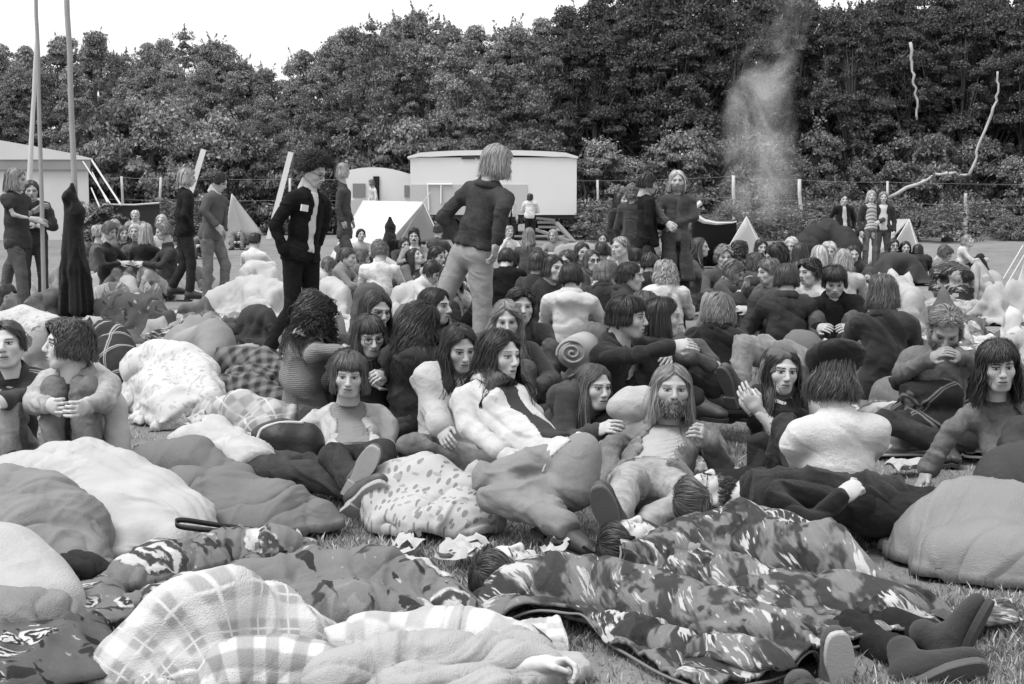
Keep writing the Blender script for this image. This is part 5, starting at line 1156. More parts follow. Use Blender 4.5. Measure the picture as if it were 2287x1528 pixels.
def sleeper(lab, u, v, D, front, up, body_to, skin=.55, hair=None, closed=True, beard=None, top=.3, seed=0, arm=None, hand='relax', palm=None, glasses=False, fem=False, stub=0):
    """someone lying under a cover: head and neck, a short trunk hidden by the cover, and an arm if it shows"""
    H = at(u, v, D); B = at(*body_to); d = nrm(B - H); R = headframe((front, up)); base = B.copy(); base[2] = float(gz(B[1])); r = thing('person', lab, 'person', base)
    near = 2 if D < 8.6 else 1 if D < 13 else 0; hb = float(np.clip(D * .0017, .009, .03)); pts = [H, B] + ([at(*a) for a in arm] if arm else [])
    v_ = Vol(np.min(pts, 0) - .3, np.max(pts, 0) + .3, hb); v_.cone(H + d * .06, H + d * .2, .055, .06, 0).cone(H + d * .26, B, .06, .06, .06, wide=(nrm(np.cross(d, front)), .65))
    if arm: a0, a1, a2 = pts[2:5]; v_.cone(a0, a1, .05, .042, .03).cone(a1, a2, .04, .028, .02)
    BV, BQ = v_.nets(); th, tq = tmpl('head', .0032 if near == 2 else .0048 if near else .009); Vs = [BV, th @ R.T + H]; Qs = [BQ, tq + len(BV)]; hh = hair['tone'] if hair else .1
    Ts = [np.full(len(BV), skin), eyetone(th, skin, hh, min(hh, skin), hair is not None, fem, closed, stub)]
    if arm:
        t_, q_ = tmpl('hand', .0034 if near else .009, hand); z = -nrm(a2 - a1); pn = np.asarray(palm if palm is not None else (0, 0, -1.0), float); yv = -nrm(pn - z * (pn @ z)); xv = np.cross(yv, z); nv = len(Vs[0]) + len(Vs[1])
        Vs.append(t_ @ np.stack([xv, yv, z], 0) + a2); Qs.append(q_ + nv); Ts.append(np.full(len(t_), skin))
    link('body', mesh('body', np.vstack(Vs) - base, np.vstack(Qs), True, {'tone': np.concatenate(Ts)}), SKIN, r)
    if hair: hv, hq, ht = make_hair(H, R, hair, near, [(H + d * .26, B, .12, .13)], seed + 50); zz = float(gz(H[1])) + .02; hv[:, 2] = np.maximum(hv[:, 2], zz); link('hair', mesh('hair', hv - base, hq, True, {'tone': ht}), HAIR, r)
    if beard: bv, bq, bt = make_beard(H, R, beard, th, vnormals(th, tq), near, seed); link('beard', mesh('beard', bv - base, bq, True, {'tone': bt}), FUZZ, r)
    if top is not None:
        v_ = Vol(np.min([H, B], 0) - .35, np.max([H, B], 0) + .35, hb); v_.cone(H + d * .22, B, .075, .075, .03, wide=(nrm(np.cross(d, front)), .62))
        q = v_.nets(); link('shirt', mesh('shirt', wrinkle(q[0], q[1], .02, seed) - base, q[1]), cloth(top, 'smooth'), r)
    return r
# ------------------------------------------------------------------ the people
def hr(tone, L, **k): return dict(tone=tone, L=L, **k)
# --- front rows
p11 = person('bearded man in an open denim jacket reclining and facing us, holding food', 6.95, (1500, 868, .3), 0, (2, -2, 2), pel=(1458, 6.72, .12), a=[(1362, 1005, -.3), (1366, 1082, -.9)], b=[(1612, 1040, -.4), (1580, 985, -1)], la=[(1398, 1082, -1), (1374, 1162, -1)], lb=[(1540, 1112, -.7), (1440, 1186, -1)],
    feet=((-.35, -.25, 1), (-.9, -.2, .45)), skin=.42, hair=hr(.19, .28, part=.0, hl=46, vol=.95, tip=.5), beard=dict(tone=.17, L=.026, tash=1), stub=.15, top=dict(g=.24, k='denim', open=.075, hem=.03, i=.018), shirt=dict(g=.44, k='knit', hem=-.03), s=1.12, hs=.93, bot=.4, shoes=(.05, .12), cpx=(1494, 975, 7.38), hands=('relax', 'hold'), palm=(None, (-.6, -.4, .4)))
p6 = person('boy in a pale jacket and grey jumper reclining with one shoe sole towards us', 7.3, (780, 836, .28), 0, (4, 6, 3), pel=(790, 7.3, .13), a=[(676, 962, -.2), (692, 1030, -1)], b=[(866, 950, -.3), (872, 1030, -.9)], la=[(742, 1022, -1), (800, 1088, -1)], lb=[(858, 1010, -1), (808, 1066, -.8)], feet=((.6, -.4, .5), (.5, -.15, .9)),
    skin=.52, hair=hr(.07, .2, fringe=True, vol=1.05, hl=46, fa=50), top=dict(g=.5, k='smooth', open=.075, hem=.06, col=False), shirt=dict(g=.24), bot=.045, shoes=(.09, .42), cpx=(778, 942, 7.7))
p8 = person('dark haired woman in a white jacket leaning on her arm, gazing right', 6.55, (1117, 793, .2), 45, (42, 2, 2), pel=(1285, 1056, 6.28), hl=(.2, .35, .9), a=[(1045, 955, -.3), (1118, 1010, -1)], b=[(1195, 925, .1), (1185, 985, -.6)], la=[(1100, 1112, -.5), (1262, 1172, -.7)], lb=[(1070, 1070, -.2), (1238, 1142, -.9)], feet=((.7, -.6, -.2), (.75, -.6, -.25)),
    skin=.56, fem=True, hair=hr(.012, .4, wave=.011, vol=1.1, flare=.02), top=dict(g=.62, k='smooth', open=.025, hem=-.05, fl=.01, i=.009, amp=.022), shirt=dict(g=.05, k='smooth', hem=-.14), bot=.27, botk='smooth', shoes=(.04, .05), gaze=.5, cpx=(1097, 893, 6.72))
p10 = person('girl with long straight brown hair in a dark fuzzy jumper, looking right', 7.8, (1326, 862, .0), 45, (33, 4, 2), pel=(1275, 7.85, .13), a=[(1270, 985, -.5), (1335, 962, -1)], b=[(1385, 945, .2), (1362, 950, -.6)], la=[(1418, 925, .3), (1440, 1030, .2)], lb=[(1395, 922, .8), (1460, 1020, .4)], skin=.55, fem=True,
    hair=hr(.085, .55, part=.01, hl=46, vol=1.0, tip=.7, wave=.004), top=dict(g=.06, k='wool', nm='jumper'), bot=.012, hands=('relax', 'relax'))
p14 = person('woman with long black hair under a grey hood, one white sleeved forearm raised', 7.3, (1745, 826, .1), 15, (8, 3, 4), pel=(1760, 7.35, .12), a=[(1748, 985, -.9), (1692, 915, -.4)], b=[(1830, 960, .2), (1800, 1000, -.5)], la=[(1700, 1000, -.8), (1690, 1100, -.1)], lb=[(1790, 1000, -.8), (1780, 1100, -.1)], skin=.52, fem=True,
    hair=hr(.01, .5, vol=.95, hl=44, wave=.005), shirt=dict(g=.75, k='smooth', sl=.97), top=dict(g=.015, sl=0, nm='waistcoat'), bot=.03)
hat_scarf(p14, .14, nm='hood')
p15 = person('person in a white woollen jumper and black beret seen from behind', 6.5, (1858, 838, -.02), 187, (192, 8, -4), pel=(1868, 6.5, .1), a=[(1958, 985, .1), (1920, 1040, .8)], b=[(1772, 990, .1), (1800, 1060, .9)], skin=.5, hair=hr(.05, .22, wave=.016, vol=1.2, wf=30, flare=.03, tip=.6), top=dict(g=.72, k='wool', nm='jumper', amp=.010, i=.02, hem=.1), bot=.05, hunch=.075, cfr=.52)
hat_beret(p15)
p16 = person('bearded man with glasses and dark jumper lying on his back', 6.0, (1568, 1110), 0, ((.12, .1, .95), (-.97, -.1, .1)), pel=(1955, 1128, 6.0), fr=((0, 1, 0), (0, 0, 1)), a=[(1815, 1168, -.3), (1880, 1112, .2)], b=[(1790, 1075, .4), (1890, 1085, .3)], la=[(2120, 1150, 0), (2280, 1190, .2)], lb=[(2120, 1130, .2), (2280, 1180, .3)], feet=((.2, 0, 1), (.2, .2, 1)), hunch=-.03,
    skin=.55, hair=hr(.07, .2, vol=1.0), beard=dict(tone=.05, L=.022, tash=1), stub=.3, glasses=True, closed=True, top=dict(g=.012, k='wool', nm='jumper', hem=.1), bot=.03, hands=('fist', 'relax'))
mm = MB(); 
p17 = person('shaggy dark haired youth in a denim shirt propped on one arm at the right', 6.9, (2229, 815, .05), 5, (-4, 6, -3), pel=(2300, 6.9, .13), a=[(2128, 955, -.4), (2072, 1050, -.7)], b=[(2345, 960, 0), (2330, 1040, -.5)], la=[(2280, 960, -.9), (2240, 1080, -.5)], lb=[(2360, 960, -.9), (2330, 1080, -.5)], skin=.5, hair=hr(.014, .3, fringe=True, vol=1.3, wave=.012, hl=50), top=dict(g=.2, k='denim', nm='shirt', hem=.08), bot=.06, hands=('flat', 'relax'), palm=((0, 0, -1), None), cpx=(2240, 935, 7.1))
p18 = person('balding man with curly hair in a denim shirt bowing his head', 8.2, (2112, 735), -8, (-14, 38, 6), pel=(2105, 8.25, .12), a=[(2015, 835, -.3), (2080, 800, -1)], b=[(2195, 820, .1), (2140, 795, -1)], la='cross', lb='cross', skin=.3, hair=hr(.2, .1, wave=.02, vol=1.2, hl=64, fa=78, wf=55), beard=dict(tone=.12, L=.03, tash=1), top=dict(g=.17, k='denim', nm='shirt', vneck=1), bot=.05)
p12 = person('dark haired youth in a dark jacket in profile, forearms across his knees', 8.25, (1403, 706), 62, (68, 4, -3), pel=(1362, 8.4, .12), a=[(1430, 790, -.7), (1500, 775, -.1)], b=[(1480, 770, .4), (1488, 790, -.8)], la=[(1490, 790, -.2), (1560, 895, -.2)], lb=[(1520, 780, .5), (1590, 880, .4)], skin=.5, hair=hr(.01, .15, vol=1.1, fringe=True, hl=50), top=dict(g=.022, k='wool', hem=.05), bot=.028, hands=('drape', 'drape'), stub=.15)
p13 = person('youth with long smooth black hair in a worn denim jacket looking away right', 8.6, (1480, 708), 78, (82, 2, 2), pel=(1460, 8.7, .12), a=[(1545, 800, -.6), (1590, 818, .3)], b=[(1600, 780, .6), (1595, 812, -.3)], la=[(1592, 820, .1), (1640, 900, -.1)], lb=[(1610, 800, .5), (1660, 890, .3)], skin=.45, hair=hr(.008, .28, vol=1.1, wave=.002), top=dict(g=.12, k='denim', hem=.04), bot=.03, shoes=(.012, .03), hands=('drape', 'drape'))
person('person in pale jeans lying back with both knees drawn up', 8.5, (1862, 800, .3), 20, ((-.2, .3, .9), (.9, .4, .3)), pel=(1765, 815, 8.5), fr=((.2, .95, .1), (-.3, -.1, .9)), a='lap', b='lap', la=[(1662, 772, -.6), (1650, 862, -.2)], lb=[(1708, 772, .2), (1695, 860, 0)], hair=hr(.05, .2), top=dict(g=.25), bot=.3, shoes=(.06, .1), skin=.45)
p9 = person('blonde wavy haired woman in a dark coat facing us with food in her hand', 8.6, (1131, 716), 8, (3, 6, -2), pel=(1135, 8.6, .12), a=[(1085, 850, -.3), (1150, 865, -1)], b=[(1232, 848, -.2), (1192, 868, -1)], la=[(1120, 850, -1), (1110, 950, -.3)], lb=[(1172, 832, -1), (1180, 940, -.3)], skin=.48, fem=True, hair=hr(.2, .34, wave=.016, vol=1.15, hl=44, part=-.005, tip=.2), top=dict(g=.07), bot=.1, hands=('hold', 'hold'))
person('man with bushy dark curls half hidden behind the blonde woman', 9.6, (1164, 684), 12, (10, 0, 4), skin=.5, hair=hr(.01, .12, wave=.022, vol=1.5, wf=55), top=dict(g=.05))
p7 = person('girl with long dark hair wrapped in a pale blanket, looking down', 7.6, (1025, 776), 22, (24, 14, -2), pel=(1010, 7.65, .12), a=[(965, 905, -.2), (985, 955, -.8)], b=[(1060, 890, .2), (1050, 930, -.5)], la='cross', lb='cross', skin=.46, fem=True, hair=hr(.018, .45, wave=.01, vol=1.05, fringe=False, hl=48), top=dict(g=.55, k='wool', nm='wrap', hem=.12, i=.03, fl=.05), bot=.2)
p5 = person('long dark haired man in profile behind the group of girls', 9.8, (972, 682), 60, (62, 4, 0), skin=.5, hair=hr(.012, .36, vol=1.1), top=dict(g=.06))
p4 = person('girl with a great mass of dark hair thrown sideways, her back to us', 8.3, (938, 722), 165, (150, 10, -28), pel=(930, 8.3, .12), a=[(1000, 845, 0), (960, 880, .6)], b=[(880, 850, 0), (900, 890, .6)], skin=.5, fem=True, hair=hr(.014, .42, wave=.02, vol=1.5, flare=.05, n=1500), top=dict(g=.045, k='smooth', hood=1), bot=.03)
p3 = person('girl with glasses and a long fringe in a dark jumper, hands clasped', 8.4, (826, 748), 14, (20, 14, -3), pel=(815, 8.45, .12), a=[(738, 850, -.2), (830, 850, -1)], b=[(896, 848, -.1), (858, 840, -1)], la='cross', lb='cross', skin=.52, fem=True, glasses=True, hair=hr(.035, .42, fringe=True, vol=1.0, hl=46, tip=.9), top=dict(g=.035, k='knit', nm='jumper'), bot=.06, hands=('hold', 'hold'), closed=False)
p2 = person('long haired person with glasses in a grey denim jacket, chin down', 9.0, (838, 692), 28, (38, 12, 4), skin=.45, glasses=True, hair=hr(.03, .38, vol=1.05, hl=46), top=dict(g=.13, k='denim'), bot=.05)
p1 = person('girl with thick dark curls in a pale tweed jumper, head bowed away', 8.8, (707, 700), 130, (125, 30, 8), pel=(680, 8.9, .12), a=[(700, 790, -.6), (760, 785, .5)], b=[(650, 770, .3), (690, 790, .6)], skin=.5, fem=True, hair=hr(.012, .36, wave=.024, vol=1.6, wf=40, n=1500, flare=.04), top=dict(g=.24, k='knit', nm='jumper'), bot=gingham(.03, .11, .05, .2))
pL2 = person('boy with curly brown hair in profile, hands clasped round his knees', 7.1, (150, 768), -18, (-62, -4, 3), pel=(158, 7.15, .12), a=[(78, 900, -.4), (112, 905, -1)], b=[(232, 895, -.4), (190, 908, -1)], la=[(125, 868, -1), (118, 1010, -.2)], lb=[(188, 868, -1), (196, 1010, -.2)], skin=.6, hair=hr(.06, .16, wave=.02, vol=1.35, wf=45), top=dict(g=.45, k='denim', open=.05), shirt=dict(g=.1), bot=.2, shoes=(.3, .1), hands=('hold', 'hold'), palm=((.6, .7, 0), (-.6, .7, 0)))
pL1 = person('laughing woman with tied back hair cut by the left edge', 7.3, (14, 768), 12, (8, -4, -6), pel=(0, 7.35, .12), a='knees', b=[(60, 880, -.4), (10, 895, -1)], la=[(-60, 890, -.9), (-60, 1010, -.2)], lb=[(15, 905, -.9), (18, 1015, -.2)], skin=.58, fem=True, hair=hr(.05, .14, vol=1.0, hl=50, fa=70), top=dict(g=.05, k='wool'), shirt=dict(m=stripes(.06, .5, .03, 1.57)), bot=.42, shoes=(.03, .05))
# lying man with jeans and bare feet
person('person in dark jeans and white shirt lying on the back with bare ankles crossed', 7.2, (438, 968, .1), 0, ((.1, .2, .95), (-.95, .15, .1)), pel=(545, 1042, 7.05), fr=((.3, .95, 0), (0, 0, 1)), a=[(470, 1000, -.2), (440, 978, .3)], b=[(520, 975, .3), (600, 1000, .2)], la=[(690, 1058, -.6), (802, 1118, -.5)], lb=[(680, 1040, -.3), (810, 1092, -.4)], feet=((.5, -.4, .55), (.6, -.3, .7)), hunch=-.02, skin=.5, hair=hr(.2, .15), top=dict(g=.58, k='smooth', nm='shirt', amp=.06), bot=.065, shoes=(.05, .12), closed=True)
# --- standing
s5 = person('man with a bushy dark mop and glasses in a black jacket standing looking down', 12.2, (702, 384), 48, (66, 24, 0), pel=(672, 572, 12.2), pose='stand', a=[(612, 505, -.2), (640, 575, -.3)], b=[(722, 508, .2), (700, 570, .1)], la=[(652, 690, 0), (600, 782, .1)], lb=[(698, 690, .1), (690, 800, .1)], skin=.55, glasses=True, hair=hr(.025, .085, afro=1, vol=1.12, droop=5, n=2600, wd=.8), top=dict(g=.008, k='denim', open=.026, hem=.05, patch=-.15), shirt=dict(g=.7, k='smooth', hem=-.04), bot=.01, shoes=(.01, .03), hands=(None, None))
s7 = person('blond man in a denim jacket and pale jeans standing with his back to us', 10.5, (1112, 362), 140, (112, 18, 4), pel=(1052, 572, 10.5), pose='stand', b=[(985, 490, .2), (1032, 552, .2)], a=[(1122, 468, -.3), (1108, 548, -.3)], lb=[(978, 688, -.2), (1015, 800, .4)], la=[(1078, 705, 0), (1066, 850, .2)], skin=.4, hair=hr(.26, .24, vol=1.15, wave=.006, tip=.1), top=dict(g=.055, k='denim', hem=-.07), bot=.32, botk='smooth', shoes=(.05, .1), s=1.02)
person('bare armed long haired man in a dark vest standing at the left edge', 15.6, (36, 400), 75, (85, 6, 0), pose='stand', a=[(30, 480, -.3), (75, 490, -.1)], b=[(60, 480, .3), (80, 470, .1)], la=[(48, 610, -.2), (55, 705, 0)], lb=[(20, 600, .2), (0, 700, .3)], skin=.45, hair=hr(.16, .26), top=dict(g=.05, sl=.2, nm='vest', k='smooth'), bot=.11, hands=('relax', 'relax'))
person('man in dark clothes with folded arms behind the bare armed man', 17.5, (70, 425), 30, (20, 8, 0), pose='stand', a='fold', b='fold', la='stand', lb='stand', skin=.4, hair=hr(.03, .2), top=dict(g=.03), bot=.05)
person('blond youth in a black jacket walking away to the right', 19, (418, 396), 112, (100, 8, 0), pel=(412, 519, 19), pose='stand', a='pocket', b='pocket', la=[(428, 588, 0), (424, 650, .3)], lb=[(412, 592, 0), (384, 640, .2)], skin=.45, hair=hr(.28, .2, vol=1.15), top=dict(g=.012, k='denim', hem=.06), bot=.03, hands=(None, None))
person('man with dark curls in a grey jumper and jeans standing head bowed', 18, (490, 405), 70, (72, 28, 0), pel=(470, 522, 18), pose='stand', a=[(455, 470, -.2), (485, 505, 0)], b=[(500, 475, .2), (500, 515, 0)], la='stand', lb='strf', skin=.5, hair=hr(.012, .13, wave=.02, vol=1.3, wf=50), top=dict(g=.11, k='knit', nm='jumper', hem=.08), bot=.17)
person('blond person in a dark denim jacket walking before the white tent', 25, (768, 380), 75, (78, 10, 0), pose='stand', a='hang', b='hang', la='strf', lb='strb', skin=.45, hair=hr(.3, .24, vol=1.2, wave=.01), top=dict(g=.07, k='denim', hem=.1), bot=.09, s=.98)
person('man with a dark bob in a black jacket standing in profile', 17, (1447, 410), 95, (95, 12, 0), pose='stand', a='hang', b='lap', la='stand', lb='strf', skin=.45, hair=hr(.012, .16, vol=1.25), top=dict(g=.01, k='denim', hem=.1), bot=.06)
person('man with long blond hair in a long dark coat standing facing us', 17, (1512, 403), 5, (-2, 4, 0), pose='stand', a=[(1468, 470, -.3), (1490, 497, -.7)], b=[(1552, 485, -.3), (1512, 500, -.8)], la='stand', lb='stand', skin=.5, hair=hr(.45, .24, vol=1.05, hl=48, tip=.1), top=dict(g=.065, k='wool', nm='coat', hem=.5, fl=.06, open=.02), shirt=dict(g=.1), bot=.03, stub=.25, beard=dict(tone=.2, L=.03))
person('curly haired person in a brown coat behind the dark bobbed man', 18.6, (1418, 432), 150, (140, 5, 0), pose='stand', a='hang', b='hang', la='stand', lb='stand', skin=.4, hair=hr(.1, .12, wave=.022, vol=1.5, wf=55), top=dict(g=.05, hem=.3), bot=.05)
person('long dark haired girl with a pale face standing left of the curly haired one', 21, (1386, 446), 40, (50, 0, 0), pose='stand', a='hang', b='raise', la='stand', lb='stand', skin=.6, fem=True, hair=hr(.01, .4), top=dict(g=.03), bot=.35, s=.92)
person('dark haired man in a black jacket and open white collar behind the tarp', 31, (1884, 445), 10, (5, 5, 0), pose='stand', a='pocket', b='pocket', la='stand', lb='stand', skin=.6, hair=hr(.01, .1), top=dict(g=.012, hem=.1, open=.03), shirt=dict(g=.7), bot=.02)
person('blond man in a patterned jumper standing arm in arm with a friend', 30, (1946, 438), 5, (-5, 0, 0), pose='stand', a='hang', b='lap', la='stand', lb='stand', skin=.55, hair=hr(.4, .24, vol=1.1), top=dict(g=.04, open=.1, hem=.1), shirt=dict(m=stripes(.25, .6, .08, 1.57)), bot=.17)
person('long haired man in an open dark jacket beside the patterned jumper', 30, (1973, 441), -5, (-10, 0, 3), pose='stand', a='hang', b='hang', la='stand', lb='stand', skin=.55, hair=hr(.22, .26, vol=1.1), top=dict(g=.035, open=.06, hem=.1), shirt=dict(g=.7), bot=.09)
person('woman in a white blouse far off by the fence', 55, (546, 428), 10, (0, 0, 0), pose='stand', a='hang', b='hang', la='stand', lb='stand', skin=.5, fem=True, hair=hr(.4, .2), top=dict(g=.75), bot=.4)
person('person in dark clothes far off beside the white blouse', 55, (573, 426), -10, (0, 0, 0), pose='stand', a='hang', b='lap', la='stand', lb='stand', skin=.5, hair=hr(.1, .2), top=dict(g=.06), bot=.05)
person('pale shirted person far off half hidden by the black jacket', 55, (606, 428), -10, (-40, 0, 0), pose='stand', a='hang', b='hang', la='stand', lb='stand', skin=.5, hair=hr(.25, .2), top=dict(g=.4), bot=.06)
person('person in a white shirt and dark tie standing by the trailer', 42, (1138, 441), 30, (40, 0, 0), pose='stand', a='hang', b='hang', la='stand', lb='stand', skin=.5, hair=hr(.2, .2), top=dict(g=.75, open=.015), shirt=dict(g=.03), bot=.04, s=.95)
person('dark haired child in a white jumper standing by the trailer steps', 42, (1184, 441), 175, (170, 0, 0), pose='stand', a='lap', b='lap', la='stand', lb='stand', skin=.5, hair=hr(.012, .12, vol=1.2), top=dict(g=.78, nm='jumper'), bot=.02, s=.92)
person('person in white leaning out of the caravan door', 47.6, (829, 408), -60, (-80, 10, 0), pose='stand', a='hang', b='hang', la='stand', lb='stand', skin=.45, hair=hr(.15, .2), top=dict(g=.72), bot=.2, pel=(838, 455, 47.8), s=.9)
# --- the seated crowd behind: label, distance, head pixel, body yaw, face, hair, top grey, extras
CROWD = [
('dark jacketed person with long brown hair seated with the back turned at the right', 9.8, (1973, 652), 172, (160, 10, 4), hr(.07, .22, vol=1.15, wave=.012), .035, {}),
('broad back of a person in a charcoal jacket with dark hair', 11.3, (1756, 624), 172, (176, 14, 0), hr(.03, .16, vol=1.1), .045, {}),
('curly dark haired youth with a white scarf turned left', 13.4, (1808, 606), -50, (-62, 8, 0), hr(.012, .12, wave=.022, vol=1.35, wf=50), .7, {}),
('youth with a heavy dark fringe in a black top, head down', 11.4, (1864, 628), -12, (-8, 26, 0), hr(.01, .15, fringe=True, vol=1.35, hl=50), .012, {}),
('light brown haired girl in a black jacket, her back to us', 9.5, (1606, 694), 155, (150, 10, -6), hr(.16, .2, vol=1.15, wave=.014), .015, dict(fem=True)),
('fair wavy haired girl in a white jacket, her back to us', 13.0, (1487, 610), 178, (178, 6, 0), hr(.26, .22, wave=.02, vol=1.25, wf=40), .7, dict(fem=True, b=((.1, .3, -.1, 0), (-.1, .5, 0, 0)))),
('grey haired man in a charcoal coat with his broad back to us', 12.8, (1356, 612), 150, (118, 6, 0), hr(.14, .09, wave=.01, vol=1.0), .035, {}),
('short dark haired youth in profile between the grey haired man and the fair girl', 12.4, (1408, 616), 90, (80, 4, 0), hr(.015, .09), .05, {}),
('dark round headed person in a white anorak, back to us', 11.9, (1277, 622), 170, (165, 12, 6), hr(.012, .14, vol=1.2), .62, dict(k='smooth', top=dict(g=.62, k='smooth', hood=1))),
('woman with a dark bob looking to the right over her shoulder', 13.2, (1236, 598), 60, (38, 2, 4), hr(.02, .2, vol=1.1, hl=46), .04, dict(fem=True)),
('dark haired man whose back of head hides the bobbed woman', 13.7, (1205, 588), 140, (150, 2, 0), hr(.02, .16, vol=1.2), .035, {}),
('man with very short fair hair and a white shirt turned left', 15.9, (1386, 552), -30, (-52, 0, 0), hr(.25, .04, n=300), .7, {}),
('long haired man with spectacles in the middle of the crowd', 17.1, (1322, 580), 20, (24, 6, 0), hr(.06, .22, hl=50), .12, dict(glasses=True)),
('dark haired man with sunglasses behind the white anorak', 15.2, (1266, 584), -20, (-30, 6, 0), hr(.03, .14, vol=1.2), .05, dict(glasses=True)),
('person with a fuzzy halo of fair hair in a grey coat', 15.9, (1618, 572), 10, (5, 10, 0), hr(.2, .12, wave=.022, vol=1.5, wf=55), .09, {}),
('long brown haired woman in profile left of the fuzzy haired one', 17.7, (1562, 552), 80, (70, 0, 0), hr(.06, .36, wave=.01), .14, dict(fem=True)),
('dark curly head seen from behind by the small white tent', 16, (1652, 562), 165, (165, 0, 0), hr(.02, .12, wave=.022, vol=1.5, wf=55), .06, {}),
('girl with a big dark head of hair bending left', 14.6, (1733, 570), -80, (-85, 22, 0), hr(.01, .3, vol=1.4, wave=.014), .06, dict(fem=True)),
('brown haired person with a hand at the mouth looking left', 13.4, (1716, 606), -60, (-68, 8, 0), hr(.09, .14, vol=1.2, wave=.012), .1, dict(a='raise')),
('long dark haired girl beside the black tarp bundle', 16.5, (1788, 566), 160, (160, 8, 0), hr(.02, .34), .03, dict(fem=True)),
('very fair haired person seen from behind among the dark heads', 15.9, (1832, 572), 150, (150, 5, 0), hr(.42, .26), .05, {}),
('blond person with shoulder length hair in front of the two standing friends', 15.4, (1882, 582), 170, (185, 4, 0), hr(.3, .22, vol=1.25, wave=.012), .55, {}),
('small pale faced person with a white headband between two blonds', 18.3, (1852, 560), 0, (-10, 10, 0), hr(.5, .1), .03, {}),
('curly haired man in a white shirt bending over, back to us', 17, (850, 560), 175, (175, 20, 0), hr(.14, .12, wave=.022, vol=1.5, wf=55), .72, dict(lean=.05)),
('boy in profile with short brown hair at the left of the white shirt', 18.5, (776, 574), 80, (80, 10, 0), hr(.06, .07), .25, {}),
('man with a frizzy dark mop and moustache in a pale denim jacket', 24, (925, 527), 0, (0, 5, 0), hr(.015, .12, wave=.022, vol=1.5, wf=55), .3, dict(beard=dict(tone=.02, L=.02, only_tash=1), top=dict(g=.28, open=.06), shirt=dict(g=.7))),
('man with a dark cap of hair smiling at the left of the tent', 29, (806, 524), 15, (20, 0, 0), hr(.012, .16), .5, {}),
('small dark haired man sitting in the tent opening', 35, (924, 500), 0, (0, 0, 0), hr(.012, .16), .12, {}),
('person in a dark jacket with the back turned at the tent door', 28, (980, 512), 160, (160, 0, 0), hr(.02, .16), .07, {}),
('dark haired person behind the pale jeans lifting a hand to the face', 12.5, (1008, 622), 30, (40, 14, 0), hr(.015, .24), .5, dict(a='raise')),
('woman lying back with her face turned up among the white blankets', 19, (926, 574), 60, (60, -25, 0), hr(.012, .3), .15, dict(fem=True)),
('dark cropped head beside the pale jeans', 18, (976, 572), 60, (60, 10, 0), hr(.012, .1), .4, {}),
('dark haired lad lying on an elbow in a white blanket', 16, (966, 606), 60, (65, 35, 0), hr(.012, .12), .7, {}),
('person in a black coat seated with the back to us right of the pale jeans', 17.4, (1132, 578), 170, (165, 25, 0), hr(.015, .16), .012, dict(s=1.08)),
('person in a white shirt leaning on a hand in front of the trailer', 30, (1137, 517), 20, (20, 0, 0), hr(.3, .1), .75, dict(a='raise')),
('long fair haired person seated below the trailer steps', 24, (1182, 524), 170, (170, 0, 0), hr(.2, .34), .09, {}),
('blond person in black seated in the ring at the left, back to us', 21, (326, 516), 178, (178, 0, 0), hr(.32, .3), .012, {}),
('fair haired person in the middle of the ring at the left, facing us', 23, (302, 516), 0, (0, 8, 0), hr(.4, .2), .1, {}),
('person with a pale cap standing over the seated ring', 25, (302, 482), 10, (0, 10, 0), hr(.5, .05, n=200), .3, dict(pose='stand', s=.8)),
('curly fair haired person at the left of the seated ring', 21.5, (226, 520), 120, (130, 0, 0), hr(.35, .14, wave=.02, vol=1.3), .13, {}),
('brown haired person bending forward in the seated ring', 20.5, (246, 514), 60, (60, 25, 0), hr(.1, .16, vol=1.2), .015, {}),
('brown haired person hugging pale knees at the right of the ring', 20.5, (364, 516), -60, (-60, 15, 0), hr(.14, .16, vol=1.2), .05, dict(bot=.45)),
('pale person behind the ring near the windbreak', 26, (256, 504), 0, (0, 0, 0), hr(.3, .16), .2, {}),
('pale blond person at the post behind the ring', 27, (361, 494), 0, (0, 0, 0), hr(.4, .2), .5, dict(s=1.1)),
('dark haired person wrapped in white sitting alone on the grass', 22, (570, 536), 170, (150, 10, 0), hr(.015, .09, vol=1.2), .75, dict(s=.9)),
('man with glasses and dark hair sharing a brown blanket', 26, (1996, 548), 0, (4, 4, 0), hr(.012, .2), .06, dict(glasses=True)),
('long dark haired girl sharing the brown blanket', 26, (2022, 553), 0, (-4, 4, 0), hr(.01, .34), .06, dict(fem=True)),
('dark head turned away at the right of the brown blanket', 26, (2050, 560), 170, (170, 10, 0), hr(.012, .2), .05, {}),
('person with curly hair rummaging in dark bags', 21, (2112, 566), 60, (60, 35, 0), hr(.08, .12, wave=.02), .2, {}),
('pale figure lounging far right at the edge of the wood', 28, (2160, 538), 70, (60, -10, 0), hr(.25, .1), .6, {}),
('brown haired person lying low behind the seated crowd', 15.0, (1640, 606), 60, (60, 30, 0), hr(.1, .2, wave=.014, vol=1.3), .09, {}),
('head of a dark haired person low behind the dark haired youth', 9.8, (1440, 690), 150, (150, 10, 0), hr(.05, .14, vol=1.2), .05, {}),
('person in grey with wavy brown hair far left under the tall poles', 13.5, (12, 660), 60, (60, 20, 0), hr(.03, .2), .03, {}),
('small dark haired person seated at the far left of the ring', 22, (200, 560), 90, (90, 10, 0), hr(.05, .2), .08, {}),
('person with short dark hair and white collar behind the short haired man', 18.3, (1425, 572), 100, (100, 10, 0), hr(.015, .12, vol=1.2), .05, {}),
('dark mop of hair in front of the long coat', 15.5, (1452, 590), 170, (170, 10, 0), hr(.012, .14, vol=1.3), .03, {}),
('brown haired girl in front of the small white tent', 15.8, (1690, 588), 120, (120, 10, 0), hr(.05, .2), .07, dict(fem=True)),
]
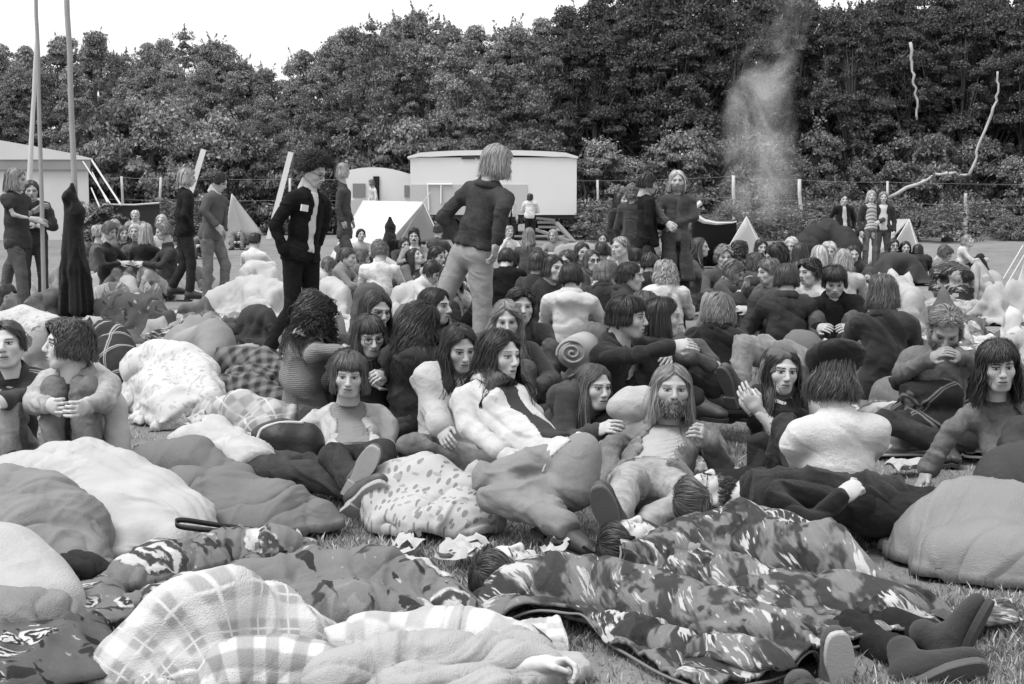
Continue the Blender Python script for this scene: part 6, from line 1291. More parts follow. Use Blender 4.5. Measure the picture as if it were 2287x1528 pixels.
for lab, D, hd, yw, fc, hh, g, ex in CROWD:
    kw = dict(skin=.5, bot=(.03, .06, .1, .18)[len(PEOPLE) % 4], top=dict(g=g, k='wool' if len(PEOPLE) % 2 else 'denim')); e = dict(ex); e.pop('k', None); lean = e.pop('lean', .04); kw.update(e)
    person(lab, D, hd, yw, fc, hair=hh, lean=lean, **kw)
for r in PEOPLE:
    if not .5 < r[1] < .85 and r[3] < 1.2: print('TORSO %.2f D %.1f head %.2f %s' % (r[1], r[2], r[3], r[0]))
p = person('hooded dark figure sitting before the white tent', 28, (872, 512), 175, (175, 0, 0), lean=.05, hair=hr(.01, .1), top=dict(g=.01), bot=.01); hat_scarf(p, .012, cone=.12, nm='hood')
# ------------------------------------------------------------------ blankets, quilts, sleeping bags (front to back)
WHITE = quiltcloth(.6, .45); CREAM = quiltcloth(.62, .45); GREY = quiltcloth(.2, .5); PIPE = plain('piping', .6, .8, .2)
# bottom left and bottom middle
drape('plaid_blanket', 'pale plaid blanket over raised knees at the bottom left', 'blanket', [[(215, 1528, 4.2, .1), (300, 1440, 4.22, .11), (390, 1330, 4.28, .11), (462, 1263, 4.32, .09), (520, 1290, 4.36, .1), (600, 1330, 4.45, .12), (700, 1405, 4.6, .12), (780, 1470, 4.7, .08)],
    [(470, 1300, 4.32, .12), (450, 1420, 4.25, .14), (400, 1500, 4.2, .14)], [(640, 1380, 4.4, .13), (600, 1460, 4.3, .1)]], plaid(.36, .55, .5, .085, .0, .62), k=.07, amp=.026, f=6, wide=.9, mar=(.02, .1))
drape('plaid_blanket', 'corner of a square plaid blanket folded over below the raised knees', 'blanket', [[(490, 1490, 4.12, .07), (540, 1443, 4.16, .1), (640, 1440, 4.2, .1), (720, 1450, 4.2, .09), (770, 1500, 4.18, .06)]], plaid(.3, .45, .58, .065, .05, None), k=.06, amp=.016, wide=.8)
drape('plaid_pillow', 'long pale plaid bolster right of the raised knees', 'pillow', [[(735, 1415, 4.45, .07), (830, 1390, 4.5, .09), (960, 1390, 4.5, .09), (1080, 1400, 4.48, .08), (1180, 1425, 4.45, .05)]], plaid(.46, .66, .3, .11, .1), k=.06, amp=.016, mar=(.05, .1))
drape('white_sheet', 'crumpled white sheet at the bottom from which a hand sticks out', 'sheet', [[(740, 1490, 4.12, .07), (860, 1458, 4.2, .08), (1000, 1455, 4.2, .08), (1130, 1455, 4.2, .07), (1215, 1470, 4.18, .05)], [(900, 1515, 4.05, .06), (1100, 1510, 4.06, .06)], [(1090, 1428, 4.4, .06), (1190, 1440, 4.36, .05)]], quiltcloth(.5, .35), k=.06, amp=.03, f=10)
sleeper('hand of a sleeper reaching out from under the white sheet', 930, 1510, 4.2, (0, 0, 1), (-1, 0, 0), (830, 1520, 4.2), arm=[(1000, 1500, 4.18), (1120, 1495, 4.16), (1205, 1485, 4.14)], hand='hold', palm=(.1, -.5, -.8), skin=.6, top=.5)
drape('floral_quilt', 'grey quilt printed with roses and dark leaves, humped over two sleepers', 'quilt', [[(250, 1330, 5.2, .1), (300, 1265, 5.35, .13), (370, 1235, 5.5, .15), (480, 1213, 5.7, .14), (620, 1204, 5.8, .13), (695, 1230, 5.85, .07)],
    [(540, 1272, 5.0, .1), (690, 1248, 5.05, .12), (830, 1240, 5.05, .12), (940, 1278, 5.0, .1), (1010, 1330, 4.9, .07), (1060, 1375, 4.85, .04)], [(620, 1320, 4.8, .1), (800, 1320, 4.8, .1), (930, 1350, 4.75, .07)], [(290, 1340, 5.0, .09), (420, 1300, 5.1, .12), (560, 1330, 5.0, .1)]], floral(.2, .62, .06, 4.4, .03, .3), k=.08, amp=.025, f=6, quilt=(.42, .006, .7), fold=1.1, mar=(.0, .0))
sheet('floral_sheet', 'dark flowered sheet with pale blooms crumpled in the bottom left corner', 'sheet', [(-60, 1420), (250, 1395), (330, 1528), (-60, 1600)], floral(.12, .68, .03, 7.0, .02, .9), lift=.03, bump=.10, f=4, edge=.15)
sheet('floral_sheet', 'flowered sheet edge showing beside the grey rose quilt', 'sheet', [(60, 1380), (240, 1300), (330, 1400), (180, 1430)], floral(.2, .6, .05, 8.0, .04, .4), lift=.02, bump=.07)
drape('white_blanket', 'white blanket with a sewn hem at the left edge', 'blanket', [[(-90, 1185, 5.0, .2), (10, 1195, 4.98, .18), (60, 1240, 4.92, .14), (110, 1290, 4.85, .09), (150, 1325, 4.8, .035)], [(-60, 1270, 4.8, .15), (40, 1310, 4.76, .1)]], WHITE, k=.08, amp=.012, f=5, edge=(.012, PIPE))
drape('grey_blanket', 'grey blanket showing under the hem of the white one at the left edge', 'blanket', [[(-60, 1345, 4.62, .1), (40, 1350, 4.64, .1), (100, 1348, 4.68, .08), (135, 1360, 4.7, .04)]], quiltcloth(.3, .5), amp=.03, f=9)
# left sleeping bags
drape('sleeping_bag', 'grey sleeping bag with a dark open end at the left edge', 'sleeping bag', [[(-90, 1075, 5.85, .2), (20, 1065, 5.85, .2), (90, 1078, 5.8, .2), (150, 1130, 5.7, .16), (185, 1200, 5.6, .11), (205, 1235, 5.55, .06)], [(-60, 1130, 5.65, .18), (60, 1140, 5.6, .16), (140, 1215, 5.52, .1)]], quiltcloth(.3, .45), k=.07, amp=.028, f=7, quilt=(.36, .006, .5), fold=1.2)
drape('hollow_shade', 'dark cloth standing in for the shaded hollow in the open end of the grey sleeping bag', 'shaded hollow', [[(110, 1262, 5.46, .05), (150, 1247, 5.46, .055), (200, 1250, 5.47, .05), (228, 1262, 5.48, .03)]], quiltcloth(.03, .5), amp=.02, f=14)  # solid dark cloth put where the bag's open end is only shaded hollow
drape('sleeping_bag', 'cream sleeping bag swelling over drawn up knees at the left', 'sleeping bag', [[(-30, 1040, 6.7, .13), (60, 1030, 6.6, .14), (130, 1005, 6.45, .17)], [(135, 1000, 6.4, .2), (180, 992, 6.35, .21), (260, 1020, 6.3, .18), (340, 1068, 6.2, .16), (410, 1120, 6.1, .13), (440, 1165, 6.02, .08)], [(190, 1040, 6.25, .2), (240, 1120, 6.05, .17), (290, 1180, 5.9, .13), (270, 1235, 5.75, .06)], [(330, 1150, 6.0, .13), (380, 1195, 5.85, .07)]], CREAM, k=.1, amp=.034, f=5, quilt=(.5, .006, .9), fold=1.2)
drape('sleeping_bag', 'mid grey quilted sleeping bag tapering to the right', 'sleeping bag', [[(275, 1012, 7.0, .07), (350, 1000, 6.95, .11), (430, 1004, 6.9, .12), (520, 1046, 6.8, .1)], [(350, 1075, 6.5, .12), (420, 1058, 6.48, .17), (500, 1060, 6.45, .19), (610, 1090, 6.4, .18), (700, 1135, 6.35, .13), (755, 1185, 6.3, .06), (778, 1205, 6.28, .03)], [(450, 1120, 6.3, .12), (600, 1150, 6.25, .12), (700, 1180, 6.22, .07)]], quiltcloth(.22, .45), k=.08, amp=.024, f=6, quilt=(.4, .007, .75), fold=1.2)
mm = MB(); B = [(388, 1164, 5.9), (400, 1158, 5.92), (440, 1161, 5.94), (500, 1170, 5.96), (560, 1180, 5.98), (615, 1188, 6.0)]
def strap(name, lab, pts, wd, m):
    P = np.array([at(*p) for p in pts]); t = np.linspace(0, len(P) - 1, len(P) * 5); P = relax_line(np.stack([np.interp(t, np.arange(len(P)), P[:, i]) for i in range(3)], -1)); mm = MB(); n = len(P)
    T = np.gradient(P, axis=0); S = np.array([0, 0, wd / 2]) + 0 * P; V = np.concatenate([P - S, P + S]); i = np.arange(n - 1); mm.add(V, np.stack([i, i + 1, n + i + 1, n + i], -1)); b = P.mean(0); o = mm.build(name, m, None, b, True); o.location = b; o.modifiers.new('thickness', 'SOLIDIFY').thickness = .005
    return tag(o, lab, 'belt')
strap('belt', 'black leather belt looped on the cream sleeping bag', [(620, 1190, 5.95), (560, 1182, 5.88), (480, 1172, 5.84), (410, 1160, 5.8), (389, 1163, 5.78), (392, 1176, 5.76), (440, 1182, 5.76), (520, 1190, 5.8), (585, 1194, 5.85)], .022, cloth(.012, 'leather'))
drape('bundle', 'grey crumpled cloth with a zip under the belt', 'bundle', [[(470, 1200, 5.8, .045), (540, 1192, 5.85, .05), (610, 1194, 5.9, .045)]], quiltcloth(.22, .5), amp=.04, f=14)
# middle foreground
drape('dabbed_quilt', 'pale quilt printed with slanted dabs, bundled in the middle of the grass', 'quilt', [[(895, 1010, 6.92, .1), (950, 980, 7.02, .13), (1020, 976, 7.02, .13), (1090, 1005, 6.97, .1)], [(852, 1090, 6.42, .13), (892, 1050, 6.52, .18), (957, 1032, 6.52, .2), (1032, 1070, 6.42, .17), (1057, 1120, 6.32, .13)], [(872, 1130, 6.32, .12), (952, 1120, 6.24, .13), (1032, 1145, 6.22, .12)]], dabs(.5, .24, .34, .5, 2.0), k=.07, amp=.034, f=6, mar=(.0, .02), stiff=.02, fold=2.2)
drape('brushstroke_quilt', 'big dark quilt printed with pale brush strokes covering two sleepers at the right', 'quilt', [[(1095, 1325, 4.95, .07), (1150, 1280, 5.0, .09), (1240, 1262, 5.0, .11), (1340, 1270, 4.95, .12), (1450, 1300, 4.8, .12), (1600, 1350, 4.6, .12), (1720, 1400, 4.42, .11), (1785, 1450, 4.3, .08)],
    [(1330, 1245, 5.3, .08), (1450, 1215, 5.5, .11), (1560, 1170, 5.7, .18), (1640, 1150, 5.6, .21), (1720, 1168, 5.45, .2), (1790, 1190, 5.35, .19), (1860, 1186, 5.3, .2), (1960, 1218, 5.2, .19), (2060, 1275, 5.05, .17), (2105, 1330, 4.95, .13)], [(1480, 1260, 5.45, .12), (1620, 1255, 5.35, .14), (1700, 1290, 5.2, .13)],
    [(1760, 1290, 5.1, .13), (1880, 1300, 4.95, .15), (2000, 1330, 4.85, .14)], [(1130, 1350, 4.85, .05), (1300, 1385, 4.65, .06), (1450, 1415, 4.5, .07), (1560, 1455, 4.36, .07)], [(1640, 1440, 4.35, .1), (1700, 1480, 4.24, .09)]],
    brush(.045, .2, .55, .25, 1.1), k=.055, amp=.034, f=5.5, wide=.66, quilt=(.42, .010, .6), fold=1.0, edge=(.005, quiltcloth(.25)), quad=[(1066, 1372), (1570, 1545), (2155, 1398), (1575, 1212)])
sheet('quilt_corner', 'loose corner of the brush stroke quilt on the grass by the boots', 'quilt', [(2150, 1365), (2260, 1372), (2275, 1412), (2165, 1425)], brush(.05, .16, .58, .25, 1.3), lift=.03, bump=.04, edge=.05, n=(24, 18))
drape('satin_quilt', 'shiny grey satin quilt with a thick pale folded edge at the right', 'quilt', [[(2040, 1215, 5.75, .09), (2090, 1135, 5.8, .16), (2165, 1085, 5.8, .2), (2260, 1100, 5.7, .24), (2380, 1130, 5.6, .25)], [(2110, 1190, 5.55, .15), (2220, 1180, 5.5, .2), (2340, 1190, 5.4, .2)]], quiltcloth(.3, .15, .38), k=.1, amp=.02, f=6, thick=.025, stiff=.02, slack=1.2, fold=1.8, trim=True, mar=(.02, .03))
drape('dark_blanket', 'dark grey blanket over drawn up knees at the right edge', 'blanket', [[(2185, 1010, 6.2, .1), (2215, 955, 6.2, .14), (2265, 925, 6.2, .17), (2350, 915, 6.2, .2)], [(2240, 1010, 6.05, .17), (2330, 1000, 6.0, .2)]], quiltcloth(.07, .5), k=.1, amp=.02)
drape('ribbed_cloth', 'dark ribbed cloth lying beside the satin quilt', 'cloth', [[(1990, 1130, 6.2, .06), (2050, 1115, 6.2, .07), (2100, 1110, 6.25, .05)]], stripes(.02, .06, .03, 1.3), amp=.02, f=14)
# the sleepers in the brush stroke quilt
sleeper('sleeping face with dark hair at the left end of the brush stroke quilt', 1122, 1280, 5.1, (.35, .1, .93), (-.85, -.5, .1), (1250, 1330, 4.98), skin=.6, hair=hr(.03, .22, vol=1.0), seed=3)
sleeper('sleeping face showing nose and chin above the brush stroke quilt', 1398, 1216, 5.7, (.2, .1, .97), (-.9, -.3, .1), (1600, 1240, 5.55), skin=.62, hair=hr(.02, .12, vol=1.0), seed=4, fem=True)
def boots(lab, specs, base_uvD, g=(.03, .06), legs=()):
    b = at(*base_uvD); b[2] = float(gz(b[1])); r = thing('person', lab, 'person', b); v = Vol(np.min([at(*q) for l in legs for q in l], 0) - .15, np.max([at(*q) for l in legs for q in l], 0) + .15, .009)
    for a, c in legs: v.cone(at(*a), at(*c), .075, .05, .03)
    q = v.nets(); link('trousers', mesh('trousers', wrinkle(q[0], q[1], .02, 3) - b, q[1]), cloth(.02, 'denim'), r)
    v = Vol(np.min([at(*q) for l in legs for q in l], 0) - .15, np.max([at(*q) for l in legs for q in l], 0) + .15, .009)
    for a, c in legs: v.cone(at(*a), at(*c), .06, .035, .03)
    q = v.nets(); link('body', mesh('body', q[0] - b, q[1], True, {'tone': np.full(len(q[0]), .4)}), SKIN, r)
    for (u, vv, D), toe, up, sg, sc in specs:
        t = nrm(toe); w = np.asarray(up, float); w = nrm(w - t * (w @ t)); M_ = np.stack([np.cross(-t, w), -t, w], 0); p = at(u, vv, D); V, Q = tmpl('shoe', .006, True)
        o = link('boot', mesh('boot', (V * sc) @ M_ + p - b, Q), cloth(g[0], 'wool'), r); link('sole', mesh('sole', (SOLE[0] * sc) @ M_ + p - b, SOLE[1], False), plain('shoe_sole', sg, .85, .35, 14), o)
boots('sleeper in suede boots whose feet stick out of the brush stroke quilt', [((2030, 1478, 4.32), (.9, -.15, .36), (-.2, .85, .4), .11, 1.08), ((2092, 1425, 4.5), (.4, -.15, 1), (-.75, .5, .25), .06, 1.0)], (1950, 1440, 4.6), (.05, .1), [((1900, 1410, 4.7), (2020, 1470, 4.36)), ((1960, 1390, 4.8), (2085, 1425, 4.53))])
boots('sleeper whose light soled shoe and heel stick out at the bottom of the quilt', [((1858, 1500, 4.32), (-.15, -.25, 1), (-.1, .95, .2), .45, .98), ((1800, 1545, 4.25), (-.4, -.5, .6), (-.1, .9, .2), .06, 1.0)], (1800, 1480, 4.5), (.1, .2), [((1780, 1440, 4.6), (1850, 1500, 4.36)), ((1740, 1470, 4.5), (1800, 1530, 4.3))])
# left middle ground
drape('tartan_rug', 'soft pale tartan rug behind the boy in the pale jacket', 'blanket', [[(425, 915, 8.88, 0.055), (470, 895, 8.77, 0.099), (540, 888, 8.66, 0.110), (620, 902, 8.54, 0.110), (670, 912, 8.54, 0.088)], [(560, 935, 8.43, 0.088), (640, 950, 8.38, 0.088)]], plaid(.3, .5, .14, .13, .4, .6), k=.06, amp=.03, f=7)
drape('shoulder_bag', 'black shoulder bag with a pale rim beside the reclining boy', 'bag', [[(585, 948, 7.32, .06), (625, 938, 7.32, .09), (680, 942, 7.35, .1)], [(590, 985, 7.3, .05), (680, 990, 7.32, .07)]], cloth(.012, 'leather'), soft=False, k=.05, amp=.01, hems=[([(573, 985, 7.22), (577, 955, 7.2), (600, 943, 7.2), (640, 938, 7.18), (680, 937, 7.18)], .009, PIPE)])
drape('checked_blanket', 'dark checked blanket heaped beside the white bundle', 'blanket', [[(465, 790, 9.92, 0.111), (520, 780, 9.92, 0.133), (600, 792, 9.80, 0.144), (640, 815, 9.69, 0.111)], [(480, 850, 9.35, 0.100), (560, 845, 9.35, 0.144), (630, 880, 9.23, 0.089)], [(500, 820, 9.57, 0.111), (580, 830, 9.57, 0.133)]], gingham(.025, .2, .055, .35), k=.05, amp=.045, f=8)
drape('white_bundle', 'white flowered pillow and blanket bundled up', 'bundle', [[(305, 790, 9.64, 0.112), (350, 772, 9.64, 0.145), (400, 770, 9.53, 0.179), (440, 800, 9.41, 0.190), (455, 850, 9.19, 0.156), (480, 890, 9.01, 0.056)], [(370, 840, 9.19, 0.145), (400, 890, 9.01, 0.112)], [(340, 830, 9.41, 0.112), (380, 905, 8.96, 0.067)]], dabs(.62, .48, .42, 1.0, 2.2), k=.06, amp=.035, f=8)
drape('grey_blanket', 'pale grey blanket sloping like a tent over raised knees', 'blanket', [[(380, 750, 11.80, 0.108), (430, 695, 11.80, 0.120), (470, 672, 11.80, 0.120), (500, 662, 11.80, 0.108), (530, 700, 11.68, 0.084), (570, 760, 11.55, 0.060), (590, 785, 11.42, 0.036)], [(420, 740, 11.55, 0.132), (480, 730, 11.42, 0.144), (470, 770, 11.17, 0.120)]], stripes(.34, .26, .55, .9), k=.08, amp=.025, f=5)
drape('windowpane_blanket', 'dark blanket with a pale windowpane check behind the boy with clasped hands', 'blanket', [[(180, 692, 11.71, 0.097), (215, 690, 11.58, 0.121), (255, 740, 11.20, 0.121), (300, 795, 10.82, 0.073)], [(230, 760, 11.07, 0.121), (280, 800, 10.82, 0.085)]], windowpane(.025, .4, .17, .5), k=.06, amp=.02)
drape('white_cloth', 'white cloth hanging down beside the boy with clasped hands', 'cloth', [[(205, 800, 7.3, .03), (235, 830, 7.25, .045), (255, 890, 7.2, .05), (258, 950, 7.15, .05), (262, 990, 7.1, .06)]], WHITE, k=.03, amp=.014, f=10, soft=False)
drape('dark_blanket', 'dark blanket wrapped behind the two sitting at the left edge', 'blanket', [[(70, 830, 7.6, .1), (160, 800, 7.7, .12), (265, 840, 7.5, .1), (285, 900, 7.4, .09), (295, 970, 7.2, .06)], [(20, 900, 7.5, .1), (120, 920, 7.5, .1)]], quiltcloth(.035, .5), k=.08, amp=.02)
drape('jacket_heap', 'crumpled grey jacket lying between the white bundle and the cream bag', 'jacket', [[(310, 930, 7.6, .06), (350, 925, 7.55, .07), (400, 950, 7.4, .06), (330, 970, 7.3, .05)]], quiltcloth(.12, .9), k=.03, amp=.06, f=12)
drape('jacket_heap', 'dark jacket heap right behind the white cloth', 'jacket', [[(300, 850, 7.9, .08), (330, 870, 7.8, .08), (350, 900, 7.7, .05)]], quiltcloth(.06, .9), k=.03, amp=.05, f=11)
MOT = lambda a, b: brush(a * .4, a, b, .6, 1.4)
_RL = np.random.default_rng(88)
def lump(lab, chain, m, nm='blanket', amp=.03, f=8, cat=None, **k):
    ch = [chain] if not isinstance(chain[0], list) else chain
    if nm in ('white_sheet', 'pale_sheet', 'white_bag', 'white_heap', 'white_blanket', 'grey_bag', 'coat_heap', 'mottled_blanket', 'floral_blanket', 'white_shawl'):      # broken up by whatever lies beneath
        ex_ = []
        for c in ch:
            for (u, v, D, r), (u2, v2, D2, r2) in zip(c[:-1], c[1:]): t = _RL.random(); a_ = _RL.uniform(-20, 20) * 12 / D; uu = u + (u2 - u) * t; vv = v + (v2 - v) * t + _RL.uniform(6, 26) * 12 / D; ex_.append([(uu - a_, vv + _RL.uniform(0, 8), D * .985, r * .45), (uu + a_, vv + _RL.uniform(0, 14), D * .97, r * .45)])
        ch = [[(u, v, D, r * _RL.uniform(.6, .95)) for u, v, D, r in c] for c in ch] + ex_; k = dict(dict(slack=1.25, stiff=.0, fold=1.8), **k); amp = max(amp, .05)
    return lump0(lab, ch, m, nm, amp, f, cat, **k)
def lump0(lab, chain, m, nm='blanket', amp=.03, f=8, cat=None, **k): return drape(nm, lab, cat or nm.split('_')[-1], [chain] if not isinstance(chain[0], list) else chain, m, k=.06, amp=amp, f=f, **dict(dict(soft=not any(w in nm for w in ('pillow', 'sack', 'tarp', 'rucksack', 'dark_bag', 'cushion', 'checked_bag'))), **k))
lump('dark flowered blanket over a sleeper left of the grey tent shape', [(205, 672, 14.12, 0.120), (260, 655, 14.12, 0.155), (330, 660, 14.00, 0.155), (400, 690, 13.75, 0.108)], floral(.09, .45, .04, 3.6, .03, .2), 'floral_blanket')
lump('mottled blanket round the head poking up in the middle left', [(290, 640, 16.76, 0.121), (330, 612, 16.90, 0.145), (375, 655, 16.37, 0.145), (420, 690, 15.97, 0.084)], MOT(.28, .5), 'mottled_blanket')
lump('big white sheet in front of the ring of sitting people', [(310, 612, 21.50, 0.139), (360, 586, 21.77, 0.174), (420, 590, 21.50, 0.151), (460, 606, 21.23, 0.093)], WHITE, 'white_sheet')
lump('pale sheet sagging at the foot of the black coat', [(205, 612, 20.73, 0.149), (250, 604, 20.73, 0.174), (300, 625, 20.04, 0.149)], quiltcloth(.52, .4), 'pale_sheet')
lump('grey patterned sleeping bag left of the mottled blanket', [(215, 640, 17.26, 0.123), (270, 632, 17.26, 0.147), (320, 660, 16.47, 0.097)], MOT(.3, .5), 'grey_bag')
lump('white sleeping bag behind the grey tent shape', [[(470, 660, 17.72, 0.133), (520, 630, 17.87, 0.200), (580, 622, 17.72, 0.200), (640, 640, 17.58, 0.160)], [(560, 665, 17.13, 0.160), (620, 670, 16.99, 0.133)]], WHITE, 'white_bag')
lump('scalloped pale throw on the white sleeping bag', [(480, 668, 16.90, 0.079), (510, 660, 16.90, 0.106), (560, 690, 16.60, 0.067)], medallion(.2, .6, .4, 5.0), 'scalloped_throw')
lump('dark heap of coats behind the black trousers', [(530, 700, 13.80, 0.097), (570, 685, 13.80, 0.134), (620, 690, 13.53, 0.122), (640, 720, 13.27, 0.085)], quiltcloth(.05, .9), 'coat_heap', amp=.05)
lump('pale bundle at the foot of the man in black', [(560, 740, 12.63, 0.061), (590, 735, 12.50, 0.073), (610, 748, 12.37, 0.049)], quiltcloth(.4, .6), 'pale_bundle', amp=.05)
lump('white patterned pillow at the far left below the poles', [(-20, 700, 13.00, 0.118), (50, 685, 13.12, 0.153), (110, 700, 12.88, 0.118)], dabs(.55, .45, .35, .3, 1.0), 'white_pillow')
lump('flowered pale blanket behind the laughing woman', [(60, 740, 10.92, 0.117), (110, 715, 11.16, 0.140), (150, 740, 10.92, 0.105)], floral(.3, .6, .12, 7.0, .1, .4), 'flowered_blanket')
lump('dark clothes and bags littered under the poles', [(-10, 672, 15.87, 0.083), (40, 680, 15.50, 0.095), (80, 690, 15.13, 0.059)], quiltcloth(.02, .8), 'dark_bag', cat='bag')
lump('grey rucksack at the foot of the thin pole', [(90, 655, 14.2, .12), (120, 640, 14.2, .12)], quiltcloth(.16, .5), 'rucksack')
lump('mottled cushions scattered by the dark haired head', [(345, 738, 12.46, 0.072), (390, 735, 12.46, 0.096), (430, 720, 12.58, 0.060)], brush(.03, .2, .6, .5, 1.8), 'mottled_cushion', amp=.05)
lump('white shawl round the person sitting alone on the grass', [(520, 612, 19, .1), (560, 585, 20, .15), (610, 575, 20, .15), (640, 600, 19, .1)], quiltcloth(.62, .3), 'white_shawl')
lump('white heap in front of the man in black', [(700, 640, 16.82, 0.121), (735, 620, 17.36, 0.170), (770, 640, 16.82, 0.146)], WHITE, 'white_heap')
lump('grey sack standing behind the girls', [(825, 632, 13, .11), (826, 670, 13, .125), (826, 715, 13, .13)], quiltcloth(.12, .3), 'grey_sack', amp=.02)
lump('white blankets in the middle behind the girls', [[(870, 640, 16.56, 0.146), (930, 628, 16.69, 0.170), (1000, 640, 16.15, 0.146)], [(880, 660, 15.24, 0.122), (960, 660, 15.10, 0.146)], [(910, 605, 19.86, 0.170), (980, 596, 20.53, 0.170), (1030, 610, 19.86, 0.146)]], WHITE, 'white_blanket')
lump('dark striped bag behind the long haired man', [(860, 668, 13.08, 0.093), (900, 660, 13.08, 0.117), (940, 675, 12.84, 0.082)], stripes(.05, .13, .04, .8), 'striped_bag')
lump('white cloth held up before the white tent', [(825, 545, 26, .08), (860, 530, 26.5, .12), (905, 545, 26, .1)], WHITE, 'white_cloth')
lump('pale trampled blankets right of the trailer steps', [(1240, 545, 27, .1), (1290, 540, 27, .14), (1340, 542, 27, .1)], quiltcloth(.42, .6), 'pale_blanket')
lump('mottled clothes in front of the trailer', [(1150, 560, 20, .12), (1200, 556, 20, .14), (1250, 566, 20, .1)], MOT(.25, .5), 'mottled_heap')
# rolls behind the dark profile
lump('grey fuzzy blanket over someone curled up', [(1255, 715, 10.27, 0.131), (1300, 690, 10.27, 0.175), (1350, 705, 10.05, 0.153)], quiltcloth(.2, .6), 'fuzzy_blanket')
lump('striped white sleeping bag lying in rolls', [[(1200, 735, 10.04, 0.077), (1250, 725, 10.04, 0.088), (1310, 745, 9.93, 0.077)], [(1215, 775, 9.71, 0.088), (1280, 768, 9.59, 0.121), (1330, 790, 9.48, 0.077)]], stripes(.55, .12, .09, .3, .3), 'striped_bag', amp=.03)
mm = MB(); a_ = np.linspace(0, 16, 90); c_ = at(1278, 788, 9.0); mm.tube([c_ + V3(0, .004, 0), c_ + V3(.05, .2, -.0), c_ + V3(.1, .45, 0)], [.1, .105, .1], 22); tag(mm.tube(np.stack([c_[0] + .0062 * a_ * np.cos(a_), c_[1] - .006 + 0 * a_, c_[2] + .0055 * a_ * np.sin(a_)], -1), .011, 5).build('rolled_mat', quiltcloth(.5, .3), smooth=True), 'pale mat rolled into a spiral behind the long haired girl', 'mat')
lump('white sleeping bag showing behind the long haired girl', [(1225, 830, 8.39, 0.063), (1262, 815, 8.34, 0.105), (1280, 860, 8.18, 0.084)], WHITE, 'white_bag', amp=.015)
lump('round white pillow behind the bearded man', [(1375, 892, 7.5, .05), (1405, 870, 7.5, .09), (1445, 868, 7.5, .09), (1475, 885, 7.5, .07)], WHITE, 'white_pillow', amp=.01)
lump('creased pale clothing between the bearded man and the hooded woman', [[(1600, 960, 7.3, .05), (1640, 945, 7.3, .06), (1680, 955, 7.3, .05)], [(1590, 1010, 7.1, .08), (1650, 1000, 7.1, .09)]], stripes(.5, .35, .05, 1.3), 'clothing', amp=.04, f=12, trim=False)
lump('dark boots and bags behind the bearded man', [(1600, 1050, 6.9, .06), (1680, 1040, 6.9, .08)], quiltcloth(.02, .5), 'dark_bag', cat='bag')
lump('grey blankets over a sleeper in front of the charcoal jacket', [[(1690, 765, 10.62, 0.091), (1740, 735, 10.62, 0.137), (1800, 742, 10.50, 0.137), (1835, 770, 10.26, 0.091)]], quiltcloth(.2, .4), 'grey_blanket')
p19 = person('moustached man under a grey blanket resting on an elbow', 12, (1868, 688), 15, (24, 2, 14), pel=(1925, 755, 12), a=[(1838, 750, -.3), (1852, 722, -.6)], b='lap', la='fwd', lb='fwd', skin=.55, hair=hr(.025, .15, wave=.016, vol=1.25), beard=dict(tone=.02, L=.018, only_tash=1), top=dict(g=.09), bot=.1)
lump('grey woollen blanket drawn over the moustached man', [[(1850, 745, 11.58, 0.073), (1890, 715, 11.58, 0.110), (1925, 702, 11.58, 0.146), (1965, 720, 11.52, 0.158), (2000, 755, 11.33, 0.122), (2025, 785, 11.14, 0.061)], [(1900, 760, 11.26, 0.122), (1970, 765, 11.20, 0.122)]], quiltcloth(.21, .45), 'woollen_blanket')
lump('sunburst patterned bedspread spread at the right', [[(1885, 800, 10.20, 0.066), (1950, 790, 10.20, 0.088), (2020, 815, 9.97, 0.088)], [(1930, 850, 9.52, 0.088), (2010, 860, 9.40, 0.110), (2090, 872, 9.29, 0.110), (2150, 890, 9.18, 0.088)], [(1950, 915, 8.84, 0.088), (2040, 920, 8.72, 0.110), (2120, 930, 8.61, 0.110)], [(1990, 970, 8.27, 0.066), (2070, 975, 8.21, 0.077)]], medallion(.17, .52, .08, 2.5, .3), 'sunburst_bedspread', amp=.02, edge=(.008, PIPE))
lump('dark plaid rug in the lap of the balding man', [[(2010, 835, 8.37, 0.052), (2050, 805, 8.42, 0.094), (2110, 800, 8.37, 0.115), (2165, 815, 8.37, 0.084)], [(2040, 850, 8.16, 0.073), (2120, 850, 8.11, 0.084)]], windowpane(.025, .22, .25, 1.0), 'plaid_rug', amp=.03, soft=False)
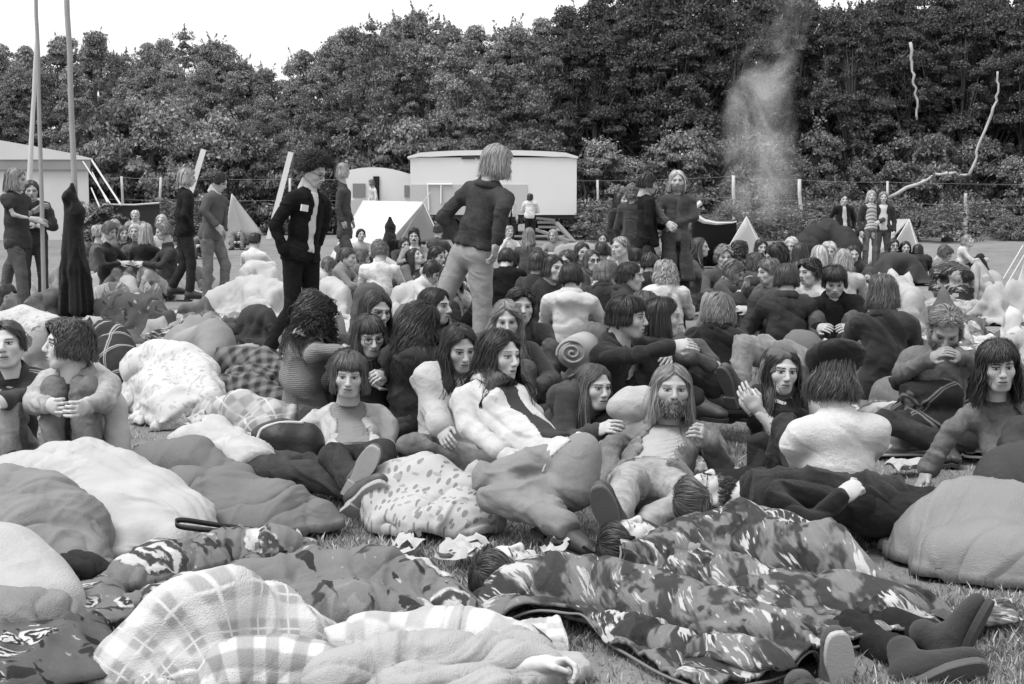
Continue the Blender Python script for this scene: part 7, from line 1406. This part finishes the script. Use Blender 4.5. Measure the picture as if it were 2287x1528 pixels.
# pale field of bedding at the right
RB = [('long white sleeping bag behind the dark fringed youth', [(1890, 650, 14.16, 0.133), (1950, 612, 14.95, 0.177), (2010, 618, 14.73, 0.177), (2060, 660, 14.16, 0.133)], quiltcloth(.52, .6)),
('white quilt in front of the brown blanket pair', [(1900, 610, 18.80, 0.114), (1990, 590, 19.39, 0.137), (2080, 600, 18.80, 0.137)], quiltcloth(.58, .5)),
('pale blanket with dark bags on it', [(2060, 605, 18.38, 0.115), (2130, 598, 18.74, 0.138), (2200, 600, 18.38, 0.138)], quiltcloth(.5, .7)),
('white sheet piled at the right of the rummager', [(2150, 575, 19, .12), (2200, 568, 19.5, .15), (2250, 585, 19, .1)], quiltcloth(.52, .6)),
('pale rumpled bag at the right edge', [(2200, 620, 16.50, 0.137), (2260, 612, 16.50, 0.160), (2320, 620, 16.50, 0.137)], quiltcloth(.55, .5)),
('white bag with a folded top in the right middle', [(2060, 660, 14.06, 0.136), (2110, 640, 14.06, 0.159), (2160, 645, 14.06, 0.159), (2200, 665, 13.82, 0.114)], quiltcloth(.52, .6)),
('white bag with dark spots at the right edge', [(2200, 668, 13.24, 0.136), (2260, 652, 13.24, 0.182), (2320, 665, 13.12, 0.170)], dabs(.6, .12, .3, .1, .7)),
('pale mottled blanket behind the balding man', [(2010, 705, 13.22, 0.118), (2080, 690, 13.09, 0.142), (2150, 690, 12.97, 0.142), (2200, 705, 12.72, 0.118)], MOT(.45, .65)),
('round white bundle right of the balding man', [(2170, 680, 13.12, 0.117), (2215, 672, 13.12, 0.164), (2250, 700, 12.76, 0.117)], quiltcloth(.6, .4)),
('dotted white quilt at the right edge above the shaggy youth', [(2200, 735, 11.54, 0.116), (2260, 718, 11.54, 0.162), (2330, 730, 11.42, 0.162)], dabs(.62, .2, .4, .9, .9)),
('grey blanket strip behind the shaggy youth', [(2170, 780, 10.30, 0.091), (2240, 770, 10.30, 0.113), (2310, 775, 10.30, 0.113)], quiltcloth(.15, .6)),
('pale bag close behind the moustached man', [(2010, 760, 11.58, 0.091), (2060, 745, 11.58, 0.103), (2060, 760, 11.34, 0.069)], quiltcloth(.5, .5)),
('rumpled white sheet behind the seated ring at the right', [(1930, 690, 13.58, 0.117), (2000, 672, 13.58, 0.140), (2050, 690, 13.34, 0.117)], quiltcloth(.6, .4))]
RR = np.random.default_rng(8); RM = [dabs(.5, .3, .4, .3, 1.2), plaid(.3, .5, .2, .16, .3), MOT(.3, .55), stripes(.5, .35, .12, .4), floral(.4, .6, .15, 4.0, .15, .1)]
for k_, (lab, ch, m) in enumerate(RB):
    ex_ = []
    for (u, v, D, r), (u2, v2, D2, r2) in zip(ch[:-1], ch[1:]):
        for q_ in range(2): t = RR.random(); a_ = RR.uniform(-22, 22) * 12 / D; uu = u + (u2 - u) * t; vv = v + (v2 - v) * t + RR.uniform(4, 26) * 12 / D; ex_.append([(uu - a_, vv + RR.uniform(0, 8), D * .985, r * .45), (uu + a_, vv + RR.uniform(0, 14), D * .97, r * RR.uniform(.35, .6))])
    ch = [[(u, v + RR.uniform(-3, 6), D, r * RR.uniform(.5, .8)) for u, v, D, r in ch]] + ex_; m = RM[(k_ // 2) % 5] if k_ % 2 else m
    lump(lab, ch, m, 'pale_bedding', cat='bedding', amp=.06, slack=1.3, stiff=.0, fold=1.8)
lump('brown blanket held round the two sharing it', [[(1965, 585, 25.5, .15), (1985, 568, 25.5, .2), (2030, 570, 25.5, .2), (2050, 590, 25.5, .15)]], quiltcloth(.07, .4), 'brown_blanket', amp=.03, f=4, wide=.9)
lump('dark checked bags beside the rummager', [(2095, 592, 19.5, .12), (2125, 585, 19.5, .14), (2155, 600, 19, .1)], brush(.02, .05, .4, .8, 1.2), 'checked_bag', cat='bag')
lump('big dark tarp bundle under the standing man at the right', [[(1800, 530, 29.5, .25), (1820, 503, 29.8, .3), (1850, 492, 30, .35), (1880, 505, 29.8, .3), (1895, 530, 29.5, .25)]], plain('dark_canvas', .03, .85, .5, 2), 'tarp_bundle', amp=.08, f=3, cat='bundle', wide=.9)
# black coat on its pole
def coat():
    D = 14.1; v = Vol(at(110, 400, D) - .35, at(110, 400, D) + .35, .05); c = lambda u, vv, dd=0: at(u, vv, D + dd); pts = [c(162, 412), c(205, 700), c(130, 700)]
    v = Vol(np.min(pts, 0) - .4, np.max(pts, 0) + .4, .017); v.cone(c(161, 412), c(160, 440), .02, .06, .03).cone(c(155, 440), c(172, 475), .075, .085, .04).cone(c(182, 470), c(184, 500), .03, .02, .03).cone(c(162, 470), c(165, 600), .075, .125, .04, wide=(V3(1, 0, 0), .95)).cone(c(166, 600), c(168, 690), .115, .145, .04, wide=(V3(1, 0, 0), .9))
    v.half(c(166, 702), (0, 0, -1)); v.ell(c(146, 455, -.08), (.05, .05, .06), .02, sub=True); q = v.nets(); b = c(166, 702); V = q[0]; N = vnormals(V, q[1]); t = np.arctan2(V[:, 1] - b[1], V[:, 0] - b[0]); V = V + N * ((np.sin(t * 5 + 1) * .03 + np.sin(t * 11) * .012) * ss(.9, 0, V[:, 2] - b[2]))[:, None]
    o = link('coat', mesh('coat', wrinkle(V, q[1], .03, 3, 6, (1, 1, .35)) - b, q[1]), cloth(.008, 'wool'), None, b); tag(o, 'long black hooded coat hung on the tall pole', 'coat')
coat()
# paper and litter on the grass
PAPER = plain('paper', .5, .8, .4)
def litter(u, v, n, lab, spread=.16, seed=0, dark=.2):
    R = np.random.default_rng(seed); c = G(u, v, .02)
    for k in range(n):
        p = c + np.array([R.normal() * spread, R.normal() * spread * .7, 0]); s = .03 + .05 * R.random(); i, j = np.meshgrid(np.linspace(-1, 1, 7), np.linspace(-1, 1, 6), indexing='ij'); z = (vn(np.stack([i * 1.6 + k * 3, j * 1.6 + seed, 0 * i], -1)) - .3) * s * 1.3; V = np.stack([i * s, j * s * .7, np.maximum(z, 0) + .004 + .006 * R.random()], -1).reshape(-1, 3) @ Rz(R.random() * 6).T
        a, b = np.meshgrid(np.arange(6), np.arange(5), indexing='ij'); q = (a * 6 + b).ravel(); o = link('paper_scrap', mesh('paper_scrap', V, np.stack([q, q + 6, q + 7, q + 1], -1)), PAPER if R.random() > dark else plain('foil', .08, .4), None, p); tag(o, lab, 'litter', lab)
litter(1060, 1245, 11, 'crumpled paper scrap in the litter below the dabbed quilt', .11, 1)
litter(1160, 1262, 4, 'crumpled paper scrap beside the sleeping face', .06, 2)
litter(1030, 1340, 4, 'torn paper by the left corner of the brush stroke quilt', .1, 3, 0)
litter(2040, 1050, 3, 'paper scrap near the hand of the shaggy youth', .1, 4, 0)
litter(1230, 1470, 3, 'paper scrap on the grass right of the white sheet', .08, 5, .5)
litter(900, 1225, 5, 'paper scrap on the grass below the dabbed quilt', .2, 7, .3)
litter(2200, 1400, 4, 'paper scrap on the grass by the suede boots', .12, 8, .4)
litter(1290, 1235, 4, 'paper scrap by the sandals', .12, 9, .3)
litter(560, 1225, 4, 'paper scrap near the belt', .1, 6, .3)

CL = [(230, 700, 13.5, .10, .5, 'pale crumpled shirt by the hem of the black coat'), (300, 720, 12.8, .09, .12, 'dark crumpled jumper before the flowered blanket'), (360, 700, 13.2, .1, .4, 'pale twisted towel before the flowered blanket'), (430, 640, 16.5, .12, .2, 'grey heap of clothes by the walking feet'), (505, 600, 20, .12, .3, 'grey cloth on the grass left of the person in white'),
(560, 650, 15.5, .1, .07, 'dark rumpled blanket between the white bag and the coat heap'), (620, 615, 19, .14, .55, 'white cloth behind the knees of the man in black'), (150, 640, 16, .12, .42, 'pale bedding left of the black coat'), (60, 610, 18, .14, .5, 'white bedding between the legs of the bare armed man'), (110, 575, 22, .16, .3, 'grey heap behind the thin pole'), (190, 590, 21, .16, .45, 'pale heap behind the black coat'),
(455, 575, 24, .14, .12, 'dark bag on the grass by the walkers'), (660, 590, 21, .14, .35, 'grey cloth beside the man in black'), (720, 600, 19, .13, .55, 'white shirt thrown down right of the man in black'), (745, 665, 12.4, .1, .3, 'grey cloth over a knee left of the grey sack'), (1100, 690, 10.6, .1, .1, 'dark cloth at the feet of the standing blond man'),
(1210, 690, 11, .1, .42, 'pale towel left of the white anorak'), (1540, 680, 11, .12, .5, 'white cloth at the elbow of the fair girl'), (1570, 655, 12.5, .12, .16, 'grey rug behind the fair girl'), (1600, 640, 14, .12, .35, 'pale rug left of the bending head'), (1700, 700, 10.6, .1, .3, 'pale sleeve cloth left of the charcoal jacket'), (1900, 700, 12.2, .1, .5, 'white scarf end beside the moustached man'),
(1960, 600, 19, .12, .25, 'grey cloth at the feet of the arm in arm friends'), (2100, 625, 16.5, .12, .15, 'dark folded jacket on the pale bedding'), (2180, 612, 17.5, .12, .28, 'grey folded cloth on the pale bedding'), (2240, 590, 19.5, .14, .5, 'white heap at the foot of the cut off tent'), (2060, 632, 15.5, .1, .1, 'dark strap bag on the long white sleeping bag'), (2140, 662, 13.2, .1, .22, 'grey towel on the white folded bag'), (2260, 700, 11.6, .1, .12, 'dark jumper on the spotted bag'), (2080, 715, 11.4, .08, .4, 'pale pillow behind the balding man')]
for u, v, D, r, g, lab in CL:
    w_ = 90 * 12 / D; lump(lab, [[(u - w_ * .5, v + 8, D, r * .8), (u, v, D, r), (u + w_ * .5, v + 5, D * .99, r * .7)], [(u - w_ * .2, v + 22, D * .97, r * .7), (u + w_ * .3, v + 20, D * .97, r * .6)]], quiltcloth(g, .6), 'crumpled_cloth', cat='cloth', amp=.05, f=9, slack=1.35, stiff=.0)
for lab, D, hd, yw, fc, hh, g, ex in [('brown mop haired head between the boy in profile and the white shirt', 20, (808, 577), 100, (100, 15, 0), hr(.09, .15, vol=1.3), .15, {}), ('person in a white shirt bending at the left of the boy in profile', 19, (735, 596), 80, (90, 40, 0), hr(.1, .12), .6, {}), ('dark haired person sitting behind the afro haired man', 27, (903, 545), 30, (30, 10, 0), hr(.02, .18), .05, {}),
    ('small dark figure crouching at the left of the white tent', 30, (770, 535), 60, (60, 10, 0), hr(.05, .16), .1, {}), ('fair haired person crouching by the trailer drawbar', 30, (1235, 525), -20, (-20, 10, 0), hr(.3, .2), .3, {}), ('dark haired person sitting right of the trailer drawbar', 27, (1345, 532), 20, (0, 10, 0), hr(.03, .16), .12, {}), ('person in a grey coat with dark hair behind the glasses man', 18, (1300, 562), 10, (20, 5, 0), hr(.03, .2), .12, {}),
    ('dark haired person between the grey coats left of the long coat', 19, (1345, 560), 170, (170, 5, 0), hr(.02, .16), .08, {}), ('person with dark hair sitting beneath the small white tent', 22, (1700, 552), 20, (10, 5, 0), hr(.015, .2), .1, {}), ('fair person with a white cap by the dark tarp bundle', 20, (1768, 548), -30, (-30, 10, 0), hr(.45, .1), .5, {}), ('dark haired person sitting behind the blond in front of the friends', 21, (1905, 566), 10, (0, 10, 0), hr(.02, .2), .06, {}),
    ('long haired person sitting at the foot of the windbreak', 24, (275, 520), 20, (30, 10, 0), hr(.1, .25), .05, {}), ('person in a dark top between the ring and the walkers', 22, (395, 528), -80, (-80, 20, 0), hr(.03, .18), .03, {}), ('small person sitting far off by the narrow tent', 36, (455, 520), 0, (0, 5, 0), hr(.05, .18), .2, {}), ('small person sitting far off in the grass by the white blouse', 40, (535, 522), 0, (0, 5, 0), hr(.2, .18), .1, {})]:
    person(lab, D, hd, yw, fc, hair=hh, skin=.5, bot=(.03, .1, .2)[len(PEOPLE) % 3], top=dict(g=g), lean=.04, **ex)
